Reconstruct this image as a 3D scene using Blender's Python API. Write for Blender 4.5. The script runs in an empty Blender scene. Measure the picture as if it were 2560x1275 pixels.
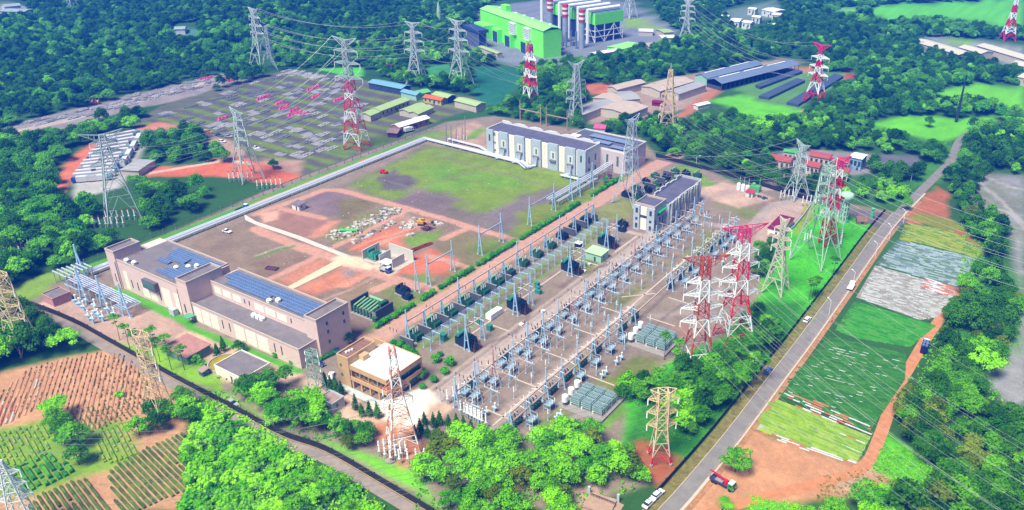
import bpy, math, random
import numpy as np
from mathutils import Vector, Matrix

# ------------------------------------------------------------------ camera, light, exposure
SC = bpy.context.scene
COL = SC.collection
F_PX, PITCH, ROLL, CX, CY, AL, CAM_H = 2073.4, 0.477666, -0.0213, 1497.9, 653.4, 0.539043, 165.0

def _axes():
    f = np.array([0, np.cos(PITCH), -np.sin(PITCH)]); rt = np.array([1., 0, 0]); dn = np.cross(f, rt)
    c, s = np.cos(ROLL), np.sin(ROLL)
    m = np.array([[np.cos(AL), -np.sin(AL), 0], [np.sin(AL), np.cos(AL), 0], [0, 0, 1]])
    return [m @ a for a in (c * rt + s * dn, -s * rt + c * dn, f)]
AX_R, AX_D, AX_F = _axes()
cam = bpy.data.objects.new('camera', bpy.data.cameras.new('camera'))
COL.objects.link(cam)
cam.matrix_world = Matrix(((AX_R[0], -AX_D[0], -AX_F[0], 0), (AX_R[1], -AX_D[1], -AX_F[1], 0),
                           (AX_R[2], -AX_D[2], -AX_F[2], CAM_H), (0, 0, 0, 1)))
cam.data.sensor_width = 36; cam.data.sensor_fit = 'HORIZONTAL'
cam.data.lens = 36 * F_PX / 2560
cam.data.shift_x = -(CX - 1280) / 2560; cam.data.shift_y = (CY - 637.5) / 2560
cam.data.clip_start = 0.5; cam.data.clip_end = 9000
SC.camera = cam

SUN_EL = math.radians(60)
_sh = np.array([0.08, 1.0])   # where shadows fall
_sh /= np.hypot(*_sh)
SUN_DIR = Vector((-_sh[0] * math.cos(SUN_EL), -_sh[1] * math.cos(SUN_EL), math.sin(SUN_EL)))
sun = bpy.data.objects.new('sun', bpy.data.lights.new('sun', 'SUN'))
COL.objects.link(sun)
sun.data.energy = 4.6; sun.data.angle = math.radians(24); sun.data.color = (1, 0.96, 0.76)
sun.rotation_euler = SUN_DIR.to_track_quat('Z', 'Y').to_euler()
sun.location = (0, 200, 400)
W = bpy.data.worlds.new('World'); SC.world = W; W.use_nodes = True
_nt = W.node_tree; _sky = _nt.nodes.new('ShaderNodeTexSky'); _sky.sky_type = 'NISHITA'; _sky.sun_disc = False
_sky.sun_elevation = SUN_EL; _sky.sun_rotation = math.atan2(SUN_DIR.x, SUN_DIR.y)
_nt.links.new(_sky.outputs[0], _nt.nodes['Background'].inputs[0]); _nt.nodes['Background'].inputs[1].default_value = 0.055
SC.view_settings.view_transform = 'Standard'; SC.view_settings.look = 'None'
SC.view_settings.exposure = 1.0; SC.view_settings.gamma = 1
SC.cycles.max_bounces = 6; SC.cycles.transparent_max_bounces = 6; SC.cycles.volume_bounces = 0
SC.cycles.use_denoising = True
SC.cycles.sample_clamp_indirect = 4

def G(x, y, z=0.0):                      # the point of the level z seen at a pixel of the 2560 x 1275 photograph
    d = AX_R * (x - CX) / F_PX + AX_D * (y - CY) / F_PX + AX_F
    return np.array([0, 0, CAM_H]) + d * ((z - CAM_H) / d[2])
def P(x, y, z=0.0):
    g = G(x, y, z); return (float(g[0]), float(g[1]))
def project(p):
    q = np.asarray(p, float) - np.array([0, 0, CAM_H]); d = q @ AX_F
    return CX + F_PX * (q @ AX_R) / d, CY + F_PX * (q @ AX_D) / d
def PP(pts, z=0.0): return [P(a, b, z) for a, b in pts]

# ------------------------------------------------------------------ materials
EXPO = 1.8                                # what a sunlit level surface of albedo 1 shows here
def lin(c): c = c / 255.0; return c / 12.92 if c <= 0.04045 else ((c + 0.055) / 1.055) ** 2.4
def seen(r, g, b, k=1.0): return tuple(min(0.9, lin(v) / EXPO * k) for v in (r, g, b))
_MATS = {}
def mat(name, col, rough=0.75, metal=0.0, var=0.18, scale=0.6, spec=0.3):
    if name in _MATS: return _MATS[name]
    m = bpy.data.materials.new(name); m.use_nodes = True
    nt = m.node_tree; b = nt.nodes['Principled BSDF']
    b.inputs['Roughness'].default_value = rough; b.inputs['Metallic'].default_value = metal
    b.inputs['Specular IOR Level'].default_value = spec
    geo = nt.nodes.new('ShaderNodeNewGeometry')
    n = nt.nodes.new('ShaderNodeTexNoise'); n.inputs['Scale'].default_value = scale; n.inputs['Detail'].default_value = 5
    n.inputs['Roughness'].default_value = 0.7
    r = nt.nodes.new('ShaderNodeValToRGB')
    r.color_ramp.elements[0].position = 0.3; r.color_ramp.elements[1].position = 0.7
    r.color_ramp.elements[0].color = (*[c * (1 - var) for c in col], 1)
    r.color_ramp.elements[1].color = (*[min(1, c * (1 + var)) for c in col], 1)
    nt.links.new(geo.outputs['Position'], n.inputs['Vector'])
    nt.links.new(n.outputs[0], r.inputs[0]); nt.links.new(r.outputs[0], b.inputs['Base Color'])
    _MATS[name] = m
    return m
def leafmat(name, c1, c2, trans=0.35, scale=0.35):
    m = bpy.data.materials.new(name); m.use_nodes = True; nt = m.node_tree
    for n in list(nt.nodes): nt.nodes.remove(n)
    out = nt.nodes.new('ShaderNodeOutputMaterial'); oi = nt.nodes.new('ShaderNodeObjectInfo')
    geo = nt.nodes.new('ShaderNodeNewGeometry'); no = nt.nodes.new('ShaderNodeTexNoise')
    no.inputs['Scale'].default_value = scale; no.inputs['Detail'].default_value = 3
    nt.links.new(geo.outputs['Position'], no.inputs['Vector'])
    ad = nt.nodes.new('ShaderNodeMath'); ad.operation = 'MULTIPLY_ADD'; ad.inputs[1].default_value = 0.75
    sb = nt.nodes.new('ShaderNodeMath'); sb.operation = 'MULTIPLY_ADD'; sb.inputs[1].default_value = 0.9; sb.inputs[2].default_value = -0.33
    nt.links.new(no.outputs[0], sb.inputs[0]); nt.links.new(sb.outputs[0], ad.inputs[2])
    nt.links.new(oi.outputs['Random'], ad.inputs[0])
    r = nt.nodes.new('ShaderNodeValToRGB'); e = r.color_ramp.elements
    e[0].color = (*c1, 1); e[1].color = (*c2, 1); e[0].position = 0.1; e[1].position = 0.9
    nt.links.new(ad.outputs[0], r.inputs[0])
    d = nt.nodes.new('ShaderNodeBsdfDiffuse'); t = nt.nodes.new('ShaderNodeBsdfTranslucent'); mx = nt.nodes.new('ShaderNodeMixShader')
    mx.inputs[0].default_value = trans
    nt.links.new(r.outputs[0], d.inputs[0]); nt.links.new(r.outputs[0], t.inputs[0])
    nt.links.new(d.outputs[0], mx.inputs[1]); nt.links.new(t.outputs[0], mx.inputs[2]); nt.links.new(mx.outputs[0], out.inputs[0])
    _MATS[name] = m
    return m

# ------------------------------------------------------------------ mesh building
class MB:
    def __init__(s): s.v = []; s.f = []; s.m = []; s.cur = 0
    def poly(s, pts):
        o = len(s.v); s.v += [tuple(p) for p in pts]; s.f.append(tuple(range(o, o + len(pts)))); s.m.append(s.cur); return s
    def add(s, vs, fs):
        o = len(s.v); s.v += vs; s.f += [tuple(i + o for i in f) for f in fs]; s.m += [s.cur] * len(fs); return s
    def box(s, x0, y0, z0, x1, y1, z1):
        return s.add([(x0, y0, z0), (x1, y0, z0), (x1, y1, z0), (x0, y1, z0), (x0, y0, z1), (x1, y0, z1), (x1, y1, z1), (x0, y1, z1)],
                     [(3, 2, 1, 0), (4, 5, 6, 7), (0, 1, 5, 4), (1, 2, 6, 5), (2, 3, 7, 6), (3, 0, 4, 7)])
    def cbox(s, cx, cy, z0, sx, sy, h): return s.box(cx - sx / 2, cy - sy / 2, z0, cx + sx / 2, cy + sy / 2, z0 + h)
    def bar(s, p, q, w, h=None):
        p = Vector(p); q = Vector(q); d = q - p
        if d.length < 1e-5: return s
        h = h or w
        u = d.cross(Vector((0, 0, 1)))
        if u.length < 1e-4 * d.length: u = Vector((1, 0, 0))
        u.normalize(); t = u.cross(d).normalized(); u = u * w / 2; t = t * h / 2
        c = [p - u - t, p + u - t, p + u + t, p - u + t, q - u - t, q + u - t, q + u + t, q - u + t]
        return s.add([tuple(a) for a in c], [(0, 1, 5, 4), (1, 2, 6, 5), (2, 3, 7, 6), (3, 0, 4, 7), (3, 2, 1, 0), (4, 5, 6, 7)])
    def tube(s, p, q, r, n=8, r2=None):
        p = Vector(p); q = Vector(q); d = q - p; r2 = r if r2 is None else r2
        u = d.cross(Vector((0, 0, 1)))
        if u.length < 1e-4 * d.length: u = Vector((1, 0, 0))
        u.normalize(); t = u.cross(d).normalized()
        vs = []
        for c, rr in ((p, r), (q, r2)):
            for k in range(n):
                a = 2 * math.pi * k / n; vs.append(tuple(c + u * (math.cos(a) * rr) + t * (math.sin(a) * rr)))
        fs = [(k, (k + 1) % n, n + (k + 1) % n, n + k) for k in range(n)] + [tuple(range(n - 1, -1, -1)), tuple(range(n, 2 * n))]
        return s.add(vs, fs)
    def lathe(s, cx, cy, prof, n=12):
        vs = []; fs = []
        for r, z in prof:
            for k in range(n):
                a = 2 * math.pi * k / n; vs.append((cx + r * math.cos(a), cy + r * math.sin(a), z))
        for i in range(len(prof) - 1):
            for k in range(n):
                fs.append((i * n + k, i * n + (k + 1) % n, (i + 1) * n + (k + 1) % n, (i + 1) * n + k))
        fs.append(tuple(range(n - 1, -1, -1))); fs.append(tuple((len(prof) - 1) * n + k for k in range(n)))
        return s.add(vs, fs)
    def prism(s, pts, z0, z1):
        n = len(pts)
        a = sum(pts[i][0] * pts[(i + 1) % n][1] - pts[(i + 1) % n][0] * pts[i][1] for i in range(n))
        if a < 0: pts = pts[::-1]
        return s.add([(x, y, z0) for x, y in pts] + [(x, y, z1) for x, y in pts],
                     [tuple(range(n - 1, -1, -1)), tuple(range(n, 2 * n))] + [(i, (i + 1) % n, n + (i + 1) % n, n + i) for i in range(n)])
    def insul(s, x, y, z0, z1, r=0.16, n=6, sheds=4):
        prof = []
        for k in range(sheds):
            a = z0 + (z1 - z0) * k / sheds; b = z0 + (z1 - z0) * (k + 0.6) / sheds
            prof += [(r * 0.6, a), (r * 1.15, a + (b - a) * 0.5), (r * 0.6, b)]
        prof.append((r * 0.4, z1))
        return s.lathe(x, y, prof, n)
    def build(s, name, mats, parent=None, smooth=False):
        me = bpy.data.meshes.new(name); me.from_pydata(s.v, [], s.f)
        mats = mats if isinstance(mats, (list, tuple)) else [mats]
        for m in mats: me.materials.append(m)
        if len(mats) > 1: me.polygons.foreach_set('material_index', s.m)
        if smooth: me.polygons.foreach_set('use_smooth', [True] * len(s.f))
        me.update()
        o = bpy.data.objects.new(name, me); COL.objects.link(o)
        if parent: o.parent = parent
        return o

def tag(o, label, cat, group=None):
    o['label'] = label; o['category'] = cat
    if group: o['group'] = group
    return o
def struct(o, kind='structure'): o['kind'] = kind; return o
def thing(name, label, cat, loc=(0, 0, 0), rz=0.0, group=None):
    o = bpy.data.objects.new(name, None); COL.objects.link(o); o.empty_display_size = 0.5
    o.location = loc if len(loc) == 3 else (loc[0], loc[1], 0); o.rotation_euler = (0, 0, rz)
    return tag(o, label, cat, group)
def copy_tree(o, loc=None, rz=None, label=None, parent=None, scale=None):
    kids = list(o.children); c = o.copy(); COL.objects.link(c)
    if parent: c.parent = parent
    if loc is not None: c.location = loc if len(loc) == 3 else (loc[0], loc[1], 0)
    if rz is not None: c.rotation_euler = (0, 0, rz)
    if label: c['label'] = label
    if scale: c.scale = (scale, scale, scale) if not isinstance(scale, tuple) else scale
    for k in kids: copy_tree(k, parent=c)
    return c
def link_copy(src, parent, loc=(0, 0, 0), rz=0.0):
    c = src.copy(); COL.objects.link(c); c.parent = parent; c.location = loc; c.rotation_euler = (0, 0, rz); return c
def put(mb, name, m, label, cat, loc=(0, 0, 0), rz=0.0, group=None, smooth=False):
    o = mb.build(name, m, None, smooth); o.location = loc if len(loc) == 3 else (loc[0], loc[1], 0); o.rotation_euler = (0, 0, rz)
    return tag(o, label, cat, group)
def sheet(name, pts, z, m, kind='structure'):
    if sum(pts[i][0] * pts[(i + 1) % len(pts)][1] - pts[(i + 1) % len(pts)][0] * pts[i][1] for i in range(len(pts))) < 0: pts = pts[::-1]
    return struct(MB().poly([(x, y, z) for x, y in pts]).build(name, m), kind)
def offset_line(pts, d):
    out = []
    for i, p in enumerate(pts):
        a = np.array(pts[max(0, i - 1)]); b = np.array(pts[min(len(pts) - 1, i + 1)]); t = (b - a) / np.hypot(*(b - a))
        out.append((p[0] + t[1] * d, p[1] - t[0] * d))
    return out
def smooth_line(pts, n=6):
    pts = [np.array(p, float) for p in pts]; out = []
    for i in range(len(pts) - 1):
        p0 = pts[max(0, i - 1)]; p1 = pts[i]; p2 = pts[i + 1]; p3 = pts[min(len(pts) - 1, i + 2)]
        for k in range(n):
            t = k / n
            out.append(tuple(0.5 * (2 * p1 + (p2 - p0) * t + (2 * p0 - 5 * p1 + 4 * p2 - p3) * t * t + (3 * p1 - p0 - 3 * p2 + p3) * t ** 3)))
    return out + [tuple(pts[-1])]
def ribbon(name, pts, d0, d1, z, m, h=0.0, kind='structure'):
    a = offset_line(pts, d0); b = offset_line(pts, d1); mb = MB(); n = len(pts)
    for i in range(n - 1):
        if h: 
            for u, v in ((a, b),):
                mb.poly([(*a[i], z + h), (*b[i], z + h), (*b[i + 1], z + h), (*a[i + 1], z + h)])
                mb.poly([(*a[i], z), (*a[i], z + h), (*a[i + 1], z + h), (*a[i + 1], z)])
                mb.poly([(*b[i], z + h), (*b[i], z), (*b[i + 1], z), (*b[i + 1], z + h)])
        else: mb.poly([(*a[i], z), (*b[i], z), (*b[i + 1], z), (*a[i + 1], z)])
    o = mb.build(name, m)
    return struct(o, kind) if kind else o
def inside(poly, x, y):
    x = np.asarray(x); y = np.asarray(y); r = np.zeros(x.shape, bool); n = len(poly)
    for i in range(n):
        (x0, y0), (x1, y1) = poly[i], poly[(i + 1) % n]
        if y0 == y1: continue
        r ^= ((y0 > y) != (y1 > y)) & (x < (x1 - x0) * (y - y0) / (y1 - y0) + x0)
    return r
def seg_dist(pts, x, y, closed):
    d = np.full(x.shape, 1e9); n = len(pts)
    for i in range(n if closed else n - 1):
        ax, ay = pts[i]; bx, by = pts[(i + 1) % n]; vx, vy = bx - ax, by - ay
        t = np.clip(((x - ax) * vx + (y - ay) * vy) / max(1e-9, vx * vx + vy * vy), 0, 1)
        d = np.minimum(d, np.hypot(x - ax - t * vx, y - ay - t * vy))
    return d
_rn = np.random.RandomState(7); _LAT = _rn.rand(256, 256)
def vnoise(x, y, s, octs=3):
    r = 0; amp = 1; tot = 0
    for k in range(octs):
        u = x / s * 2 ** k + 31.7 * k; v = y / s * 2 ** k + 11.3 * k
        i = np.floor(u).astype(int); j = np.floor(v).astype(int); fu = u - i; fv = v - j
        fu = fu * fu * (3 - 2 * fu); fv = fv * fv * (3 - 2 * fv)
        L = lambda a, b: _LAT[a % 256, b % 256]
        r = r + amp * ((L(i, j) * (1 - fu) + L(i + 1, j) * fu) * (1 - fv) + (L(i, j + 1) * (1 - fu) + L(i + 1, j + 1) * fu) * fv)
        tot += amp; amp *= 0.5
    return r / tot
def hill(x, y):                          # the wooded ground rises and rolls west of the yards
    return np.clip((vnoise(x, y, 170, 2) - .38) * 60, 0, 40) * np.clip((-600 - x) / 140, 0, 1)
def frame(a, b, c, z=0.0):               # a rectangle from three pixels on level z: corner, along, across
    A = np.array(P(*a, z)); B = np.array(P(*b, z)); C = np.array(P(*c, z))
    d = B - A; L = np.hypot(*d); d = d / L; n = np.array([-d[1], d[0]]); Wd = float((C - A) @ n)
    if Wd < 0: A = A + n * Wd; Wd = -Wd
    return (float(A[0]), float(A[1])), math.atan2(d[1], d[0]), float(L), Wd
RND = random.Random(11)
# ------------------------------------------------------------------ the ground: one sheet to the horizon, soils and grass mixed on it
def _lines(lo, hi, fine0, fine1, step, grow):
    a = list(np.arange(fine0, fine1, step)); s = step; x = fine1
    while x < hi: s *= grow; a.append(x); x += s
    a.append(hi); s = step; x = fine0; b = []
    while x > lo: s *= grow; x -= s; b.append(x)
    return np.array(b[::-1] + a)
GX = _lines(-3000, 2500, -535, 0, 0.9, 1.09); GY = _lines(-900, 4200, 95, 440, 0.9, 1.07)
gx, gy = np.meshgrid(GX, GY); gx = gx.ravel(); gy = gy.ravel()
wx = gx + (vnoise(gx, gy, 9) - 0.5) * 5; wy = gy + (vnoise(gx + 900, gy, 9) - 0.5) * 5
gcol = np.zeros((len(gx), 3)); gcol[:] = seen(62, 112, 40)
_n1 = vnoise(gx, gy, 40)[:, None]; gcol *= 0.7 + 0.6 * _n1
nz_s = vnoise(gx, gy, 6, 4); nz_l = vnoise(gx + 300, gy + 77, 22, 3)
def _mix(w, col, var):
    w = w[:, None]; c = np.array(col) * (1 + var * 2 * (nz_s[:, None] - 0.5)); gcol[:] = gcol * (1 - w) + c * w
def paint(pts, col, feather=1.5, warp=1.0, strength=1.0, var=0.25, patch=0.0, world=False):
    pts = pts if world else PP(pts)
    a = np.array(pts); m = feather + 6
    k = np.nonzero((gx > a[:, 0].min() - m) & (gx < a[:, 0].max() + m) & (gy > a[:, 1].min() - m) & (gy < a[:, 1].max() + m))[0]
    x = gx[k] + (wx[k] - gx[k]) * warp; y = gy[k] + (wy[k] - gy[k]) * warp
    d = seg_dist(pts, x, y, True); d = np.where(inside(pts, x, y), d, -d)
    w = np.zeros(len(gx)); v = np.clip(d / (2 * feather) + 0.5, 0, 1) * strength
    if patch: v = v * np.clip((nz_l[k] - 0.5 + (0.5 - patch) * 0.6) * 6 + 0.5 , 0, 1)
    w[k] = v; _mix(w, col, var)
def stripe(pts, width, col, feather=0.7, warp=0.25, strength=1.0, var=0.15, world=False):
    pts = pts if world else PP(pts)
    a = np.array(pts); m = width + 6
    k = np.nonzero((gx > a[:, 0].min() - m) & (gx < a[:, 0].max() + m) & (gy > a[:, 1].min() - m) & (gy < a[:, 1].max() + m))[0]
    x = gx[k] + (wx[k] - gx[k]) * warp; y = gy[k] + (wy[k] - gy[k]) * warp
    d = width / 2 - seg_dist(pts, x, y, False)
    w = np.zeros(len(gx)); w[k] = np.clip(d / (2 * feather) + 0.5, 0, 1) * strength; _mix(w, col, var)
Zb = lambda x, y: (640 + x / 3, 425 + y / 3)
ZB = lambda pts: [Zb(*p) for p in pts]
GRAVEL = seen(164, 146, 130); MAUVE = seen(160, 138, 118); OLIVE = seen(138, 140, 66); GRASS = seen(92, 190, 30); LAWN = seen(88, 206, 0)
ORANGE = seen(232, 140, 104); PEACH = seen(228, 174, 150); REDDISH = seen(188, 142, 124); SOIL = seen(222, 150, 108); CREAM = seen(246, 226, 196)
# far yards and clearings
paint([(0, 322), (75, 300), (230, 262), (420, 215), (600, 178), (612, 192), (480, 245), (320, 275), (190, 316), (0, 350)], seen(170, 160, 160), 2, .6)
stripe([(0, 338), (150, 305), (260, 275), (420, 232), (560, 195)], 7, seen(214, 196, 184))
paint([(330, 305), (400, 265), (640, 190), (720, 176), (860, 190), (1010, 222), (1200, 245), (1220, 262), (1100, 300), (960, 372), (880, 395), (745, 440), (640, 425), (530, 372), (520, 342), (350, 330)], seen(116, 120, 100), 2, .6)
for _k in range(23):
    a = 0.02 + _k * 0.044; p = (340 + 380 * a, 318 - 142 * a); q = (760 + 420 * a, 432 - 170 * a)
    stripe([p, ((p[0] + q[0]) / 2 + 20, (p[1] + q[1]) / 2 + 2), q], 4.4, seen(128, 152, 40) if _k % 2 else seen(112, 108, 104), 1.5, .8, .95)
paint([(790, 172), (905, 168), (910, 190), (880, 194)], seen(110, 225, 60), 2, .5)
paint([(500, 320), (560, 345), (640, 395), (755, 400), (745, 440), (640, 425), (540, 378)], seen(205, 165, 145), 2, 1, patch=.4)
paint([(395, 305), (445, 312), (440, 322), (330, 328), (360, 315)], seen(226, 150, 120), 1.5, .5)
paint([(820, 380), (900, 330), (1000, 318), (1040, 332), (930, 378), (860, 398)], seen(120, 150, 60), 2, 1, patch=.3)
paint([(125, 480), (165, 400), (215, 365), (270, 330), (300, 335), (250, 372), (210, 420), (150, 490)], seen(235, 135, 95), 2, 1)
paint([(190, 440), (260, 350), (350, 326), (372, 350), (330, 425), (300, 470), (180, 500)], seen(205, 200, 198), 2, .4)
paint([(330, 420), (510, 412), (545, 395), (600, 392), (700, 425), (760, 440), (720, 465), (600, 445), (350, 440)], seen(235, 128, 88), 2, 1)
stripe([(350, 437), (540, 405), (560, 398), (625, 410)], 3.5, seen(240, 205, 185))
paint([(1165, 105), (1200, 20), (1350, 0), (1560, 0), (1660, 55), (1720, 95), (1640, 122), (1500, 150), (1395, 162), (1280, 165), (1180, 130)], seen(150, 158, 172), 3, .6)
paint([(1560, 45), (1610, 52), (1680, 72), (1560, 72)], seen(160, 200, 80), 3, .6)
paint([(1190, 165), (1310, 172), (1300, 215), (1250, 262), (1205, 262), (1180, 232)], seen(50, 130, 95), 2, .5)
paint([(1060, 165), (1130, 160), (1140, 190), (1060, 190)], seen(80, 165, 90), 3, .5)
paint([(1450, 225), (1460, 208), (1550, 212), (1560, 232), (1480, 235)], seen(220, 130, 90), 2, 1)
paint([(1445, 268), (1540, 225), (1700, 190), (1960, 147), (2010, 165), (1780, 222), (1750, 260), (1640, 292), (1540, 300), (1480, 310)], seen(190, 165, 150), 2, .6)
stripe([(1790, 225), (1740, 262), (1700, 292)], 8, seen(214, 136, 100), 2, 1)
paint([(1770, 250), (1850, 238), (1960, 262), (2065, 296), (1960, 292), (1860, 300), (1835, 272)], seen(120, 220, 8), 2, .5)
stripe([(1830, 232), (1960, 258), (2070, 300)], 4, seen(205, 180, 130))
paint([(1835, 222), (1990, 172), (2140, 182), (2110, 202), (1990, 275), (1900, 256)], seen(110, 165, 80), 2, .6)
paint([(1985, 165), (2040, 165), (2030, 178), (1990, 180)], seen(228, 150, 110), 2, .6)
paint([(2108, 178), (2122, 178), (2142, 198), (2110, 198)], seen(200, 85, 65), 1.5, .5)
paint([(2165, 312), (2250, 292), (2330, 288), (2400, 296), (2560, 288), (2480, 302), (2380, 350), (2345, 356)], seen(122, 220, 6), 3, .4)
paint([(2335, 262), (2345, 225), (2440, 210), (2560, 216), (2560, 282), (2470, 262), (2400, 248)], seen(128, 222, 12), 3, .4)
paint([(2165, 30), (2200, 12), (2290, 8), (2440, 4), (2560, -10), (2560, 60), (2500, 72), (2420, 55), (2330, 48), (2210, 54)], seen(120, 228, 50), 4, .4)
paint([(2080, 28), (2100, 20), (2142, 20), (2138, 34), (2110, 38)], seen(140, 225, 90), 3, .4)
paint([(2290, 92), (2430, 100), (2560, 112), (2560, 200), (2525, 172), (2440, 140), (2370, 138)], seen(165, 175, 165), 3, .5)
paint([(2340, 92), (2430, 100), (2430, 112), (2380, 104)], seen(150, 200, 90), 3, .5)
paint([(1800, 30), (1940, 0), (1960, 40), (1830, 62)], seen(150, 175, 165), 5, 1, .7)
paint([(1835, 70), (1880, 66), (1875, 80), (1835, 80)], seen(90, 205, 100), 3, .5)
paint([(0, 25), (70, 22), (72, 44), (0, 44)], seen(180, 190, 185), 3, .5)
paint([(420, 88), (520, 92), (500, 105), (420, 105)], seen(110, 170, 150), 4, 1, .7)
paint([(270, 130), (390, 128), (380, 148), (280, 150)], seen(90, 175, 90), 6, 1, .7)
paint([(1915, 395), (1985, 370), (2180, 385), (2180, 430), (2110, 448), (2000, 442), (1930, 415)], seen(165, 160, 160), 2, .4)
paint([(2190, 385), (2310, 390), (2300, 425), (2200, 415)], seen(120, 120, 130), 2, .8)
paint([(2440, 432), (2560, 438), (2560, 620), (2530, 560), (2470, 530), (2430, 500)], seen(170, 168, 178), 3, .8)
paint([(2560, 600), (2530, 560), (2540, 700), (2560, 760)], seen(175, 172, 178), 3, .8)
paint([(2440, 432), (2560, 438), (2560, 620), (2530, 560), (2470, 530), (2430, 500)], seen(140, 146, 120), 3, 1.5, .8, patch=.4)
for _p in ([(2440, 450), (2500, 500), (2560, 560)], [(2450, 440), (2540, 470), (2600, 480)], [(2470, 520), (2520, 530), (2590, 600)]): stripe(_p, 2.2, seen(206, 200, 200), 1, .8, .7)
paint([(2440, 915), (2500, 905), (2560, 880), (2560, 1010), (2520, 1015), (2470, 955)], seen(165, 165, 170), 2, .8)
stripe([(2560, 770), (2545, 850), (2535, 920), (2545, 990)], 6, seen(170, 168, 172))
# compound ground
paint([(60, 742), (200, 680), (375, 602), (740, 445), (1115, 305), (1235, 290), (1600, 345), (1645, 392), (1780, 428), (1840, 458), (2035, 494), (2235, 530), (2262, 545), (2200, 590),
       (2100, 740), (2000, 855), (1900, 950), (1790, 1080), (1690, 1190), (1560, 1230), (1400, 1275), (1097, 1275), (660, 1052), (270, 855), (90, 765)], GRAVEL, 1.5, .3)
stripe([(-336, 120), (-336.5, 360)], 9, seen(105, 175, 50), 1, .4, world=True)
stripe([(-335.6, 230), (-335.6, 300), (-335.4, 350)], 3.6, seen(235, 135, 95), 1, .8, world=True)
stripe([(-336, 355), (-320, 384)], 12, seen(140, 170, 70), 2, 1, world=True)
paint([(1120, 330), (1190, 300), (1220, 330), (1220, 385), (1160, 370)], seen(205, 170, 150), 2, 1)
paint([(1155, 345), (1200, 318), (1215, 325), (1190, 348)], seen(130, 175, 60), 2, 1)
# the empty ground between the pipeline and the avenue
paint([(470, 605), (850, 470), (1285, 600), (1100, 735), (960, 800), (880, 880), (640, 700)], MAUVE, 2, .5)
paint([(868, 462), (960, 415), (1060, 360), (1200, 388), (1340, 418), (1435, 440), (1570, 430), (1585, 445), (1290, 598), (1060, 542), (950, 498)], seen(140, 126, 116), 2, .6)
paint([(870, 462), (1000, 400), (1070, 362), (1200, 388), (1340, 418), (1432, 440), (1470, 455), (1380, 475), (1310, 498), (1220, 535), (1080, 505), (970, 500)], seen(138, 164, 46), 4, 1.6)
paint([(1060, 420), (1180, 395), (1330, 425), (1300, 470), (1180, 475), (1080, 480)], seen(128, 172, 40), 4, 1.6, patch=.45)
paint([(930, 445), (990, 425), (1045, 455), (1010, 478), (950, 470)], seen(122, 112, 112), 2, 1.5)
paint([(985, 500), (1040, 470), (1110, 480), (1150, 500), (1100, 540), (1030, 525)], seen(140, 122, 122), 3, 1.5)
paint([(1180, 545), (1290, 500), (1390, 470), (1430, 490), (1290, 590)], seen(142, 128, 128), 3, 1.4)
paint([(1300, 530), (1440, 480), (1500, 455), (1580, 440), (1520, 475), (1310, 590), (1260, 590)], seen(136, 152, 52), 3, 1.4)
for s in ([(1060, 462), (1180, 430)], [(1000, 498), (1060, 470)], [(1210, 545), (1320, 478)], [(1090, 385), (1240, 430), (1400, 470)], [(955, 450), (1180, 512)]): stripe(s, 1.6, seen(150, 138, 130), .8, .8, .7)
paint(ZB([(120, 310), (200, 290), (620, 380), (500, 450), (350, 500), (90, 400)]), seen(186, 140, 124), 1.5, .7)
paint(ZB([(360, 230), (520, 150), (740, 200), (900, 250), (760, 330), (560, 340), (400, 300)]), seen(150, 128, 132), 1.5, .8)
paint(ZB([(600, 230), (800, 200), (900, 255), (800, 310), (640, 370)]), seen(140, 128, 84), 2.5, 1.3)
paint(ZB([(480, 480), (800, 330), (960, 280), (1090, 290), (1080, 320), (820, 470), (620, 560), (520, 520)]), seen(150, 150, 84), 2, 1.2)
paint(ZB([(560, 380), (640, 370), (520, 500), (380, 520)]), seen(232, 160, 130), 1.5, 1)
paint(ZB([(690, 570), (780, 540), (1020, 420), (1120, 430), (1210, 460), (1090, 520), (1150, 590), (900, 570), (760, 620)]), ORANGE, 2, 1)
paint(ZB([(1050, 330), (1300, 370), (1240, 450), (1040, 420)]), seen(206, 160, 140), 2, 1)
paint(ZB([(1110, 520), (1240, 470), (1400, 460), (1360, 520), (1210, 585)]), seen(132, 168, 52), 2, 1.2)
paint(ZB([(1420, 520), (1560, 460), (1700, 490), (1910, 540), (1660, 740), (1300, 640)]), seen(150, 138, 96), 2, 1)
paint(ZB([(1600, 570), (1800, 510), (1900, 560), (1700, 700)]), seen(130, 150, 60), 3, 1.3)
paint(ZB([(1100, 650), (1310, 600), (1480, 680), (1460, 760), (1330, 810), (1180, 800), (1050, 790)]), seen(238, 138, 100), 2, 1.2)
paint(ZB([(1180, 810), (1290, 770), (1340, 880), (1240, 900)]), seen(140, 160, 66), 2, 1.2)
paint(ZB([(1390, 820), (1500, 730), (1640, 750), (1400, 900)]), seen(150, 150, 80), 2, 1.2)
paint(ZB([(140, 820), (380, 680), (560, 650), (620, 690), (260, 890)]), seen(214, 146, 118), 2, 1.2)
paint(ZB([(420, 650), (550, 640), (560, 665), (430, 672)]), seen(140, 150, 60), 1, 1)
paint(ZB([(290, 900), (520, 780), (650, 710), (800, 760), (620, 860), (420, 950)]), seen(224, 146, 112), 2, 1.4)
paint(ZB([(640, 740), (760, 740), (720, 790), (650, 800)]), seen(160, 150, 150), 2, 1.2)
paint(ZB([(590, 870), (830, 760), (880, 790), (680, 890)]), seen(240, 165, 135), 1.2, .8)
paint(ZB([(110, 640), (280, 580), (430, 620), (330, 690), (120, 800), (0, 760), (0, 690)]), seen(156, 130, 110), 2, 1)
paint(ZB([(560, 960), (880, 800), (1010, 850), (780, 960)]), seen(168, 142, 112), 2, 1)
paint(ZB([(900, 900), (1080, 850), (1230, 900), (1330, 940), (1010, 1130), (920, 1130)]), seen(136, 146, 74), 2, 1)
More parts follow.
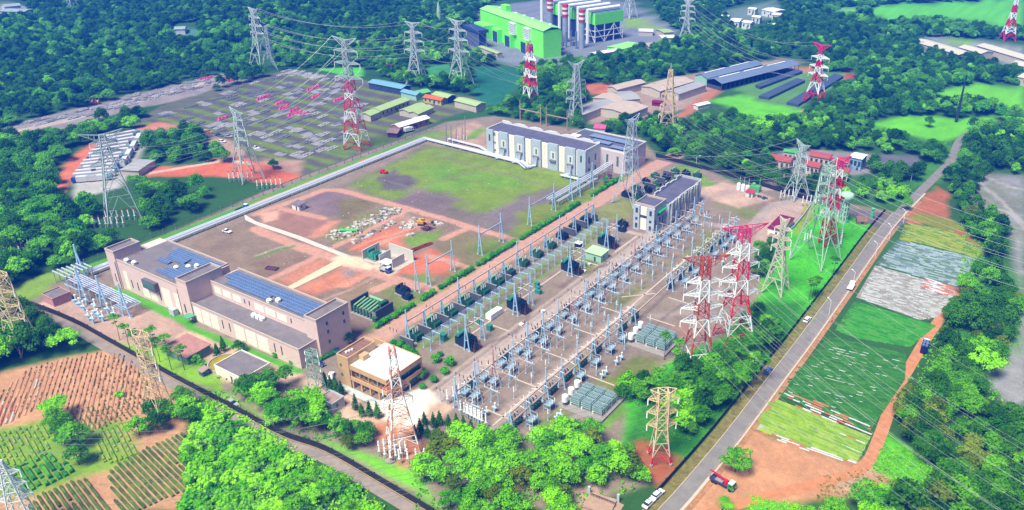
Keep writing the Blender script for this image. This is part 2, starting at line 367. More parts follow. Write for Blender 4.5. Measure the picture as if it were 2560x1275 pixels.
paint(ZB([(700, 1000), (900, 920), (1000, 960), (960, 1130), (840, 1220), (720, 1190)]), seen(160, 136, 120), 2, .8)
ROADC = seen(226, 170, 148)
for pts, w in (([(0, 335), (250, 240), (520, 150), (620, 150)], 4.5), ([(620, 150), (960, 240), (1380, 360), (1920, 520)], 4.5), ([(0, 440), (280, 560), (460, 620), (640, 680), (900, 780), (1200, 870), (1400, 910)], 6),
               ([(470, 640), (280, 735), (110, 810)], 3.5), ([(560, 590), (820, 470), (1090, 325), (1130, 300)], 3.5), ([(900, 565), (1100, 470), (1250, 385)], 3.5), ([(1400, 520), (1560, 450)], 4),
               ([(1290, 645), (1640, 745)], 3.5), ([(200, 290), (500, 360)], 4), ([(880, 900), (1010, 850)], 4.5)):
    stripe(ZB(pts), w, ROADC, .6, .35, 1, .1)
paint(ZB([(40, 330), (180, 300), (170, 370), (60, 400)]), seen(244, 190, 165), 1, .5)
stripe(ZB([(0, 640), (150, 590), (270, 560)]), 1.2, seen(190, 190, 160)); stripe(ZB([(0, 660), (150, 610), (280, 575)]), 2, seen(130, 150, 70))
stripe(ZB([(500, 980), (700, 900), (900, 800)]), 1.0, seen(214, 176, 160))
paint(ZB([(560, 660), (650, 630), (800, 660), (900, 720), (860, 750), (700, 720), (600, 700)]), CREAM, 1, .5)
paint(ZB([(880, 720), (960, 690), (1080, 770), (1010, 800)]), seen(238, 215, 190), 1, .6)
# avenue, switchyard
AVX = -198.6
stripe([(-199.5, 172), (-199.5, 250), (-199, 340), (-198, 392), (-196, 412)], 9.5, seen(222, 172, 154), .6, .2, 1, .1, world=True)
paint([(870, 860), (960, 805), (1010, 830), (960, 880), (900, 880)], seen(226, 178, 158), 1.5, .5)
stripe([(-189, 176), (-189, 320)], 12, seen(164, 144, 124), 1, .6, world=True)
for x, a, b, w in ((-204.6, 178, 330, 2.6), (-204.5, 330, 372, 3.5), (-182.5, 180, 320, 3.2), (-177, 190, 300, 3)): stripe([(x, a), (x, b)], w, seen(128, 160, 60), .8, 1.2, .75, world=True)
paint([(1420, 575), (1500, 520), (1560, 488), (1600, 500), (1560, 560), (1470, 600)], seen(150, 160, 80), 2, 1.2, .8)
stripe([(-157.6, 150), (-157.8, 250), (-157.5, 372)], 8.2, seen(206, 186, 178), .6, .2, 1, .1, world=True)
stripe([(-161.9, 158), (-161.9, 350)], 1.0, seen(228, 205, 190), .4, 0, world=True)
stripe([(-161.0, 158), (-161.0, 350)], .9, seen(120, 108, 104), .4, 0, world=True)
stripe([(-159.2, 158), (-159.2, 350)], .5, seen(150, 135, 128), .3, 0, world=True)
paint([(-154, 155), (-104, 155), (-104, 300), (-120, 345), (-154, 352)], seen(162, 144, 130), 1.5, .5, world=True)
for x0, y0, x1, y1 in ((-140, 240, -131, 290), (-137, 300, -128, 335), (-131, 196, -127, 300), (-120, 170, -112, 180), (-118, 196, -107, 222), (-119, 240, -108, 262), (-150, 352, -125, 365), (-172, 225, -162, 282)):
    paint([(x0, y0), (x1, y0), (x1, y1), (x0, y1)], seen(134, 146, 66), 3, 2, .9, patch=.55, world=True)
stripe([(-133.5, 158), (-133.5, 262)], 4, seen(184, 164, 156), .8, .5, world=True)
stripe([(-113.5, 163), (-113.5, 212)], 3.2, seen(176, 160, 152), .6, .3, world=True)
paint([(1210, 900), (1280, 880), (1340, 900), (1240, 950)], seen(214, 186, 170), 2, 1, .7)
paint([(1340, 1050), (1440, 1080), (1560, 980), (1560, 1030), (1480, 1110), (1400, 1110)], seen(118, 168, 44), 1.5, .6)
paint([(1500, 960), (1580, 890), (1640, 900), (1660, 960), (1560, 1010)], seen(132, 140, 70), 1.5, .6)
stripe([(-122, 262), (-108, 254), (-104, 262)], 3.5, seen(170, 155, 150), 1, .5, world=True)
paint([(1750, 470), (1810, 455), (1880, 475), (1930, 495), (1850, 520), (1780, 500)], seen(226, 190, 172), 1.5, .6)
stripe([(-150, 375), (-132, 395), (-138, 430)], 6, seen(205, 180, 168), 1, .5, world=True)
paint([(1730, 430), (1760, 440), (1790, 462), (1755, 470)], seen(130, 170, 50), 1.5, .6)
paint([(1480, 560), (1600, 590), (1640, 570), (1590, 540)], seen(150, 130, 120), 2, .8)
stripe([(-178, 306), (-158, 307)], 3, seen(200, 182, 170), .6, .3, world=True)
paint([(1920, 505), (1990, 500), (2035, 505), (1960, 585), (1900, 640), (1880, 610)], seen(214, 184, 172), 1.5, .6)
stripe([(1760, 560), (1870, 570), (1920, 520), (1990, 500)], 5, seen(196, 178, 172), 1, .6)
stripe([(1640, 790), (1760, 770), (1800, 720)], 4, seen(184, 165, 156), 1, .6)
paint([(1680, 810), (1760, 790), (1760, 840), (1700, 860)], seen(180, 140, 122), 2, 1)
paint([(1680, 420), (1720, 400), (1760, 420), (1740, 440)], seen(120, 165, 50), 2, 1)
# lawns by the road
paint([(2035, 505), (2230, 540), (2190, 590), (2090, 740), (2000, 850), (1900, 945), (1780, 1080), (1690, 1190), (1560, 1190), (1560, 1000), (1680, 900), (1800, 850), (1900, 740), (1905, 640), (1970, 580)], LAWN, 1.5, .5)
paint([(1660, 930), (1800, 870), (1960, 800), (2000, 860), (1900, 945), (1780, 1080), (1690, 1190), (1580, 1190), (1570, 1040)], seen(52, 128, 26), 2.5, 1.3, .85)
paint([(1880, 760), (2000, 750), (2020, 800), (1960, 850), (1880, 850)], seen(50, 120, 30), 3, 1.3, .8)
paint([(1560, 1120), (1620, 1100), (1700, 1140), (1690, 1190), (1640, 1220), (1560, 1170)], seen(190, 112, 70), 1.5, .8)
paint([(2010, 510), (2040, 515), (2020, 560), (1990, 590)], seen(170, 170, 50), 1.5, .7)
# bottom: office forecourt, lower fence strip
paint([(-262, 128), (-262, 146), (-200, 147), (-190, 148), (-163, 146), (-158, 160), (-150, 162), (-148, 150), (-160, 134), (-185, 138), (-205, 140), (-225, 128)], seen(232, 196, 172), 1, .5, world=True)
paint([(930, 1010), (1000, 985), (1060, 975), (1085, 1000), (1040, 1060), (985, 1080), (965, 1040)], seen(252, 232, 214, 1.5), 1.5, 1)
paint([(930, 1060), (985, 1050), (1040, 1080), (1070, 1120), (1010, 1180), (940, 1120)], seen(222, 148, 108), 1.5, .8)
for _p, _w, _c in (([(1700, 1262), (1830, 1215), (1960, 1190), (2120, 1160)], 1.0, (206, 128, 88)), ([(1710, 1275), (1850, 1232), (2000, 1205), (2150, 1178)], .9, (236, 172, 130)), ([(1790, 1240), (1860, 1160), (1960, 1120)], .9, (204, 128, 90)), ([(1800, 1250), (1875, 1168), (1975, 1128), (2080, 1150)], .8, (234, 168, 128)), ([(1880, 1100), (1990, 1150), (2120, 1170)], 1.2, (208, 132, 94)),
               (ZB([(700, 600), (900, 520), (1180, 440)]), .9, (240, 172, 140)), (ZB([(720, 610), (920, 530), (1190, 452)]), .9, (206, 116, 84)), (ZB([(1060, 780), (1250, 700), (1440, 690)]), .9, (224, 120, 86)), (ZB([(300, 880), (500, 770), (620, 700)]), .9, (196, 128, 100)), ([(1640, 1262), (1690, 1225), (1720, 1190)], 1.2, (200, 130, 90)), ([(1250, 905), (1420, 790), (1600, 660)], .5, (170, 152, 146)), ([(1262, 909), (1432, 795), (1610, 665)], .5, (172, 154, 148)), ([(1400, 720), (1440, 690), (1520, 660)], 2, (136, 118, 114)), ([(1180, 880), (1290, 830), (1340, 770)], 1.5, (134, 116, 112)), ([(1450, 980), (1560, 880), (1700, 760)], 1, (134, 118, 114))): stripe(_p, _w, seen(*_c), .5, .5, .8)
stripe([(1005, 1040), (1000, 1130)], 2.2, seen(240, 205, 180), .5, .2)
paint([(268, 855), (330, 800), (420, 850), (430, 880), (520, 900), (560, 980), (660, 1045), (520, 975)], seen(150, 205, 40), 1.5, .6)
paint([(800, 1090), (860, 1130), (1040, 1230), (1097, 1270), (1040, 1180), (930, 1140)], seen(130, 215, 40), 1.5, .6)
paint([(80, 770), (140, 740), (300, 800), (430, 850), (560, 905), (500, 900), (400, 860), (300, 830), (200, 810)], seen(226, 188, 170), 1.2, .5)
paint([(-356, 118), (-318, 118), (-314, 146), (-286, 146), (-262, 144), (-262, 128), (-330, 112)], seen(206, 172, 156), 1.5, .5, world=True)
paint([(-350, 124), (-330, 120), (-330, 140), (-345, 150)], seen(140, 175, 60), 1.5, 1, world=True)
paint([(-335, 133), (-296, 134), (-296, 147), (-338, 146)], seen(160, 140, 120), 1.5, .8, world=True)
stripe([(-312, 146.6), (-263, 146.2)], 4, seen(96, 180, 30), .7, .5, world=True); stripe([(-262, 145.4), (-206, 147.4)], 3, seen(96, 180, 30), .7, .5, world=True)
# outside, lower left: ploughed plots; outside right: dirt
paint([(-40, 960), (0, 930), (130, 900), (290, 865), (440, 960), (460, 1020), (465, 1080), (470, 1275), (-60, 1290)], seen(222, 168, 126), 1.5, .8)
paint([(-40, 1080), (120, 1045), (310, 1060), (345, 1150), (190, 1200), (60, 1240), (-50, 1250)], seen(140, 180, 50), 2, 1)
paint([(1720, 1200), (1830, 1080), (1885, 1075), (2140, 1165), (2200, 1150), (2280, 1180), (2200, 1230), (2000, 1260), (1760, 1275), (1640, 1275)], seen(222, 162, 120), 2, 1)
paint([(2060, 1200), (2180, 1170), (2270, 1190), (2200, 1240), (2080, 1270)], seen(206, 168, 140), 3, 1.4, patch=.5)
paint([(1880, 1245), (1990, 1262), (1980, 1300), (1860, 1300)], seen(110, 200, 50), 2, 1)
paint([(2180, 1165), (2220, 1090), (2290, 1130), (2340, 1180), (2280, 1230)], seen(110, 215, 6), 2, 1)
paint([(2270, 510), (2340, 465), (2370, 480), (2372, 545), (2470, 630), (2450, 640), (2330, 560), (2250, 560)], seen(196, 120, 80), 1.5, .8)
paint([(2260, 545), (2300, 528), (2380, 548), (2420, 575), (2360, 580)], seen(150, 155, 40), 1.5, 1)
paint([(2330, 355), (2420, 370), (2400, 440), (2330, 460), (2260, 530), (2250, 500)], seen(80, 150, 40), 4, 1)
paint([(2050, 430), (2330, 470), (2250, 520), (2060, 490)], seen(70, 130, 50), 4, 1)
paint([(2420, 600), (2560, 700), (2560, 860), (2400, 1000), (2350, 780)], seen(80, 160, 30), 4, 1, .7)
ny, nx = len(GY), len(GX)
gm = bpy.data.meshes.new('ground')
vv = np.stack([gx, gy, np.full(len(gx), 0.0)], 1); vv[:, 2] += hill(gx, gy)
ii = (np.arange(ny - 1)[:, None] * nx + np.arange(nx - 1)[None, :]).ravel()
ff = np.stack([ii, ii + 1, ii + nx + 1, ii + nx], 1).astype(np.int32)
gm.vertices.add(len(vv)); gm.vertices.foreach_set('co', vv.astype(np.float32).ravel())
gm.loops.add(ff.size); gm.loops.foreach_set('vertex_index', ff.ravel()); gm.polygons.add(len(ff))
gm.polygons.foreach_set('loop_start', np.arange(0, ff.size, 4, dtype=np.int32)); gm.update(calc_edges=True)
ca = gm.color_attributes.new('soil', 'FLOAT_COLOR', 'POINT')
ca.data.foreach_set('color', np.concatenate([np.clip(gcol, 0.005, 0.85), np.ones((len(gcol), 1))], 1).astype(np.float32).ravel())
def _groundmat():
    m = bpy.data.materials.new('soil_and_grass'); m.use_nodes = True; nt = m.node_tree; b = nt.nodes['Principled BSDF']
    b.inputs['Roughness'].default_value = .9; b.inputs['Specular IOR Level'].default_value = .15
    at = nt.nodes.new('ShaderNodeAttribute'); at.attribute_name = 'soil'; geo = nt.nodes.new('ShaderNodeNewGeometry')
    last = at.outputs['Color']
    for sc, lo, hi in ((0.55, .82, 1.18), (2.3, .8, 1.2)):
        n = nt.nodes.new('ShaderNodeTexNoise'); n.inputs['Scale'].default_value = sc; n.inputs['Detail'].default_value = 4; n.inputs['Roughness'].default_value = .75
        mr = nt.nodes.new('ShaderNodeMapRange'); mr.inputs[1].default_value = .3; mr.inputs[2].default_value = .7; mr.inputs[3].default_value = lo; mr.inputs[4].default_value = hi
        vm = nt.nodes.new('ShaderNodeVectorMath'); vm.operation = 'SCALE'
        nt.links.new(geo.outputs['Position'], n.inputs['Vector']); nt.links.new(n.outputs[0], mr.inputs[0])
        nt.links.new(last, vm.inputs[0]); nt.links.new(mr.outputs[0], vm.inputs['Scale']); last = vm.outputs[0]
    nt.links.new(last, b.inputs['Base Color']); return m
gm.materials.append(_groundmat())
ground = bpy.data.objects.new('ground', gm); COL.objects.link(ground); struct(ground)

# ------------------------------------------------------------------ roads and paved strips (sheets above the ground)
ASPH = mat('asphalt', seen(156, 150, 148), .9, var=.16, scale=.25); CONC = mat('concrete', seen(226, 212, 198), .85, var=.15, scale=.5)
KERB = mat('kerb_concrete', seen(236, 214, 196), .85, var=.12); PALE = mat('pale_concrete', seen(244, 232, 222), .8, var=.08, scale=.4)
DIRT = mat('dirt_track', seen(226, 152, 104), .95, var=.2, scale=.4); DARKASPH = mat('old_asphalt', seen(128, 116, 120), .9, var=.2, scale=.3)
RIGHT_ROAD = smooth_line(PP([(1640, 1310), (1680, 1267), (1722, 1220), (1830, 1090), (1945, 938), (2012, 850), (2110, 715), (2190, 602), (2236, 545), (2290, 490), (2345, 435), (2378, 400), (2400, 350), (2440, 326), (2500, 310), (2600, 292)]), 6)
ribbon('road', RIGHT_ROAD, -2.35, 2.35, .03, ASPH)
ribbon('kerb', RIGHT_ROAD[:56], 2.35, 3.25, .0, KERB, .14); ribbon('kerb', RIGHT_ROAD[:50], -2.55, -2.35, .0, KERB, .12)
ribbon('verge', RIGHT_ROAD[:50], -6.0, -2.6, .015, mat('verge_soil', seen(140, 132, 66), .95, var=.5, scale=.5))
ribbon('verge', RIGHT_ROAD[:54], 3.3, 5.0, .015, mat('verge_dirt', seen(196, 144, 100), .95, var=.4, scale=.5))
LOWER_ROAD = smooth_line(PP([(-60, 745), (60, 772), (170, 815), (262, 866), (420, 955), (560, 1030), (690, 1100), (800, 1140), (930, 1215), (1070, 1300)]), 6)
ribbon('lane', LOWER_ROAD, -1.8, 1.8, .03, mat('lane_concrete', seen(176, 160, 152), .9, var=.2, scale=.3))
sheet('road', PP([(2140, 522), (2235, 538), (2272, 552), (2215, 585), (2180, 562), (2060, 512), (1960, 480), (1850, 448), (1740, 420), (1640, 398), (1640, 388), (1780, 420), (1960, 466)]), .02, DARKASPH)
TRACK = smooth_line(PP([(2560, 1225), (2500, 1300)]) if 0 else PP([(1760, 1290), (1880, 1250), (2060, 1205), (2160, 1165), (2200, 1090), (2240, 980), (2290, 890), (2320, 840), (2370, 770), (2420, 700)]), 6)
ribbon('dirt_track', TRACK, -1.9, 1.9, .03, DIRT)
ribbon('dirt_track', smooth_line(PP([(2480, 1320), (2560, 1215), (2640, 1120)])), -1.5, 1.5, .03, DIRT)
sheet('concrete_strip', PP(ZB([(-90, 330), (0, 385), (330, 495), (690, 638), (660, 655), (300, 515), (0, 412), (-80, 375)])), .03, PALE)
sheet('concrete_strip', PP(ZB([(640, 655), (690, 690), (270, 895), (220, 885)])), .03, mat('cream_concrete', seen(250, 232, 200), .85, var=.08))
for a, b in (((-172.6, 257.3), (-162, 257.3)), ((-172.8, 270), (-162, 270))): sheet('concrete_strip', [(a[0], a[1] - .35), (b[0], b[1] - .35), (b[0], b[1] + .35), (a[0], a[1] + .35)], .05, KERB)
for a, b in tuple(((-143, y), (-131, y)) for y in range(184, 250, 19)) + tuple(((-124, y), (-112, y)) for y in (199, 244, 262)) + (((-133.2, 160), (-133.2, 300)), ((-140, 165.5), (-130, 165.5)), ((-172.5, 207), (-162, 207)), ((-172.5, 190), (-172.5, 300)), ((-162.4, 285), (-162.4, 305)), ((-140, 252), (-130, 262))):
    d = np.array(b) - np.array(a); n = np.array([-d[1], d[0]]) / np.hypot(*d) * .3; a = np.array(a); b = np.array(b)
    sheet('concrete_strip', [tuple(a - n), tuple(b - n), tuple(b + n), tuple(a + n)], .045, KERB)
# ------------------------------------------------------------------ trees
L_BRIGHT = leafmat('leaves_bright', (.06, .34, .001), (.34, .80, .004))
L_MID = leafmat('leaves_mid', (.036, .20, .001), (.19, .55, .003))
L_DARK = leafmat('leaves_dark', (.017, .095, .001), (.08, .29, .003))
L_OLIVE = leafmat('leaves_olive', (.09, .18, .002), (.26, .36, .01))
L_SCRUB = leafmat('leaves_scrub', (.10, .46, .002), (.40, .82, .02), scale=.5)
L_HEDGE = leafmat('leaves_hedge', (.03, .28, .001), (.12, .50, .004), scale=1.2)
BARK = mat('bark', seen(120, 100, 84), .95, var=.3, scale=1.5)
def leaf_mesh(name, clumps, n_leaf, leaf, m, seed, up=0.25):
    r = np.random.RandomState(seed); c = np.array(clumps, float)                # x, y, z, radius, flattening
    wgt = c[:, 3] ** 2; k = r.choice(len(c), n_leaf, p=wgt / wgt.sum())
    d = r.normal(size=(n_leaf, 3)); d[:, 2] += up; d /= np.linalg.norm(d, axis=1)[:, None]
    d[:, 2] = np.where(d[:, 2] < -0.45, -d[:, 2], d[:, 2])
    rad = c[k, 3] * (0.5 + 0.62 * r.rand(n_leaf))
    p = c[k, :3] + d * rad[:, None] * np.stack([np.ones(n_leaf), np.ones(n_leaf), c[k, 4]], 1)
    nrm = d + r.normal(size=(n_leaf, 3)) * 0.45; nrm /= np.linalg.norm(nrm, axis=1)[:, None]
    t = np.cross(nrm, r.normal(size=(n_leaf, 3))); t /= np.linalg.norm(t, axis=1)[:, None]; b = np.cross(nrm, t)
    s = leaf * (0.6 + 0.8 * r.rand(n_leaf))[:, None]
    q = np.stack([p - t * s * .5, p + b * s * .36, p + t * s * .5, p - b * s * .36], 1).reshape(-1, 3)
    me = bpy.data.meshes.new(name); nf = n_leaf
    me.vertices.add(nf * 4); me.vertices.foreach_set('co', q.astype(np.float32).ravel())
    me.loops.add(nf * 4); me.loops.foreach_set('vertex_index', np.arange(nf * 4, dtype=np.int32)); me.polygons.add(nf)
    me.polygons.foreach_set('loop_start', np.arange(0, nf * 4, 4, dtype=np.int32)); me.update(calc_edges=True)
    me.materials.append(m); return me
def crown_clumps(kind, R, H, seed):
    r = random.Random(seed); out = []
    if kind == 'round':
        n = 19
        for i in range(n):
            a = 2.4 * i + r.uniform(-.4, .4); f = ((i + .5) / n) ** .55; z = H * (.42 + .38 * (1 - f * f) + r.uniform(-.05, .07))
            out.append((math.cos(a) * f * R * .72, math.sin(a) * f * R * .72, z, R * r.choice((.2, .28, .36, .46)) * r.uniform(.9, 1.1), r.uniform(.65, 1.0)))
    elif kind == 'wide':
        for i in range(18):
            a = 2.4 * i + r.uniform(-.5, .5); f = ((i + .5) / 18) ** .5
            out.append((math.cos(a) * f * R * .85, math.sin(a) * f * R * .85, H * (.62 + .18 * (1 - f) + r.uniform(-.1, .1)), R * r.uniform(.22, .36), .65))
    elif kind == 'pine':
        for i in range(9):
            a = 2.4 * i; f = ((i + .5) / 9) ** .5
            out.append((math.cos(a) * f * R * .8, math.sin(a) * f * R * .8, H * (.82 + .14 * (1 - f) + r.uniform(-.05, .05)), R * r.uniform(.3, .42), .55))
        out += [(R * .4, .2, H * .62, R * .25, .5), (-R * .35, R * .2, H * .7, R * .25, .5)]
    elif kind == 'cone':
        for i in range(14):
            f = i / 13; a = 2.4 * i
            out.append((math.cos(a) * R * .34 * (1 - f), math.sin(a) * R * .34 * (1 - f), H * (.14 + .8 * f), R * (.72 - .55 * f), 1.25))
    elif kind == 'brush':
        for i in range(12):
            a = 2.4 * i; f = ((i + .5) / 12) ** .6
            out.append((math.cos(a) * f * R * .9, math.sin(a) * f * R * .9, H * (.25 + .45 * r.random() * (1.2 - f)), R * r.uniform(.25, .42), .95))
    elif kind == 'ball':
        out = [(0, 0, H * .5, R * .96, H * .5 / R), (R * .3, 0, H * .55, R * .6, .9), (-R * .25, R * .25, H * .6, R * .55, .9), (0, -R * .3, H * .5, R * .62, .9)]
    return out
def trunk_mb(H, r, seed, top=.62, limbs=5, spread=2.2):
    rr = random.Random(seed); mb = MB(); p = Vector((0, 0, -0.2)); n = 4; q = p
    for i in range(n):
        q = Vector((rr.uniform(-.25, .25), rr.uniform(-.25, .25), H * top * (i + 1) / n)); mb.tube(p, q, r * (1 - .17 * i), 6, r * (1 - .17 * (i + 1))); p = q
    for i in range(limbs):
        a = i * 6.283 / limbs + rr.random(); z = H * top * rr.uniform(.55, .95)
        mb.tube((0, 0, z), (math.cos(a) * spread, math.sin(a) * spread, z + H * .2), r * .38, 5, r * .12)
    return mb
PROTO = {}
def proto(key, kind, R, H, leaf, n, m, tr=.22, top=.62, limbs=5):
    sd = sum(map(ord, key)) * 7
    cm = leaf_mesh('crown', crown_clumps(kind, R, H, sd), n, leaf, m, sd)
    t = trunk_mb(H, tr, sd, top, limbs, R * .55); tm = bpy.data.meshes.new('trunk'); tm.from_pydata(t.v, [], t.f); tm.materials.append(BARK)
    PROTO[key] = (cm, tm, R, H)
for i in range(3): proto('b%d' % i, 'round', 4.1, 8.6, .62, 1700, L_BRIGHT)
for i in range(3): proto('m%d' % i, 'round', 4.3, 8.8, .62, 1700, L_MID)
for i in range(3): proto('d%d' % i, 'round', 4.4, 9.2, .62, 1600, L_DARK)
for i in range(2): proto('w%d' % i, 'wide', 4.8, 8.2, .6, 1600, L_MID)
for i in range(2): proto('v%d' % i, 'wide', 4.8, 8.4, .6, 1600, L_BRIGHT)
for i in range(2): proto('o%d' % i, 'round', 3.8, 8.2, .6, 1500, L_OLIVE)
for i in range(2): proto('g%d' % i, 'brush', 2.6, 4.4, .6, 900, L_BRIGHT, .1, .4)
for i in range(2): proto('h%d' % i, 'brush', 2.8, 3.6, .75, 900, L_SCRUB, .1, .4)
for i in range(2): proto('p%d' % i, 'pine', 2.7, 12.0, .5, 800, L_MID, .17, .9, 4)
for i in range(2): proto('c%d' % i, 'cone', 2.0, 8.0, .5, 1000, L_DARK, .16, .7, 0)
proto('s0', 'ball', 1.0, 1.7, .32, 420, L_HEDGE, .07, .4, 3)
def plant_tree(key, x, y, s, rz, name, label, group, cat='tree', z=0.0):
    cm, tm, R, H = PROTO[key]
    t = thing(name, label, cat, (x, y, z), rz, group); t.scale = (s * RND.uniform(.88, 1.14), s * RND.uniform(.88, 1.14), s * RND.uniform(.85, 1.2))
    for n, me in (('crown', cm), ('trunk', tm)):
        o = bpy.data.objects.new(n, me); COL.objects.link(o); o.parent = t
    return t
# where trees stand: later areas win. Each is an outline of the canopy in the photograph, laid on the ground.
ZONES = []
def zone(pts, keys, size=1.0, dens=1.0, label=None, group=None, name='broadleaf_tree'):
    a = np.array(pts, float); ZONES.append((a, keys, size, dens, label, group, name, (a.min(0), a.max(0))))
CLEAR = None
zone([(0, 322), (75, 300), (230, 262), (420, 215), (600, 178), (612, 192), (480, 245), (320, 275), (190, 316), (0, 350)], CLEAR)
zone([(330, 308), (400, 272), (640, 198), (720, 176), (780, 170), (905, 168), (1010, 215), (1100, 225), (1215, 250), (1215, 268), (1180, 290), (1080, 290), (1000, 330), (960, 360), (860, 372), (780, 395), (745, 420), (640, 420), (560, 395), (540, 420), (720, 428), (760, 445), (700, 480), (560, 460), (330, 440), (300, 455), (180, 500), (130, 470), (170, 400), (215, 365), (275, 325), (345, 322)], CLEAR)
zone([(240, 480), (330, 470), (365, 545), (350, 580), (225, 590)], CLEAR)
zone([(630, 130), (690, 130), (690, 185), (630, 185)], CLEAR)
zone([(570, 425), (690, 425), (690, 470), (570, 470)], CLEAR)
zone([(365, 345), (400, 325), (470, 312), (505, 340), (560, 385), (530, 405), (370, 410), (350, 380)], 'dmm', 1.0, 1.3)
zone([(640, 385), (700, 395), (690, 410), (645, 408)], 'm', .7)
zone([(600, 178), (640, 172), (690, 168), (680, 180), (480, 245), (330, 292), (320, 272), (470, 238)], 'dm', .9, 1.4)
zone([(770, 400), (860, 370), (960, 340), (1040, 330), (1110, 300), (1090, 285), (1000, 330), (850, 385)], 'md', .8, 1.6)
zone([(1165, 110), (1200, 20), (1350, -40), (1600, -40), (1660, 55), (1720, 95), (1640, 110), (1480, 140), (1395, 150), (1280, 165), (1180, 130)], CLEAR)
zone([(1190, 165), (1310, 172), (1300, 215), (1250, 262), (1205, 262), (1180, 232)], CLEAR)
zone([(1060, 165), (1130, 160), (1140, 190), (1060, 190)], CLEAR)
zone([(1450, 212), (1550, 212), (1560, 228), (1600, 205), (1720, 185), (1960, 140), (2045, 160), (2030, 180), (2140, 180), (2145, 200), (2110, 205), (1990, 277), (1940, 262), (2065, 296), (2000, 285), (1860, 298), (1830, 280), (1720, 300), (1690, 290), (1640, 285), (1560, 292), (1520, 300), (1470, 312), (1440, 268), (1470, 245)], CLEAR)
zone([(1595, 215), (1640, 208), (1650, 232), (1600, 236)], 'm', .9)
zone([(2165, 312), (2250, 292), (2330, 288), (2400, 296), (2560, 288), (2480, 302), (2380, 350), (2345, 356)], CLEAR)
zone([(2335, 258), (2345, 225), (2440, 210), (2600, 216), (2600, 282), (2470, 258), (2400, 245)], CLEAR)
zone([(2165, 30), (2200, 12), (2290, 8), (2440, 4), (2600, -40), (2600, 60), (2500, 72), (2420, 55), (2330, 48), (2210, 54)], CLEAR)
zone([(2080, 28), (2100, 20), (2142, 20), (2138, 34), (2110, 38)], CLEAR)
zone([(2275, 90), (2430, 98), (2600, 105), (2600, 200), (2525, 165), (2440, 132), (2370, 135)], CLEAR)
zone([(1800, 25), (1940, -20), (1960, 40), (1880, 80), (1835, 80), (1830, 55)], CLEAR)
zone([(-40, 18), (75, 18), (75, 44), (-40, 46)], CLEAR)
zone([(430, 78), (510, 80), (500, 98), (430, 98)], CLEAR)
zone([(1918, 388), (1960, 375), (2180, 378), (2180, 420), (2110, 448), (2000, 440), (1935, 412)], CLEAR)
zone([(2190, 385), (2310, 390), (2300, 420), (2200, 412)], CLEAR)
zone([(60, 700), (200, 650), (370, 585), (740, 428), (1100, 290), (1180, 282), (1230, 288), (1440, 320), (1600, 345), (1645, 382), (1780, 415), (1850, 448), (2035, 490), (2140, 500), (2240, 520), (2275, 545), (2330, 470), (2380, 480), (2400, 560), (2472, 632), (2420, 690), (2340, 830), (2290, 930), (2240, 1060), (2180, 1165), (2280, 1180), (2220, 1230), (2100, 1300), (-100, 1400), (-100, 790)], CLEAR)
zone([(2440, 432), (2600, 438), (2600, 640), (2530, 570), (2470, 530), (2430, 500)], CLEAR)
WOOD_L = 'broadleaf trees in the wood by the lower lane'
zone([(-60, 795), (40, 780), (150, 805), (240, 830), (232, 862), (120, 885), (0, 915), (-60, 935)], 'dmbv', 1.0, 2.2, 'dense leafy tree between the lower lane and the ploughed field', 'trees between lane and ploughed field')
zone([(110, 1010), (160, 1015), (250, 1160), (200, 1185), (150, 1110), (110, 1050)], 'bmv', .68, 2.2, 'bushy tree in the strip dividing the two farm plots', 'trees dividing the farm plots')
zone([(330, 1060), (420, 985), (480, 980), (480, 1050), (380, 1100), (340, 1095)], 'mdb', .72, 2.2, 'bushy tree crowding the foot of the tan pylon on the farm plots', 'trees at the foot of the farm pylon')
zone([(470, 1085), (488, 1000), (545, 965), (600, 1010), (720, 1110), (850, 1180), (960, 1240), (1010, 1300), (470, 1310)], 'hhhg', .95, 2.4, 'bright feathery shrub in the thicket below the lower lane', 'shrubs in the thicket below the lane', 'tall_shrub')
zone([(700, 1190), (800, 1160), (880, 1230), (860, 1290), (700, 1290)], 'bghv', .75, 1.6, 'leafy tree rising out of the thicket below the lower lane', 'trees in the thicket below the lane')
zone([(545, 945), (600, 935), (680, 930), (735, 960), (800, 1005), (862, 1035), (850, 1080), (760, 1110), (680, 1060), (600, 985)], 'vwb', .85, 1.5, 'bright spreading tree between the black boundary wall and the office forecourt', 'trees behind the lower boundary wall')
zone([(250, 875), (290, 855), (330, 905), (300, 905)], 'g', .8, 1.5, 'small shrub beside the lower lane at the field corner', 'shrubs at the field corner', 'tall_shrub')
zone([(845, 1050), (900, 1030), (960, 1040), (955, 1100), (880, 1130), (845, 1110)], 'mdo', .65, 1.5, 'rounded garden tree beside the striped mast by the office', 'garden trees by the striped mast')
zone([(1035, 1190), (1060, 1120), (1080, 1090), (1190, 1078), (1260, 1075), (1330, 1085), (1450, 1070), (1520, 1090), (1600, 1150), (1630, 1190), (1590, 1230), (1490, 1225), (1430, 1250), (1420, 1310), (1035, 1310)], 'bbmvo', .95, 1.5, 'large leafy tree in the grove at the lower end of the switchyard', 'trees in the grove below the switchyard')
zone([(1440, 1195), (1480, 1190), (1490, 1240), (1445, 1240)], CLEAR)
zone([(1535, 985), (1560, 935), (1620, 945), (1690, 900), (1770, 900), (1830, 840), (1880, 760), (1940, 770), (1985, 810), (1950, 860), (1870, 950), (1790, 1050), (1720, 1110), (1690, 1080), (1640, 1020), (1590, 1040)], 'mdwb', .85, 1.5, 'dark leafy tree on the lawn between the capacitor banks and the road', 'trees between capacitor banks and road')
zone([(1885, 640), (1900, 600), (1930, 610), (1930, 680), (1890, 700)], 'md', .7, 1.6, 'leafy tree behind the maroon roofed shed', 'trees by the maroon shed')
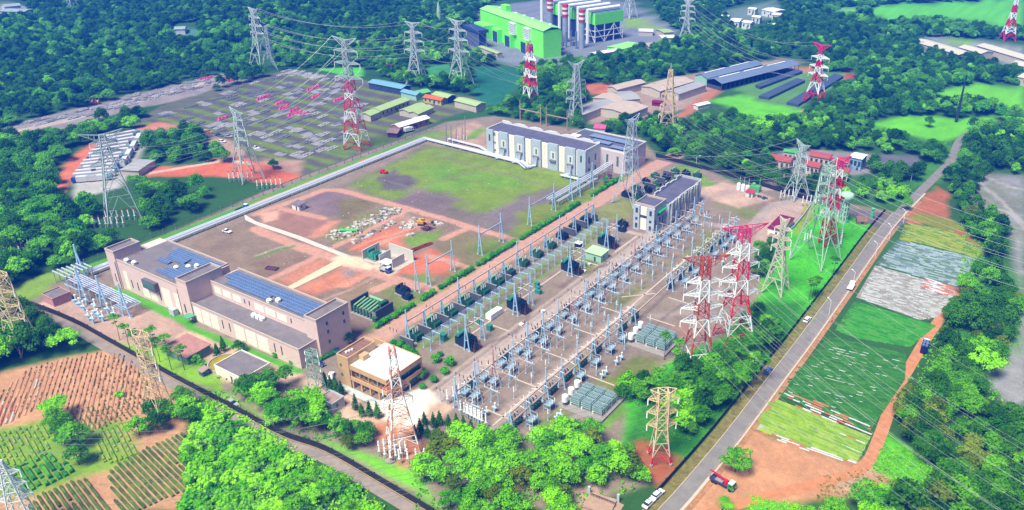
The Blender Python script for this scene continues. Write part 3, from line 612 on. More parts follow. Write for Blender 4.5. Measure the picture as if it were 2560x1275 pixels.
zone([(2100, 430), (2330, 455), (2290, 480), (2260, 520), (2180, 480), (2100, 480)], 'mb', .75, 1.2)
zone([(2385, 440), (2450, 450), (2450, 520), (2445, 590), (2490, 640), (2560, 700), (2590, 780), (2540, 870), (2450, 905), (2455, 950), (2520, 1015), (2620, 1010), (2620, 1240), (2480, 1310), (2280, 1310), (2350, 1200), (2290, 1110), (2230, 1050), (2270, 955), (2330, 880), (2370, 780), (2430, 690), (2470, 635), (2400, 545), (2370, 480)], 'mddmdmdo', .85, 1.5, 'dark leafy tree in the wood beyond the crop plots', 'trees in the wood beyond the crop plots')
zone([(2000, 1262), (2120, 1250), (2230, 1210), (2290, 1310), (1990, 1310)], 'bv', .75, 1.6, 'bright bushy tree at the end of the dirt track', 'trees at the end of the dirt track')
zone([(2200, 1120), (2260, 1090), (2330, 1190), (2260, 1190)], CLEAR)
zone([(2490, 590), (2600, 590), (2600, 800), (2562, 790), (2545, 690)], CLEAR)
zone([(2535, 790), (2600, 770), (2600, 1005), (2500, 1005), (2450, 945), (2510, 890)], CLEAR)
zone([(2285, 838), (2345, 838), (2352, 905), (2325, 935), (2282, 965)], CLEAR)
def kind_at(px, py):
    hit = ('f', 'mmdbdwmd', 1.0, 1.0, None, None, 'broadleaf_tree')
    for a, keys, size, dens, label, group, name, (lo, hi) in ZONES:
        if lo[0] <= px <= hi[0] and lo[1] <= py <= hi[1] and bool(inside(a, np.array([px]), np.array([py]))[0]):
            hit = (None if keys is None else 'z', keys, size, dens, label, group, name)
    return hit
_road_w = np.array(RIGHT_ROAD); _lane_w = np.array(LOWER_ROAD)
trees = []
_r = random.Random(5)
_cells = []
for y in np.arange(40, 1330, 4.6):
    for x in np.arange(-1150, 120, 4.6): _cells.append((x, y))
_c = np.array(_cells); _c = _c + np.random.RandomState(3).uniform(-1.9, 1.9, _c.shape)
_q = np.concatenate([_c, np.full((len(_c), 1), 5.0)], 1) - np.array([0, 0, CAM_H]); _d = _q @ AX_F
_px = CX + F_PX * (_q @ AX_R) / _d; _py = CY + F_PX * (_q @ AX_D) / _d
_ok = (_d > 60) & (_px > -110) & (_px < 2670) & (_py > -110) & (_py < 1420)
for (x, y), px, py, d in zip(_c[_ok], _px[_ok], _py[_ok], _d[_ok]):
    k, keys, size, dens, label, group, name = kind_at(px, py)
    keep = dens * (1.1 if 0 else .5 if d < 480 else .58 if d < 800 else .62)
    if k is None or _r.random() > keep: continue
    bx, by = project((x, y, 0)); kb = kind_at(bx, by)
    if kb[0] is None: continue
    if np.hypot(_road_w[:, 0] - x, _road_w[:, 1] - y).min() < 5.5 or np.hypot(_lane_w[:, 0] - x, _lane_w[:, 1] - y).min() < 3.6: continue
    key = _r.choice(keys); v = vnoise(np.array([x]), np.array([y]), 70)[0]
    if k == 'f': key = 'd' if v < .42 and _r.random() < .7 else key; key = 'v' if (d < 560 and v > .6 and _r.random() < .3) else key
    big = (.78 + .6 * v) * size * _r.uniform(.75, 1.15) * (1.0 if d < 500 else 0.9 if d < 800 else .92)
    trees.append((d, x, y, key + str(_r.randrange(2 if key in 'wvogpch' else 3)), big, _r.random() * 6.28, k, label, group, name))
trees.sort()
shrubs = [t for t in trees if t[9] == 'tall_shrub']; broad = [t for t in trees if t[9] != 'tall_shrub']
rest = broad[250:] + shrubs[190:]
for d, x, y, key, s, rz, k, label, group, name in broad[:250] + shrubs[:190]:
    plant_tree(key, x, y, s, rz, name, label or 'dense green tree in the wood behind the switchyard fence', group or 'trees of the wood behind the fence')
print('trees', len(broad), len(shrubs), 'as forest', len(rest))
# the far wood: one mass of instances of the same crowns
hosts = {}
for key, (cm, tm, R, H) in PROTO.items():
    for o in COL.objects:
        if o.type == 'MESH' and o.data == cm: hosts[key] = o; break
    else: hosts[key] = None
def forest(name, items):
    keys = sorted(set(t[3] for t in items))
    me = bpy.data.meshes.new(name); me.vertices.add(len(items))
    me.vertices.foreach_set('co', np.array([(t[1], t[2], float(hill(np.array([t[1]]), np.array([t[2]]))[0]) - .5) for t in items], np.float32).ravel())
    for an, ty, vals in (('idx', 'INT', [keys.index(t[3]) for t in items]), ('scl', 'FLOAT_VECTOR', [c for t in items for c in (t[4] * RND.uniform(.82, 1.18), t[4] * RND.uniform(.82, 1.18), t[4] * RND.uniform(.8, 1.25))]), ('rot', 'FLOAT', [t[5] for t in items])):
        at = me.attributes.new(an, ty, 'POINT'); at.data.foreach_set('vector' if ty == 'FLOAT_VECTOR' else 'value', vals)
    o = bpy.data.objects.new(name, me); COL.objects.link(o); struct(o, 'stuff')
    ng = bpy.data.node_groups.new('scatter_' + name, 'GeometryNodeTree')
    ng.interface.new_socket('Geometry', in_out='INPUT', socket_type='NodeSocketGeometry'); ng.interface.new_socket('Geometry', in_out='OUTPUT', socket_type='NodeSocketGeometry')
    N = ng.nodes; Lk = ng.links.new
    gi = N.new('NodeGroupInput'); go = N.new('NodeGroupOutput'); iop = N.new('GeometryNodeInstanceOnPoints'); jn = N.new('GeometryNodeGeometryToInstance')
    prev = None
    for kx in reversed(keys):
        oi = N.new('GeometryNodeObjectInfo'); oi.inputs['Object'].default_value = hosts[kx]; oi.transform_space = 'ORIGINAL'
        Lk(oi.outputs['Geometry'], jn.inputs[0])
    iop.inputs['Pick Instance'].default_value = True
    def attr(n, t):
        a = N.new('GeometryNodeInputNamedAttribute'); a.data_type = t; a.inputs['Name'].default_value = n
        return next(s for s in a.outputs if s.enabled and s.name == 'Attribute')
    cx = N.new('ShaderNodeCombineXYZ'); Lk(attr('rot', 'FLOAT'), cx.inputs[2])
    Lk(gi.outputs[0], iop.inputs['Points']); Lk(jn.outputs[0], iop.inputs['Instance']); Lk(attr('idx', 'INT'), iop.inputs['Instance Index'])
    Lk(cx.outputs[0], iop.inputs['Rotation']); Lk(attr('scl', 'FLOAT_VECTOR'), iop.inputs['Scale']); Lk(iop.outputs[0], go.inputs[0])
    md = o.modifiers.new('scatter', 'NODES'); md.node_group = ng
    return o
for key in list(PROTO):                   # every kind of crown needs one planted tree to copy from
    if hosts[key] is None and any(t[3] == key for t in rest):
        t = next(t for t in rest if t[3] == key); rest.remove(t)
        tr = plant_tree(key, t[1], t[2], t[4], t[5], t[9], t[7] or 'dense green tree in the wood behind the switchyard fence', t[8] or 'trees of the wood behind the fence')
        hosts[key] = tr.children[0]
forest('forest', rest)
def tree_at(px, py, key, s, label, group=None, name='tree', cat='tree'):
    p = P(px, py); return plant_tree(key, p[0], p[1], s, RND.random() * 6.28, name, label, group, cat)
# ------------------------------------------------------------------ buildings
PINK = mat('pink_tile_wall', seen(220, 194, 188, 1.55), .8, var=.07, scale=.5); PANEL = mat('cream_panel', seen(240, 234, 220, 1.6), .7, var=.05)
ROOFG = mat('roof_membrane', seen(146, 138, 144, 1.0), .9, var=.2, scale=.35); ROOFD = mat('dark_roof', seen(112, 112, 140), .9, var=.2, scale=.3)
COPING = mat('coping', seen(235, 215, 205), .7, var=.06); WHITEW = mat('white_wall', seen(238, 238, 236, 1.3), .7, var=.05, scale=.4)
BLUEGREY = mat('blue_grey_wall', seen(194, 208, 222, 1.25), .7, var=.08, scale=.5); GREYW = mat('grey_wall', seen(182, 192, 204, 1.5), .7, var=.08, scale=.5)
GLASS = mat('dark_glass', (.03, .06, .09), .12, spec=.6, var=.1); GLASSG = mat('green_glass', (.05, .16, .13), .12, spec=.6, var=.2)
SOLAR = None
TAN = mat('tan_wall', seen(216, 178, 134, 1.3), .8, var=.07, scale=.5); WHITEROOF = mat('white_roof', (.9, .9, .9), .6, var=.02, scale=.2)
WHITE = mat('white_paint', (.78, .79, .80), .5, var=.06); GREENP = mat('green_canopy', seen(60, 210, 100), .6)
def solarmat():
    m = bpy.data.materials.new('solar_panel'); m.use_nodes = True; nt = m.node_tree; b = nt.nodes['Principled BSDF']
    tc = nt.nodes.new('ShaderNodeTexCoord'); br = nt.nodes.new('ShaderNodeTexBrick'); br.offset = 0
    br.inputs['Color1'].default_value = (.07, .12, .26, 1); br.inputs['Color2'].default_value = (.055, .095, .21, 1); br.inputs['Mortar'].default_value = (.2, .27, .4, 1)
    br.inputs['Scale'].default_value = 1; br.inputs['Mortar Size'].default_value = .05; br.inputs['Brick Width'].default_value = 1.1; br.inputs['Row Height'].default_value = .85
    nt.links.new(tc.outputs['Object'], br.inputs[0]); nt.links.new(br.outputs[0], b.inputs['Base Color']); b.inputs['Roughness'].default_value = .25; return m
SOLAR = solarmat()
class Bld:
    def __init__(s, name, label, cat, ox, oy, rz=0, group=None): s.t = thing(name, label, cat, (ox, oy, 0), rz, group); s.ox, s.oy = (ox, oy) if rz == 0 else (0, 0)
    def part(s, name, m, mb, parent=None, label=None):
        mb.v = [(x - s.ox, y - s.oy, z) for x, y, z in mb.v]; o = mb.build(name, m, parent or s.t)
        if label: o['label'] = label
        return o
    def box(s, name, m, x0, y0, z0, x1, y1, z1, parent=None): return s.part(name, m, MB().box(x0, y0, z0, x1, y1, z1), parent)
def parapet(x0, y0, x1, y1, z, h, t=.35):
    return MB().box(x0, y0, z, x1, y0 + t, z + h).box(x0, y1 - t, z, x1, y1, z + h).box(x0, y0 + t, z, x0 + t, y1 - t, z + h).box(x1 - t, y0 + t, z, x1, y1 - t, z + h)
# the long building with solar panels
A = Bld('substation_building', 'long pink and cream building with solar panels and a lower wing in front', 'building', -314, 149)
A.box('wall', PINK, -314, 149, 0, -270, 170.5, 12.4); A.box('wall', PINK, -264.6, 158, 0, -206.4, 170.5, 12.4)
A.box('wing', PINK, -264, 149, 0, -206.6, 157.97, 7.3)
for x0, y0, x1, y1, z in ((-315, 148.6, -309.3, 159.5, 15.6), (-270.4, 148.7, -264.3, 163.5, 15.6), (-211, 156.6, -205.2, 171, 15.3)):
    s = A.box('stair_tower', PINK, x0, y0, 0, x1, y1, z); A.part('parapet', COPING, parapet(x0 - .1, y0 - .1, x1 + .1, y1 + .1, z + .02, .9), s)
    A.box('roof', ROOFG, x0 + .4, y0 + .4, z + .01, x1 - .4, y1 - .4, z + .12, s)
for x0, y0, x1, y1, z in ((-309.2, 149, -270.5, 170.5, 12.4), (-264.2, 158, -211.1, 170.5, 12.4), (-264.2, 149, -206.6, 157.9, 7.3)):
    A.box('roof', ROOFG, x0 + .3, y0 + .3, z + .01, x1 - .3, y1 - .1, z + .12)
    A.part('parapet', COPING, MB().box(x0, y0 - .06, z, x1, y0 + .3, z + .75).box(x0, y1 - .3, z, x1, y1 + .05, z + (.75 if z > 10 else .05)).box(x1 - .3, y0 + .3, z, x1 + .06, y1 - .3, z + .75))
for x0, x1 in ((-306.6, -304), (-295.3, -291), (-290.4, -286.2), (-282, -277), (-274.5, -271.5)):
    for z0, z1 in ((1.0, 4.6), (5.0, 8.8)):
        if (x0, z0) in ((-295.3, 5.0), (-290.4, 5.0)): z1 = 6.6
        A.box('wall_panel', PANEL, x0, 148.93, z0, x1, 149.1, z1)
for x0, x1 in ((-263.2, -259.4), (-258.7, -254.6), (-253.9, -249.6), (-240.5, -235.2), (-234.4, -229), (-228.2, -222.6)):
    for z0, z1 in ((.7, 3.4), (3.8, 6.5)): A.box('wall_panel', PANEL, x0, 148.93, z0, x1, 149.1, z1)
for x0, x1 in ((-262.5, -258.6), (-257.6, -252.9), (-251.8, -247.2), (-239.8, -234.8), (-233.8, -228.6), (-227.6, -222.6)): A.box('wall_panel', PANEL, x0, 157.92, 8.5, x1, 158.1, 11.2)
for x in (-312.5, -302.3, -298.4, -284.2, -268.6, -247.4, -243.5, -219.5, -216): A.box('window', GLASS, x, 148.5 if x in (-312.5, -268.6) else 148.9, 2.5, x + .5, 149.2, 6.0)
for x in (-245.4, -242.8, -220.5): A.box('window', GLASS, x, 157.88, 9.2, x + .4, 158.2, 11)
sc = A.box('canopy', mat('canopy_frame', seen(120, 120, 130), .6), -291.5, 147.3, 6.8, -283.4, 148.95, 10.4); A.box('pane', GLASSG, -290.7, 147.22, 7.5, -284.2, 147.5, 9.8, sc)
for y, z in ((160.5, 12), (160.5, 8.6), (160.5, 4.6), (168, 9), (168, 12.4)): A.box('window', GLASS, -205.4, y, z, -205.12, y + .8, z + 1.4)
for x, n in ((-309.8, 'drain_pipe'), (-270.6, 'drain_pipe')): A.part(n, mat('pipe_grey', seen(140, 130, 130)), MB().tube((x, 148.4, 0), (x, 148.4, 12), .12, 6))
A.box('doorway', mat('green_awning', seen(110, 190, 150)), -266.3, 145.5, 2.8, -262.8, 148.7, 3.05)
A.box('plant_unit', GREYW, -276.5, 146.6, 0, -273.5, 148.5, 2.6)
# solar arrays on the roof
def solar(x0, x1, y, w=1.7, z=12.55, label=''):
    t = thing('solar_array', label, 'solar array', ((x0 + x1) / 2, y, z), 0, 'solar arrays on the long roof'); h = (x1 - x0) / 2
    MB().poly([(-h, -w / 2, .35), (h, -w / 2, .35), (h, w / 2, .75), (-h, w / 2, .75)]).add([(-h, -w / 2, .29), (h, -w / 2, .29), (h, w / 2, .69), (-h, w / 2, .69)], [(3, 2, 1, 0)]).build('panel', SOLAR, t)
    mb = MB()
    for k in range(int(h)): mb.bar((-h + 1 + 2 * k, -w / 2 + .2, 0), (-h + 1 + 2 * k, -w / 2 + .2, .36), .08).bar((-h + 1 + 2 * k, w / 2 - .2, 0), (-h + 1 + 2 * k, w / 2 - .2, .7), .08)
    mb.build('rack', WHITE, t)
for i, (x0, x1, y) in enumerate(((-296.5, -289.5, 158.6), (-295, -284.5, 161.6), (-297, -285, 164.0))): solar(x0, x1, y, 2.1, label='short blue solar array at the far end of the long roof beyond the ventilators')
for y in (163.0, 165.2, 167.4): solar(-283 if y < 164 else -298, -270.8, y, 1.75, label='long blue solar array along the back parapet behind the ventilators')
for i, y in enumerate((152.6, 155, 157.4, 159.8)): solar(-288 + i * 1.2, -271.5, y, 1.9, label='blue solar array beside the middle stair tower')
for y in (163.2, 165.0, 166.8): solar(-262.5, -214, y + .6, 1.35, label='long blue solar array on the roof behind the lower wing')
for y in (160.6, 162.1): solar(-258, -235.5, y, 1.25, label='blue solar array above the lower wing next to the stair tower')
for y in (160.4, 162.0): solar(-229, -213, y, 1.3, label='short blue solar array near the right stair tower')
def vent(x, y, z, label):
    t = thing('roof_ventilator', label, 'ventilator', (x, y, z), 0, 'white ventilators on the long building')
    MB().cbox(0, 0, 0, 1.5, 1.5, .5).build('base', WHITE, t); MB().lathe(0, 0, [(.55, .5), (1.0, .8), (1.05, 1.0), (.6, 1.5), (.2, 1.6)], 10).build('hood', WHITE, t)
for x, y in ((-283.6, 157.4), (-280.4, 160.4), (-278.4, 162.6)): vent(x, y, 12.5, 'white mushroom ventilator between the solar arrays on the far roof')
for x, y in ((-304.8, 150.6), (-300.6, 151)): vent(x, y, 12.5, 'white ventilator at the front edge of the far roof')
for x, y in ((-233.6, 160), (-231.2, 162)): vent(x, y, 12.5, 'white ventilator between the two solar arrays above the wing')
for x in (-237.5, -235.2, -233): vent(x, 155.5, 7.42, 'one of three white ventilators in a row on the lower wing roof')

# white switchgear building
B = Bld('switchgear_building', 'white building with buttressed bays, a stepped parapet and a lower wing with solar panels', 'building', -287, 353)
B.box('wall', WHITEW, -287, 353.4, 0, -221, 368, 14.2); B.box('roof', ROOFD, -286.5, 353.9, 14.21, -221.5, 367.5, 14.35)
pm = MB()
for k in range(6):
    x = -287 + 11 * k; pm.box(x, 367.5, 14.2, x + 5.2, 368.05, 16.1).box(x + 5.2, 367.5, 14.2, x + 6.6, 368.05, 15.5).box(x + 6.6, 367.5, 14.2, x + 8.4, 368.05, 14.9).box(x + 8.4, 367.5, 14.2, x + 9.8, 368.05, 15.4).box(x + 9.8, 367.5, 14.2, x + 11, 368.05, 15.8)
pm.box(-287.05, 353.4, 14.2, -286.6, 367.5, 15.3).box(-221.4, 353.4, 14.2, -220.95, 367.5, 15.3); B.part('parapet', WHITEW, pm)
B.part('buttress', BLUEGREY, MB().box(-287.3, 352.6, 0, -282.6, 353.4, 14.9)); B.part('buttress', BLUEGREY, MB().box(-226, 352.6, 0, -220.7, 353.4, 15.0))
for k in range(5):
    x = -278.2 + 11.2 * k; x2 = x + 6.2
    B.part('buttress', BLUEGREY, MB().box(x, 352.3, 0, x2, 353.4, 15.0).box(x + 1.1, 352.2, 11, x2 - 1.1, 352.3, 14.2)); fr = B.part('bay_panel', WHITEW, MB().box(x + 1.6, 352.15, 6.2, x2 - 1.3, 352.3, 10.8))
    B.box('window', GLASSG, x + 2.9, 352.06, 7, x + 3.9, 352.2, 10, fr); B.box('canopy', mat('louvre', seen(150, 150, 160), .6), x + 1.2, 351.4, 5.1, x2 - 1, 352.25, 5.9)
    for dx in (-2.6, 6.9): B.part('pilaster', PANEL, MB().box(x + dx, 352.9, 0, x + dx + 1.8, 353.4, 14.0))
    for dz in (2.5, 7.0, 11.6): B.box('louvre', mat('louvre', seen(150, 150, 160), .6), x - 4.3, 353.3, dz, x - 3.1, 353.42, dz + (2 if dz > 11 else 1.1))
for x in (-285.5, -224): B.box('window', GLASS, x, 352.5, 8.3, x + 1, 352.7, 12)
for y in (356, 362.5): B.box('window', GLASS, -221.1, y, 7, -220.9, y + 1.4, 10.5); B.box('window', GLASS, -221.1, y, 1.2, -220.9, y + 1.4, 4)
B.box('wing', mat('pinkish_wall', seen(222, 208, 212, 1.25), .75, var=.06), -245, 368.1, 0, -205, 391, 11.9); B.box('roof', ROOFD, -244.6, 368.6, 11.91, -205.4, 390.6, 12.05)
B.part('parapet', WHITEW, parapet(-245.05, 368.3, -204.9, 391.1, 11.9, .8)); B.box('roof_house', PANEL, -243.5, 370, 12, -238, 376, 14.2)
B.box('wing', BLUEGREY, -221, 371.0, 0, -204.95, 371.6, 11.8) if 0 else None
for x in (-217, -210.5): B.box('window', GLASSG, x, 367.9, 4.2, x + 1.2, 368.15, 9.6)
for k, (x0, x1, y0, y1) in enumerate(((-236, -208, 380.5, 386), (-231, -219, 374, 378.5), (-217, -208, 371, 375))):
    t = thing('solar_array', ['long pale blue solar roof on the wing of the white building', 'square pale solar panel on the wing of the white building', 'small pale solar panel at the near corner of the white building wing'][k], 'solar array', ((x0 + x1) / 2, (y0 + y1) / 2, 12.05), 0, 'solar panels on the white building')
    a, b = (x1 - x0) / 2, (y1 - y0) / 2; MB().box(-a, -b, .7, a, b, .8).build('panel', mat('pale_solar', seen(150, 170, 205), .3), t); MB().bar((-a + 1, 0, 0), (-a + 1, 0, .7), .2).bar((a - 1, 0, 0), (a - 1, 0, .7), .2).build('rack', WHITE, t)
# grey control building
C_ = Bld('control_building', 'blue grey three storey control building with a long stepped rear wing and green awning', 'building', -168, 311)
C_.box('wall', BLUEGREY, -167.6, 311.8, 0, -157.4, 323, 12.4); C_.part('parapet', COPING, parapet(-167.7, 311.7, -157.3, 323.1, 12.4, 1.0)); C_.box('roof', ROOFD, -167.2, 312.2, 12.41, -157.8, 322.6, 12.5)
for x0, x1 in ((-168, -164.9), (-160.9, -157.1)): C_.box('wall_bay', GREYW, x0, 311, 0, x1, 311.8, 12.2)
C_.box('wall_panel', PANEL, -164.4, 311.55, .4, -161.4, 311.8, 6.4); C_.box('wall_panel', PANEL, -164.4, 311.55, 7.8, -161.4, 311.8, 12)
C_.box('window', GLASS, -164.8, 311.5, 6.5, -161, 311.85, 7.7)
for z in (1, 5, 8.6):
    for x in (-166.9, -159.6): C_.box('window', GLASS, x, 310.93, z, x + 1.2, 311.1, z + (2.4 if z != 5 else 1.3))
C_.box('rear_wing', GREYW, -166.6, 323.05, 0, -155.6, 358, 10.8); C_.box('roof', ROOFD, -166.2, 323.3, 10.81, -156, 357.6, 10.95)
pm = MB(); pm.box(-166.65, 357.6, 10.8, -155.55, 358.05, 12.2)
for k in range(6):
    y = 323.2 + 5.75 * k; h = [.5, .9, 1.4, 1.4, .9, 1.5][k]; pm.box(-166.9, y, 10.8, -166.2, y + 3.4, 10.8 + h + .6).box(-166.9, y + 3.4, 10.8, -166.2, y + 5.7, 10.8 + h); pm.box(-156, y, 10.8, -155.3, y + 5.7, 10.9 + h * .6)
C_.part('parapet', mat('pale_parapet', seen(205, 210, 210, 1.2)), pm)
for k in range(5):
    y = 324.5 + 6.7 * k; C_.part('buttress', mat('pale_parapet', seen(205, 210, 210)), MB().box(-155.6, y, 0, -154.7, y + 2, 11.4).box(-155.6, y + 4.4, 0, -154.9, y + 5.4, 11.2)); C_.box('window', GLASS, -155.62, y + 2.6, 4, -155.4, y + 3.8, 8); C_.box('wall_panel', PANEL, -155.62, y + 2.3, .5, -155.45, y + 4.2, 3.4)
C_.box('awning', GREENP, -157.4, 314.6, 9.3, -156, 321.6, 9.7); C_.box('window', GLASS, -157.42, 315, 7.6, -157.2, 321, 9.2)
for y in (312.7, 317, 320): C_.box('window', GLASS, -157.42, y, 2.2, -157.2, y + .8, 6)
# office
D = Bld('office_building', 'tan two storey office with a white roof, red balcony and round windows', 'building', -189.5, 149.8)
D.box('wall', TAN, -186.5, 152.2, 0, -169.2, 166.2, 8.2); D.box('roof', WHITEROOF, -184.2, 151, 8.7, -168.2, 166.7, 8.95)
D.box('stair_block', TAN, -189.4, 150.4, 0, -184.3, 162.6, 11.2); D.part('parapet', TAN, parapet(-189.5, 150.3, -184.2, 162.7, 11.2, .7)); D.box('roof', mat('brown_roof', seen(160, 120, 110)), -189, 150.8, 11.21, -184.7, 162.2, 11.3)
D.part('parapet', TAN, MB().box(-184.2, 150.6, 7.4, -167.9, 151.0, 9.2).box(-168.2, 151, 7.4, -167.8, 167, 9.2).box(-189.4, 166.7, 0, -168, 167.1, 9.2))
D.part('balcony', TAN, MB().box(-184.2, 150.5, 3.3, -168, 150.8, 4.8).box(-168.1, 150.8, 3.3, -167.8, 166.7, 4.8).box(-184.2, 150.8, 3.3, -168.1, 152.2, 3.6).box(-169.2, 152.2, 3.3, -168.1, 166.7, 3.6)); D.part('floor', mat('red_floor', seen(150, 60, 60)), MB().box(-184.2, 150.85, 3.62, -168.15, 152.15, 3.66))
for k in range(5): D.part('column', TAN, MB().box(-184 + 3.9 * k, 150.7, 0, -183.4 + 3.9 * k, 151.2, 3.3).box(-184 + 3.9 * k, 150.7, 4.8, -183.7 + 3.9 * k, 151, 7.4))
for k in range(4): D.box('window', GLASSG, -183.8 + 3.9 * k + .7, 152.1, 4.4, -180.6 + 3.9 * k + .2, 152.3, 7.2); D.box('window', GLASS, -183.8 + 3.9 * k + .7, 152.1, .6, -180.6 + 3.9 * k + .2, 152.3, 2.9)
for k in range(3): D.box('window', GLASSG, -169.25, 153.2 + 4.4 * k, 4.4, -169.05, 157.2 + 4.4 * k, 7.2); D.box('window', GLASSG, -169.25, 153.2 + 4.4 * k, .6, -169.05, 156.6 + 4.4 * k, 2.9)
for z in (4.2, 8): D.part('window', GLASSG, MB().tube((-188, 150.42, z), (-188, 150.3, z), .55, 14))
D.part('roof_house', TAN, MB().box(-184.2, 154.8, 8.9, -182, 157.6, 10.8)); D.part('terrace', mat('pale_parapet', seen(190, 190, 195)), MB().box(-189.6, 147.6, .02, -167, 150.4, .18).box(-189.6, 146, .02, -184.5, 147.6, .12))
for k in range(3): tag(MB().lathe(-187.6 + k * .2, 153 + 1.1 * k, [(.4, 11.3), (.45, 11.9), (.2, 12.1)], 8).build('roof_tank', WHITE), 'small white round tank on the stair block roof of the tan office', 'tank', 'roof tanks on the office')
# small huts
def hut(name, label, cat, x0, y0, x1, y1, h, wm, rm, over=.4, door=True, group=None, par=False, rz=0):
    t = thing(name, label, cat, (x0, y0, 0), rz, group); w, d = x1 - x0, y1 - y0
    MB().box(0, 0, 0, w, d, h).build('wall', wm, t)
    if par: parapet(-.1, -.1, w + .1, d + .1, h, .5, .25).build('parapet', wm, t); MB().box(.15, .15, h, w - .15, d - .15, h + .1).build('roof', rm, t)
    else: MB().add([(-over, -over, h), (w + over, -over, h), (w + over, d + over, h + .35), (-over, d + over, h + .35), (-over, -over, h + .2), (w + over, -over, h + .2), (w + over, d + over, h + .55), (-over, d + over, h + .55)], [(3, 2, 1, 0), (4, 5, 6, 7), (0, 1, 5, 4), (1, 2, 6, 5), (2, 3, 7, 6), (3, 0, 4, 7)]).build('roof', rm, t)
    if door: MB().box(w * .55, -.04, .05, w * .55 + .9, .05, min(2.1, h * .8)).build('door', GLASS, t); MB().box(w - .05, d * .3, h * .45, w + .04, d * .3 + .9, h * .8).build('window', GLASS, t)
    return t
PGREEN = mat('pale_green_wall', seen(180, 232, 205, 1.15), .7, var=.06); PGROOF = mat('pale_green_roof', seen(208, 240, 196), .7, var=.05); MAROON = mat('maroon_roof', seen(150, 30, 80), .7)
hut('switch_hut', 'pale green flat roofed hut among the transformers', 'hut', -170, 272.6, -162.2, 278.8, 3.4, PGREEN, PGROOF)
hut('guard_hut', 'small pink flat roofed hut with raised parapet by the pale blue bus frame', 'hut', -324.5, 126.2, -317.2, 133, 3.2, mat('pink_wall', seen(214, 160, 160, 1.2)), ROOFG, par=True, door=False)
hut('pump_hut', 'small grey roofed hut standing alone in the bare ground beside the pipeline', 'hut', -316.5, 238.5, -311.5, 242.6, 2.8, WHITEW, ROOFG)
hut('generator_hut', 'grey hut with a roof box at the end of the office drive', 'hut', -185.2, 137.6, -179, 142.5, 3.4, GREYW, mat('pinkgrey_roof', seen(190, 160, 155)), par=True); 
hut('workshop', 'low flat roofed building with a mauve roof beside the round pond', 'building', -228.5, 131.5, -214, 142.4, 3.2, PANEL, ROOFG, par=True)
hut('store_shed', 'long green walled shed with a faded red roof left of the round pond', 'shed', -253, 129.5, -240.5, 138.5, 3.2, mat('green_wall', seen(130, 175, 140)), mat('faded_red_roof', seen(206, 150, 140)))
hut('blue_kiosk', 'tiny blue walled kiosk beside the round pond', 'kiosk', -232.5, 128.0, -230.2, 130.2, 2.0, mat('blue_wall', seen(90, 130, 200)), mat('pinkgrey_roof', seen(190, 160, 155)))
hut('open_shed', 'shed with a maroon roof at the edge of the switchyard lawn', 'shed', -112.6, 340.5, -106, 357, 3.2, PANEL, MAROON)
hut('brick_hut', 'small brick hut in front of the maroon roofed shed', 'hut', -109.8, 333.5, -106.6, 336.5, 2.2, mat('brick', seen(190, 110, 90)), mat('pinkgrey_roof', seen(190, 160, 155)))
hut('chemical_hut', 'little white hut with a red roof on the pale turning area', 'hut', -138.8, 377, -135, 380.4, 2.6, WHITEW, mat('red_roof', seen(225, 80, 90)))
# round pond
t = thing('round_pond', 'round concrete pond of yellow green water by the workshop', 'pond', (-230.5, 136.6, 0)); t.scale = (1, 1, 1)
MB().lathe(0, 0, [(5.6, 0), (5.6, 1.1), (5.2, 1.1), (5.2, .7)], 40).build('rim', CONC, t); MB().lathe(0, 0, [(5.2, .5), (5.2, .75)], 40).build('water', mat('green_water', seen(190, 170, 30), .12, var=.3, scale=.3, spec=.6), t)
# concrete blast walls with transformer bays
t = thing('blast_wall_bay', 'open bay of white concrete walls in the bare ground around a green transformer', 'wall', (-249.5, 219, 0)); GW = mat('pale_wall', seen(228, 226, 218, 1.15), .8, var=.06)
for q in ((0, 0, .4, 10, 4.2), (5.5, 10.6, 19.5, 11, 5), (9.6, .4, 10, 7, 4.6), (16.5, .8, 16.9, 8, 4.2)): MB().box(q[0], q[1], 0, q[2], q[3], q[4]).build('wall', GW, t)
MB().box(-.5, -.4, .02, 20, 11.4, .12).build('slab', CONC, t)
# water tower, statue shelter
t = thing('water_tower', 'pale green water tower of stacked openings topped by a round tank', 'water tower', (-87, 374, 0)); WT = mat('water_tower_green', seen(190, 236, 206, 1.15), .7, var=.05)
MB().lathe(0, 0, [(2.1, 0), (1.8, 11.5)], 8).build('shaft', WT, t); MB().lathe(0, 0, [(2.1, 11.5), (3.0, 12.2), (3.1, 14.6), (2.4, 15.1), (.6, 15.4)], 20).build('tank', WT, t, True)
for k in range(8):
    a = math.pi / 8 + k * math.pi / 4
    for z in (1.6, 4.0, 6.4, 8.8): o = MB().box(-.32, -.06, 0, .32, .06, 1.6).build('window', GLASSG, t); rr = (2.1 - .3 * (z + .8) / 11.5) * math.cos(math.pi / 8); o.location = (math.cos(a) * rr, math.sin(a) * rr, z); o.rotation_euler = (0, 0, a + math.pi / 2)
t = thing('brick_shelter', 'small leaning brown shelter on the lawn by the water tower', 'shelter', (-80.5, 375, 0), .5); MB().prism([(0, 0), (5, 0), (5, 3.4), (0, 3.4)], 0, 1.6).build('wall', mat('brown_wall', seen(176, 124, 100)), t); MB().add([(0, 0, 1.6), (5, 0, 1.6), (5, 3.4, 2.9), (0, 3.4, 2.9), (0, 3.4, 1.6), (5, 3.4, 1.6)], [(0, 1, 2, 3), (3, 2, 5, 4), (0, 3, 4), (1, 5, 2)]).build('roof', mat('brown_roof', seen(150, 110, 90)), t); MB().box(1.7, -.05, .3, 3.2, .06, 1.5).build('opening', GLASS, t)
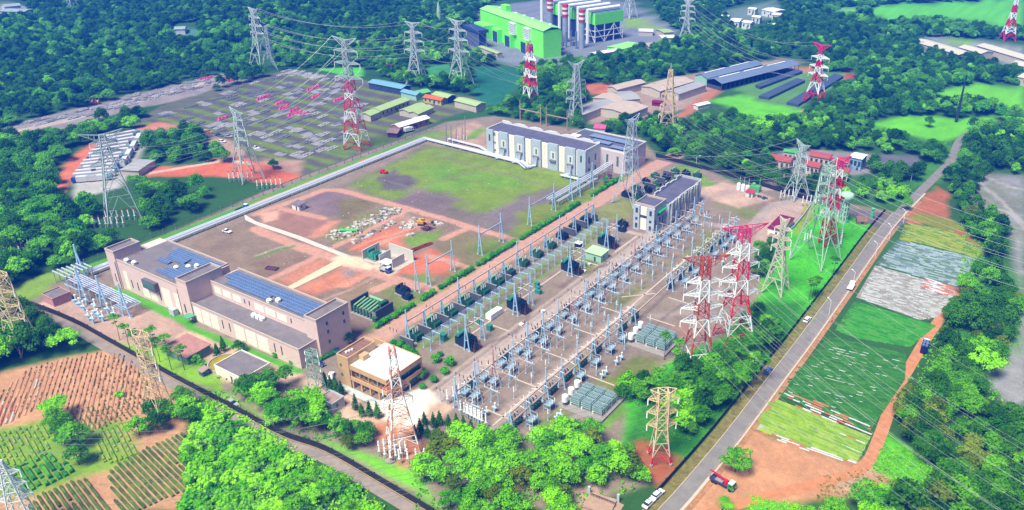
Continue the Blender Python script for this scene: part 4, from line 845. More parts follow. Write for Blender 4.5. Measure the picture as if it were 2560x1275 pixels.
t = thing('green_monument', 'slim bright green post monument on the lawn', 'monument', (-76.6, 386.4, 0)); MB().lathe(0, 0, [(.9, 0), (.9, 3.4), (.6, 3.6), (.6, 4.6)], 8).build('shaft', mat('bright_green', seen(90, 225, 150)), t); MB().lathe(0, 0, [(.9, 4.6), (.9, 5.2), (.2, 5.6)], 8).build('cap', mat('bright_green', seen(90, 225, 150)), t)
# ------------------------------------------------------------------ lattice pylons
STEEL = mat('galvanised_steel', seen(206, 218, 216, 1.4), .5, .1, var=.12, scale=2); STEELW = mat('white_steel', (.72, .74, .76), .5, var=.08, scale=2)
STEELTAN = mat('tan_steel', seen(232, 206, 164, 1.5), .6, var=.18, scale=1); REDST = mat('red_steel', seen(226, 30, 60, 1.4), .55, var=.12, scale=1); BROWNRED = mat('rust_red_steel', seen(196, 84, 60, 1.3), .6, var=.2, scale=1)
PINKST = mat('faded_pink_steel', seen(228, 60, 120, 1.3), .55, var=.12, scale=1); GREENST = mat('pale_green_steel', seen(190, 222, 205, 1.2), .55, var=.1); DIMST = mat('dull_grey_steel', seen(186, 204, 204, 1.3), .55, var=.12)
INSW = mat('white_insulator', (.75, .76, .78), .35, var=.05); INSD = mat('brown_insulator', (.08, .04, .026), .35, var=.1); REDTIP = mat('red_tip', seen(220, 50, 50), .5); DARKPOLE = mat('dark_pole', seen(60, 76, 84), .6)
CONC2 = mat('footing_concrete', seen(190, 180, 175), .9)
def img_az(px, py, z, dx, dy):            # compass of an arm that runs along a pixel direction at height z
    a = np.array(P(px - dx, py - dy, z)); b = np.array(P(px + dx, py + dy, z)); d = b - a; return math.atan2(d[1], d[0])
TIPS = {}
def pylon(key, base, h, bw, arms, label, az, mats=(STEEL,), bands=None, waist=(.5, .34), top=.14, ew=None, group=None, wl=.42, wb=.26, name='lattice_pylon', foot=None, arm_mat=None, insul=True, twist=0.0, panels=9, hang=2.6, z0=0.0):
    x, y = base if isinstance(base[0], float) else P(*base)
    t = thing(name, label, 'pylon', (x, y, z0), az, group)
    Hb = h; ww = bw * waist[1]; tw = bw * top
    def wid(z):
        zw = waist[0] * Hb
        return bw + (ww - bw) * z / zw if z < zw else ww + (tw - ww) * (z - zw) / (Hb - zw)
    lv = [0.0]; z = 0.0; k = 0
    while z < Hb * .985:
        z += max(1.9, wid(z) * (.85 if z < waist[0] * Hb else 1.15)); lv.append(min(z, Hb))
        if len(lv) > 26: break
    lv[-1] = Hb; bands = bands or [(1.0, 0)]
    if len(bands) > 1:
        cut = [f * Hb for f, m in bands[:-1]]; lv = sorted(cut + [v for v in lv if all(abs(v - c) > 2.2 for c in cut)])
        if lv[0] > 0: lv = [0.0] + lv
    def mi(z):
        for f, m in bands:
            if z <= f * Hb + 1e-6: return m
        return bands[-1][1]
    leg = [MB() for _ in range(4)]; br = MB()
    sg = ((-1, -1), (1, -1), (1, 1), (-1, 1))
    for a, b in zip(lv[:-1], lv[1:]):
        m = mi((a + b) / 2); wa, wbb = wid(a) / 2, wid(b) / 2; br.cur = m
        for i, (sx, sy) in enumerate(sg):
            leg[i].cur = m; leg[i].bar((sx * wa, sy * wa, a), (sx * wbb, sy * wbb, b), wl)
            tx, ty = sg[(i + 1) % 4]; p0 = (sx * wa, sy * wa, a); p1 = (tx * wa, ty * wa, a); q0 = (sx * wbb, sy * wbb, b); q1 = (tx * wbb, ty * wbb, b)
            if wa > bw * .3 and b - a > 2.4:
                mid = tuple((q0[j] + q1[j]) / 2 for j in range(3)); br.bar(p0, mid, wb).bar(p1, mid, wb)
                c0 = tuple((p0[j] + q0[j]) / 2 for j in range(3)); c1 = tuple((p1[j] + q1[j]) / 2 for j in range(3)); d0 = tuple((p0[j] + mid[j]) / 2 for j in range(3)); d1 = tuple((p1[j] + mid[j]) / 2 for j in range(3))
                br.bar(c0, d0, wb * .8).bar(c1, d1, wb * .8)
            else: br.bar(p0, q1, wb).bar(p1, q0, wb)
            br.bar(q0, q1, wb * .8)
    for l in leg: l.build('leg', list(mats), t)
    br.build('bracing', list(mats), t)
    for sx, sy in sg:
        f = foot or (.5, .6); MB().lathe(sx * bw / 2, sy * bw / 2, [(f[0], -.3), (f[0], f[1])], 12).build('footing', CONC2, t)
    tips = []
    for n, (f, s) in enumerate(arms):
        z = f * Hb; w = wid(z) / 2; dz = max(1.6, s * .2); m = arm_mat if arm_mat is not None else mi(z)
        for sx in (-1, 1):
            mb = MB(); mb.cur = m; tip = (sx * (w + s), 0, z + .2); w2 = wid(min(Hb, z + dz)) / 2
            mb.bar((sx * w, -w, z), (sx * w, w, z), wb * .8).bar((sx * w2, -w2, min(Hb, z + dz)), (sx * w2, w2, min(Hb, z + dz)), wb * .8)
            for sy in (-1, 1):
                r0 = (sx * w, sy * w, z); r1 = (sx * w2, sy * w2, min(Hb, z + dz)); mb.bar(r0, tip, wb * 1.1).bar(r1, tip, wb)
                for j in range(1, 4):
                    u = j / 4; a = tuple(r0[i] + (tip[i] - r0[i]) * u for i in range(3)); b = tuple(r1[i] + (tip[i] - r1[i]) * u for i in range(3)); mb.bar(a, b, wb * .7)
                    u2 = (j - 1) / 4; c = tuple(r1[i] + (tip[i] - r1[i]) * u2 for i in range(3)); mb.bar(a, c, wb * .7)
            for j in range(1, 4):
                u = j / 4; mb.bar((sx * (w + s * u), -w * (1 - u), z + .2 * u), (sx * (w + s * u), w * (1 - u), z + .2 * u), wb * .7)
            arm = mb.build('crossarm', list(mats), t)
            tips.append((sx * (w + s), 0, z - (hang if insul else 0)))
            if insul: o = MB().insul(0, 0, -hang, 0, .2, 6, 6).build('insulator', INSW, arm); o.location = (sx * (w + s - .1), 0, z + .1)
    if ew:
        s, rise, m = ew; mb = MB(); mb.cur = m; w = tw / 2
        for sx in (-1, 1):
            tip = (sx * (w + s), 0, Hb + rise)
            for sy in (-1, 1):
                mb.bar((sx * w, sy * w, Hb), tip, wb * 1.1).bar((sx * wid(Hb - 3) / 2, sy * wid(Hb - 3) / 2, Hb - 3), tip, wb)
                for j in range(1, 4):
                    u = j / 4; a = tuple((sx * w, sy * w, Hb)[i] * (1 - u) + tip[i] * u for i in range(3)); b = tuple((sx * wid(Hb - 3) / 2, sy * wid(Hb - 3) / 2, Hb - 3)[i] * (1 - u) + tip[i] * u for i in range(3)); mb.bar(a, b, wb * .6)
            tips.append(tip)
        mb.bar((-w, -w, Hb), (w, -w, Hb), wb).bar((-w, w, Hb), (w, w, Hb), wb).bar((-w, w, Hb), (w, -w, Hb), wb); mb.build('earth_wire_arm', list(mats), t)
    c, s_ = math.cos(az), math.sin(az)
    TIPS[key] = [(x + c * a - s_ * b, y + s_ * a + c * b, zz + z0) for a, b, zz in tips]
    return t
def rw(n, a=0, b=1): return [((i + 1) / n, (a if i % 2 == 0 else b)) for i in range(n)]
A3 = [(.60, 6.0), (.74, 5.5), (.87, 4.6)]
pylon('T1', (308, 540), 40, 14, [(.66, 5.5), (.79, 5), (.91, 4.4)], 'tall grey pylon rising from the wood left of the pipeline near the long building', img_az(270, 340, 40, 40, -6), (DIMST,), ew=(8, 1.5, 0), waist=(.72, .3), wb=.22)
pylon('T2', (622, 447), 36, 12, [(.62, 5), (.76, 5), (.9, 4)], 'thin grey pylon beside the pipeline in front of the storage yard', img_az(600, 285, 35, 40, 20), (DIMST,), ew=(7, 1.2, 0), waist=(.7, .32), wb=.22)
pylon('T3', (893, 370), 62, 11, [(.66, 7), (.79, 6.6), (.9, 6)], 'tallest pylon, red and white below and bare grey above, beside the storage yard', img_az(862, 100, 60, 40, 4), (REDST, STEELW, DIMST, PINKST), [(.05, 0), (.16, 1), (.26, 0), (.36, 1), (.47, 0), (.53, 1), (.64, 3), (1, 2)], ew=(6.5, 1.5, 2), waist=(.5, .42), top=.2)
pylon('T4', (658, 176), 45, 15, [(.62, 5.5), (.74, 5.5), (.87, 5)], 'tan grey pylon at the far corner of the storage yard', img_az(630, 60, 40, 40, 8), (STEEL,), ew=(4.5, 1, 0), wl=.5, wb=.3)
pylon('T5', (1043, 208), 43, 12, [(.55, 6), (.7, 6), (.84, 5.5)], 'grey pylon standing on a concrete platform behind the blue roofed shed', img_az(1030, 100, 36, 40, 3), (STEEL,), ew=(5, 1, 0), wl=.5, wb=.34)
pylon('T6', (1152, 215), 46, 14, [(.55, 7), (.72, 6.6), (.86, 6.2)], 'grey pylon with wide straight arms on the dark green field', img_az(1145, 100, 36, 40, 6), (STEEL,), ew=(6, 1.2, 0), wl=.5, wb=.34)
pylon('T7', (1327, 262), 40, 8.5, [(.38, 5), (.5, 5), (.63, 5.2), (.78, 5)], 'red and white pylon among the trees behind the white building', img_az(1323, 160, 30, 40, 14), (REDST, STEELW, PINKST), [(.16, 0), (.32, 1), (.48, 0), (.62, 1), (.74, 0), (.88, 1), (1, 2)], ew=(1, 1.5, 2), waist=(.45, .6), top=.3, wl=.6, wb=.4)
pylon('T8', (1440, 300), 36, 8, [(.4, 4.5), (.55, 4.5), (.7, 4.5)], 'dull grey pylon on a block behind the white building', img_az(1440, 200, 26, 40, -4), (DIMST,), ew=(4.5, 2.5, 0), waist=(.4, .6), top=.3, wl=.5, wb=.34)
pylon('T9', (1668, 335), 40, 10, [(.3, 2.6), (.45, 2.6), (.62, 2.6)], 'slender tan lattice mast with a pointed tip rising from a concrete frame in the wood', .3, (STEELTAN,), waist=(.5, .5), top=.22, name='lattice_mast', wl=.42, wb=.2)
pylon('T10', (1715, 102), 35, 11, [(.55, 5.5), (.72, 5.5), (.86, 5)], 'pale pylon in the far wood right of the power station', img_az(1718, 30, 30, 40, 4), (STEEL,), ew=(4.5, 1, 0), wl=.6, wb=.4)
pylon('T11', (2035, 258), 40, 12, [(.5, 5.5), (.64, 5.5), (.79, 5.5)], 'red and white pylon with a magenta top beside the dark growing beds', img_az(2055, 150, 32, 40, 8), (REDST, STEELW, PINKST), [(.2, 0), (.38, 1), (.52, 0), (.64, 1), (.74, 0), (.85, 1), (1, 2)], ew=(6, 1.2, 2), wl=.6, wb=.4, arm_mat=1)
pylon('T12', (2518, 100), 44, 11, [], 'red and white lattice mast on the far right meadow', .5, (REDST, STEELW), rw(7), wl=.75, wb=.5, name='lattice_mast')
pylon('T14', (1573, 505), 43, 13, [(.4, 5), (.54, 5), (.68, 4.6)], 'white pylon between the white building and the grey control building', img_az(1582, 318, 42, 17, -8), (mat('hazy_white_steel', seen(206, 222, 236, 1.2), .5),), ew=(5.5, 1.5, 0), waist=(.42, .42), top=.2, wl=.34, wb=.17)
pylon('T15', (1990, 492), 28, 10, [(.62, 4), (.8, 4)], 'grey pylon ringed by insulators in front of the red roofed village', img_az(1996, 380, 26, 30, 16), (DIMST,), ew=(5, 1.5, 0), wl=.4, wb=.26)
pylon('T16', (2037, 650), 44, 16, [(.72, 4.2), (.84, 4), (.93, 3)], 'large pale green pylon on the lawn in front of the red striped one', img_az(2068, 440, 42, 30, -14), (GREENST,), ew=(4, 2, 0), waist=(.6, .4), top=.24, wl=.42, wb=.2)
pylon('T17', (2066, 612), 41, 5.6, [(.4, 3.4), (.55, 3.4), (.7, 3.4), (.82, 3.2)], 'slim red and white pylon on the lawn behind the pale green one', img_az(2090, 410, 40, 30, -2), (REDST, STEELW, PINKST), [(.3, 0), (.44, 1), (.58, 0), (.68, 1), (.8, 0), (.9, 1), (1, 2)], ew=(4, 1.5, 2), waist=(.5, .7), top=.45)
pylon('T18', (1938, 728), 32, 8.5, [(.62, 2.8), (.74, 2.8), (.87, 2.8)], 'beige pylon standing in the trees beside the maroon roofed shed', img_az(1955, 600, 26, 30, 8), (mat('beige_steel', seen(226, 222, 200, 1.2), .55),), ew=(1.5, 1.2, 0), waist=(.55, .34), wl=.42, wb=.26)
WA = [(.44, 5.2), (.56, 5.6), (.68, 5.2), (.79, 4.6)]
pylon('T19', (1742, 915), 42.5, 9.6, WA, 'rust red and white pylon at the edge of the switchyard lawn, nearer the capacitor banks', img_az(1765, 655, 42, 40, -3), (BROWNRED, STEELW), [(.17, 1), (.32, 0), (.47, 1), (.62, 0), (.82, 1), (1, 0)], ew=(7, .6, 0), waist=(.45, .42), top=.24, arm_mat=1, wl=.44, wb=.2, hang=2)
pylon('T20', (1832, 852), 46, 11.5, WA, 'bright red and white pylon with a scarlet top at the edge of the switchyard lawn', img_az(1858, 576, 46, 40, -5), (REDST, STEELW, PINKST), [(.12, 0), (.27, 1), (.44, 0), (.57, 1), (.73, 0), (.88, 1), (1, 2)], ew=(7.5, .6, 2), waist=(.48, .4), top=.24, arm_mat=1, wl=.44, wb=.2, hang=2)
pylon('T21', (1648, 1148), 25, 5.8, [(.52, 2.8), (.7, 3.0), (.88, 3.0)], 'short tan pylon with a red foot at the roadside end of the grove', img_az(1662, 1000, 24, 40, -2), (REDST, STEELTAN, mat('pale_tan_steel', seen(236, 222, 190, 1.2))), [(.12, 0), (.3, 2), (1, 1)], ew=(2.4, .4, 1), waist=(.45, .55), top=.5, wl=.28, wb=.15, hang=2)
pylon('T22', (1008, 1120), 36, 9.0, [(.5, 2.6), (.62, 2.6)], 'slender red and white pylon on round concrete feet in front of the office', img_az(985, 940, 30, 30, -6), (mat('rusty_pink_steel', seen(224, 150, 130, 1.4), .6, var=.3, scale=1), STEELW), rw(11), waist=(.55, .34), top=.16, wl=.36, wb=.15, foot=(1.5, .5), hang=2.2)
pylon('T23', (408, 1045), 31, 5.8, [(.55, 2.2), (.7, 2.2), (.85, 2.2)], 'tan pylon on the corner of the ploughed plots by the lower lane', img_az(365, 850, 30, 40, 16), (STEELTAN,), ew=(2.5, .4, 0), waist=(.45, .62), top=.5, wl=.26, wb=.14, hang=2)
pylon('T24', (62, 872), 30, 8.5, [(.45, 3.2), (.62, 3.2), (.8, 3.2)], 'tan pylon cut by the picture edge beside the bus frame', img_az(30, 720, 26, 40, 12), (STEELTAN,), ew=(3, .4, 0), waist=(.4, .6), top=.4, wl=.28, wb=.16, hang=2)
pylon('T25', (72, 1330), 24, 5.4, [(.5, 2.4), (.66, 2.4), (.82, 2.4)], 'white pylon in the bottom corner of the ploughed plots', img_az(30, 1200, 20, 40, -8), (STEELW,), waist=(.5, .6), top=.12, wl=.28, wb=.16, hang=2)
pylon('T26', (795, 985), 17, 4.2, [(.62, 1.4), (.78, 1.4), (.94, 1.4)], 'small pale green pylon on the office drive', img_az(775, 900, 15, 30, 8), (GREENST,), waist=(.5, .7), top=.55, wl=.24, wb=.11, hang=1.2)
pylon('T27', (185, 28), 34, 9, [(.6, 4.5), (.75, 4.5), (.88, 4)], 'faint grey pylon high in the far left wood', img_az(175, 0, 30, 40, 8), (DIMST,), wl=.5, wb=.34)
pylon('T28', (1573, 45), 44, 12, [(.66, 5.5), (.8, 5)], 'pale pylon behind the green clad boiler block of the power station', img_az(1573, 0, 30, 40, 8), (STEEL,), wl=.6, wb=.4)
pylon('T29', (678, 148), 26, 4, [], 'dull thin lattice mast behind the tan grey pylon', .3, (DIMST,), waist=(.5, .7), top=.5, name='lattice_mast')
pylon('T30', (1343, 128), 24, 4.5, [(.7, 2)], 'faint lattice mast in front of the green turbine hall', .3, (DIMST,), name='lattice_mast', waist=(.5, .5), top=.2)
t = thing('steel_pole', 'dark tapered steel pole standing on the right hand meadow', 'pole', (*P(2390, 305), 0)); MB().lathe(0, 0, [(1.0, 0), (.4, 31)], 10).build('shaft', DARKPOLE, t)
arm = MB().bar((-2, 0, 27), (2, 0, 27), .25).bar((-2, 0, 30), (2, 0, 30), .25).build('crossarm', DARKPOLE, t)
# spire on the tan mast, plinths
x, y = P(1668, 335); t = thing('concrete_frame', 'open square concrete frame under the tan lattice mast in the wood', 'plinth', (x, y, 0), .3); MB().box(-6, -6, 0, 6, -5, 1.6).box(-6, 5, 0, 6, 6, 1.6).box(-6, -5, 0, -5, 5, 1.6).box(5, -5, 0, 6, 5, 1.6).build('beam', CONC2, t)
mbt = MB().tube((0, 0, 40), (0, 0, 44), .25, 6, .1); o = mbt.build('spire', STEELTAN, next(o for o in COL.objects if o.get('label', '').startswith('slender tan lattice mast')))
# ------------------------------------------------------------------ overhead conductors
WIRE = mat('aluminium_wire', seen(200, 205, 205, 1.1), .45, .3)
def wire(p, q, sag, r, label, group, n=14):
    p = np.array(p, float); q = np.array(q, float); mb = MB(); pts = []
    for i in range(n + 1):
        u = i / n; v = (q - p) * u; v[2] -= sag * 4 * u * (1 - u); pts.append(tuple(v))
    for a, b in zip(pts[:-1], pts[1:]): mb.tube(a, b, r, 3)
    return put(mb, 'overhead_conductor', WIRE, label, 'power line', tuple(p), 0, group)
def span(a, b, sag, label, group, r=.04, off=None):
    A_ = TIPS[a]
    if isinstance(b, str): B_ = TIPS[b]; prs = list(zip(A_, B_))
    else: prs = [(p, (p[0] + b[0], p[1] + b[1], p[2] + b[2])) for p in A_]
    for p, q in prs: wire(p, q, sag, r, label, group)
span('T20', (150, -75, -4), 9, 'conductor from the bright red and white pylon across the road and crop plots', 'conductors from the bright red pylon', .026)
span('T19', (150, -75, -4), 9, 'conductor from the rust red and white pylon across the road and crop plots', 'conductors from the rust red pylon', .026)
span('T21', (-64, -115, 22), 3, 'conductor running from the short tan pylon over the grove towards the camera', 'conductors from the short tan pylon', .04)
span('T23', 'T25', 4, 'conductor slung between the tan and the white pylon over the ploughed plots', 'conductors over the ploughed plots', .026)
span('T16', (-120, 70, -3), 8, 'conductor from the pale green pylon over the wood towards the white building', 'conductors from the pale green pylon', .05)
span('T17', (-120, 74, -3), 8, 'conductor from the slim red and white pylon over the wood behind the yard', 'conductors from the slim red pylon', .05)
span('T16', (140, -20, -3), 8, 'conductor from the pale green pylon over the road to the right', 'conductors crossing the upper road', .05)
span('T5', 'T6', 5, 'conductor between the two grey pylons behind the storage yard', 'conductors behind the storage yard', .1)
span('T4', 'T5', 8, 'conductor between the tan grey pylon and the platform pylon', 'conductors over the storage yard edge', .1)
span('T10', 'T11', 12, 'conductor over the far wood to the magenta topped pylon', 'conductors over the far wood', .1)
span('T14', 'T15', 5, 'conductor from the white pylon to the grey pylon by the village', 'conductors towards the village pylon', .05)
span('T22', (-70, -75, 6), 6, 'conductor from the slender red and white pylon over the lower lane', 'conductors over the lower lane', .06)
span('T26', (-45, -60, 8), 3, 'conductor from the small pale green pylon over the lower boundary wall', 'conductors from the small pylon', .026)
span('T1', 'T2', 4, 'conductor between the two grey pylons in the wood by the pipeline', 'conductors along the pipeline', .06)
span('T2', 'T3', 5, 'conductor between the thin grey pylon and the tallest pylon', 'conductors to the tallest pylon', .07)
span('T7', 'T6', 4, 'conductor from the red and white pylon behind the white building to the field pylon', 'conductors behind the white building', .09)
# ------------------------------------------------------------------ cable sealing ends (insulator on stand)
def sealing_end(red, hi):
    t = thing('sealing_end', '', 'insulator', (0, 0, 0)); f = MB()
    for sx in (-.35, .35):
        for sy in (-.35, .35): f.bar((sx, sy, 0), (sx * .8, sy * .8, 2.0), .12)
    f.cbox(0, 0, 2.0, .9, .9, .15).build('stand', STEEL, t); MB().insul(0, 0, 2.15, 2.15 + hi, .27, 8, 5).build('insulator', INSW, t); MB().lathe(0, 0, [(.25, 2.15 + hi), (.28, 2.5 + hi), (.1, 2.9 + hi)], 8).build('cap', REDTIP if red else INSW, t); return t
def rows(protoobj, pts, label, group, first=[True]):
    for i, (x, y) in enumerate(pts):
        c = copy_tree(protoobj, (x, y, 0), RND.uniform(0, 6), label); c['group'] = group
SE1 = sealing_end(True, 3.2); SE2 = sealing_end(False, 2.8)
def around(px, py, n, dx, dy, m=1, dpx=0, dpy=0):
    out = []
    for j in range(m):
        x0, y0 = P(px + j * dpx, py + j * dpy)
        out += [(x0 + dx * i, y0 + dy * i) for i in range(n)]
    return out
rows(SE1, around(238, 570, 6, 1.9, 1.6, 2, 30, -18), 'white red tipped insulator at the foot of the pylon in the left wood', 'insulators at the left wood pylon')
rows(SE1, around(575, 455, 6, 1.6, 1.6, 2, 70, 18), 'white insulator with red tip beside the thin grey pylon by the pipeline', 'insulators at the pipeline pylon')
rows(SE1, around(20, 620, 6, 2.2, 1.8, 2, -20, 25), 'white insulator with red tip in the ranks at the left picture edge', 'insulators at the left edge')
rows(SE2, around(1950, 502, 5, 1.5, 1.7, 2, 55, 14), 'white insulator in the ranks around the grey village pylon', 'insulators at the village pylon')
rows(SE2, around(2100, 620, 7, -.6, 2.4, 2, -14, -10) + around(2010, 610, 3, .6, 2.2), 'white insulator on the lawn beside the slim red and white pylon', 'insulators on the lawn')
rows(SE2, around(950, 1140, 4, .6, 1.5, 3, 14, 8) + around(1000, 1160, 4, 2.0, 1.4), 'white insulator at the foot of the slender red and white pylon by the office', 'insulators by the office pylon')
rows(SE2, around(1120, 1010, 4, .6, 2.2, 1) + around(1168, 1045, 6, 1.6, -.1, 2, -15, -8), 'white insulator standing at the lower corner of the switchyard', 'insulators at the switchyard corner')
for s in (SE1, SE2):
    for k in list(s.children): bpy.data.objects.remove(k)
    bpy.data.objects.remove(s)
# ------------------------------------------------------------------ switchyard equipment
SKY_ST = mat('sky_blue_steel', seen(170, 210, 242, 1.5), .5, var=.1, scale=1.5); BEAMW = mat('pinkish_white_steel', seen(232, 206, 196, 1.0), .5, var=.08); PINKLEG = mat('pinkish_steel', seen(226, 178, 180, 1.1), .55)
PLATE = mat('pale_blue_plate', seen(168, 204, 228, 1.0), .5, var=.08); DGREEN = mat('transformer_green', seen(58, 122, 92), .5, var=.2, scale=1.2); NAVY = mat('transformer_dark', seen(30, 62, 82), .5, var=.25, scale=1.2)
LGREEN = mat('conservator_green', seen(150, 208, 150, 1.1), .5, var=.1); TEAL = mat('teal_cabinet', seen(60, 160, 140, 1.1), .5); FIREW = mat('fire_wall_grey', seen(104, 110, 124), .85, var=.12, scale=.8); TUBE = mat('busbar_tube', seen(190, 214, 240, 1.2), .4, .2)
BASEC = mat('plinth_concrete', seen(180, 172, 168), .9)
def aframe(h, hb, m=SKY_ST, label='', group=None, spread=1.15):
    t = thing('gantry_column', label, 'gantry column', (0, 0, 0), 0, group)
    for s in (-1, 1): MB().tube((s * spread, 0, 0), (s * .12, 0, hb), .28, 6, .24).cbox(s * spread, 0, -.1, .7, .7, .35).build('leg', m, t)
    MB().tube((0, 0, hb - .5), (0, 0, h), .3, 6, .22).build('mast', m, t); MB().bar((-spread * .55, 0, hb * .45), (spread * .55, 0, hb * .45), .16).bar((-.3, 0, hb), (.3, 0, hb), .3).build('tie_bar', m, t)
    return t
def beam(x, y0, y1, z, label, group, m=BEAMW, n=6, side=1.7, strings=True):
    t = thing('gantry_beam', label, 'gantry beam', (x, y0, z), 0, group); L = y1 - y0
    MB().box(-.2, .02, -.2, .2, L - .02, .2).build('girder', m, t)
    if strings:
        o0 = None
        for k in range(n):
            y = L * (k + .5) / n
            for s in (-1, 1):
                if o0 is None: o0 = MB().tube((0, 0, 0), (side, 0, -.25), .075, 5).tube((side, 0, -.25), (side + .35, 0, -.3), .06, 5).build('insulator', INSW, t); o0.location = (.3, y, 0)
                else: link_copy(o0, t, (s * .3, y, 0), 0 if s > 0 else math.pi)
    return t
PR = {}
def place(key, maker, x, y, rz, label, group, z=0.0):
    if key not in PR: PR[key] = maker(); t = PR[key]; t.location = (x, y, z); t.rotation_euler = (0, 0, rz); t['label'] = label; t['group'] = group; return t
    c = copy_tree(PR[key], (x, y, z), rz, label); c['group'] = group; return c
R1 = [(180.6, 1), (189.6, 0), (199.2, 0), (208.9, 1), (218.2, 0), (227.6, 0), (237, 0), (246.4, 1), (256.2, 0), (267, 0), (278, 1), (290.2, 0), (300.4, 0), (306.6, 1)]
for y, tall in R1: place('r1%d' % tall, lambda: aframe(14.2 if tall else 9.8, 9.3), -187.2, y, 0, 'tall blue A-frame column with a mast along the avenue side row' if tall else 'short blue A-frame column along the avenue side row', 'columns of the avenue side row')
for a, b in zip(R1[:-1], R1[1:]): beam(-187.2, a[0], b[0], 9.3, 'pinkish white girder along the avenue side row of columns', 'girders of the avenue side row', n=3, strings=False)
for a, b in ((188.5, 197.4), (217.4, 227.4), (255.4, 265.3), (284.9, 293.6)):
    for y in (a, b): place('rt', lambda: aframe(14, 9.6), -166.8, y, 0, 'blue A-frame column of a pair straddling a dark main transformer', 'columns over the main transformers')
    beam(-166.8, a, b, 9.6, 'girder over a dark main transformer', 'girders over the main transformers', n=3)
for y in np.arange(160.6, 346, 9.65):
    tall = int(round((y - 160.6) / 9.65)) % 4 != 3; pk = int(round((y - 160.6) / 9.65)) % 5 == 2
    place('r2%d%d' % (tall, pk), lambda: aframe(12.6 if tall else 7.2, 6.7, PINKLEG if pk else SKY_ST), -148, float(y), 0, ('pinkish' if pk else 'blue') + (' tall' if tall else ' short') + ' A-frame column in the middle switchyard row', 'columns of the middle row')
    if y < 338: beam(-148, float(y), float(y) + 9.65, 6.7, 'long pinkish girder with white insulators along the middle switchyard row', 'girders of the middle row', n=3, side=1.1)
R3 = [(159.8, 0), (169.2, 0), (179, 1), (188.1, 1), (197.6, 1), (208.2, 0), (217.8, 1), (226.8, 1), (236.6, 0), (267.4, 1), (276.6, 0), (286, 1), (297.2, 1), (307.8, 0), (316.4, 1), (325, 1), (333.6, 0)]
for y, tall in R3: place('r3%d' % tall, lambda: aframe(13.6 if tall else 8.4, 8.0, spread=1.3), -126, y, 0, 'tall blue A-frame column with a mast in the outer switchyard row' if tall else 'short blue A-frame column in the outer switchyard row', 'columns of the outer row')
for a, b in zip(R3[:-1], R3[1:]):
    if b[0] - a[0] > 15: continue
    beam(-126, a[0], b[0], 8.0, 'upper girder with white insulators along the outer switchyard row', 'upper girders of the outer row', n=3, side=1.5)
    beam(-126, a[0], b[0], 4.1, 'lower pinkish girder along the outer switchyard row', 'lower girders of the outer row', strings=False)
beam(-126, 236.6, 267.4, 4.1, 'long lower girder bridging the gap of the outer switchyard row', 'lower girders of the outer row', strings=False)
for y, tall in ((210.5, 0), (217.1, 1), (232.2, 1), (250.3, 1), (265.5, 1), (287.3, 1), (307.5, 1), (322.4, 1), (329.7, 0), (342.5, 1)):
    place('r0%d' % tall, lambda: aframe(14.2, 9.8, spread=1.2), -210.3, y, 0, 'blue A-frame column with a mast on the empty ground west of the avenue hedge', 'columns on the empty ground')
for a, b in ((217.1, 232.2), (250.3, 265.5), (287.3, 307.5), (329.7, 342.5)): beam(-210.3, a, b, 9.6, 'thin blue white girder between two columns on the empty ground', 'girders on the empty ground', m=TUBE, strings=False)
# transformers, fire walls, reactors
def transformer(m, s=1.0, cons=LGREEN, tips=True, n_b=3):
    t = thing('transformer', '', 'transformer', (0, 0, 0))
    MB().cbox(0, 0, 0, 5.2 * s, 4.6 * s, .25).build('base', BASEC, t); b = MB().cbox(0, 0, .25, 2.6 * s, 3.4 * s, 2.6 * s); b.cbox(0, 0, .25 + 2.6 * s, 2.2 * s, 3.0 * s, .25); b.build('tank', m, t)
    for sx in (-1, 1):
        r = MB()
        for k in range(8): r.cbox(sx * 1.95 * s, (-1.5 + k * .43) * s, .6, 1.0 * s, .14, 2.2 * s)
        r.bar((sx * 1.3 * s, -1.4 * s, 2.6 * s), (sx * 1.9 * s, -1.4 * s, 2.6 * s), .25).bar((sx * 1.3 * s, 1.3 * s, .9), (sx * 1.9 * s, 1.3 * s, .9), .25); r.build('radiator', m, t)
    MB().tube((-1.0 * s, -2.0 * s, 3.7 * s), (-1.0 * s, 1.4 * s, 3.7 * s), .5 * s, 12).bar((-1 * s, -1.2 * s, 2.6 * s), (-1 * s, -1.2 * s, 3.4 * s), .2).bar((-1 * s, .9 * s, 2.6 * s), (-1 * s, .9 * s, 3.4 * s), .2).build('conservator', cons, t)
    o0 = None
    for k in range(n_b):
        y = (-1.1 + 2.2 * k / max(1, n_b - 1)) * s
        if o0 is None: o0 = MB().insul(0, 0, 0, 1.9 * s, .2, 7, 4).build('bushing', INSW if tips else INSD, t); o0.location = (.6 * s, y, 2.9 * s)
        else: link_copy(o0, t, (.6 * s, y, 2.9 * s))
        if tips: MB().lathe(.6 * s, y, [(.14, 4.8 * s), (.16, 5.05 * s), (.06, 5.2 * s)], 6).build('cap', REDTIP, t)
    MB().cbox(1.5 * s, 2.1 * s, .25, 1.1, .7, 1.6).build('control_box', m, t)
    return t
YB = [183.6, 193.6, 203.0, 212.6, 222.6, 232.2]
for y in YB: place('tg', lambda: transformer(DGREEN, 1.12), -187.4, y + .4, 0, 'green transformer with a pale green oil drum between grey fire walls by the avenue', 'green transformers by the avenue')
for y in (242, 252.2, 262.4, 272.6): place('tl', lambda: transformer(mat('mid_green', seen(66, 122, 92), .5, var=.2), cons=LGREEN), -188.6, y, 0, 'mid green transformer in the avenue row between green and dark ones', 'mid green transformers in the avenue row')
for y in (283.4, 293.8, 303.4): place('td', lambda: transformer(NAVY, cons=DGREEN, tips=False), -189.4, y, 0, 'dark transformer at the far end of the avenue row', 'dark transformers of the avenue row')
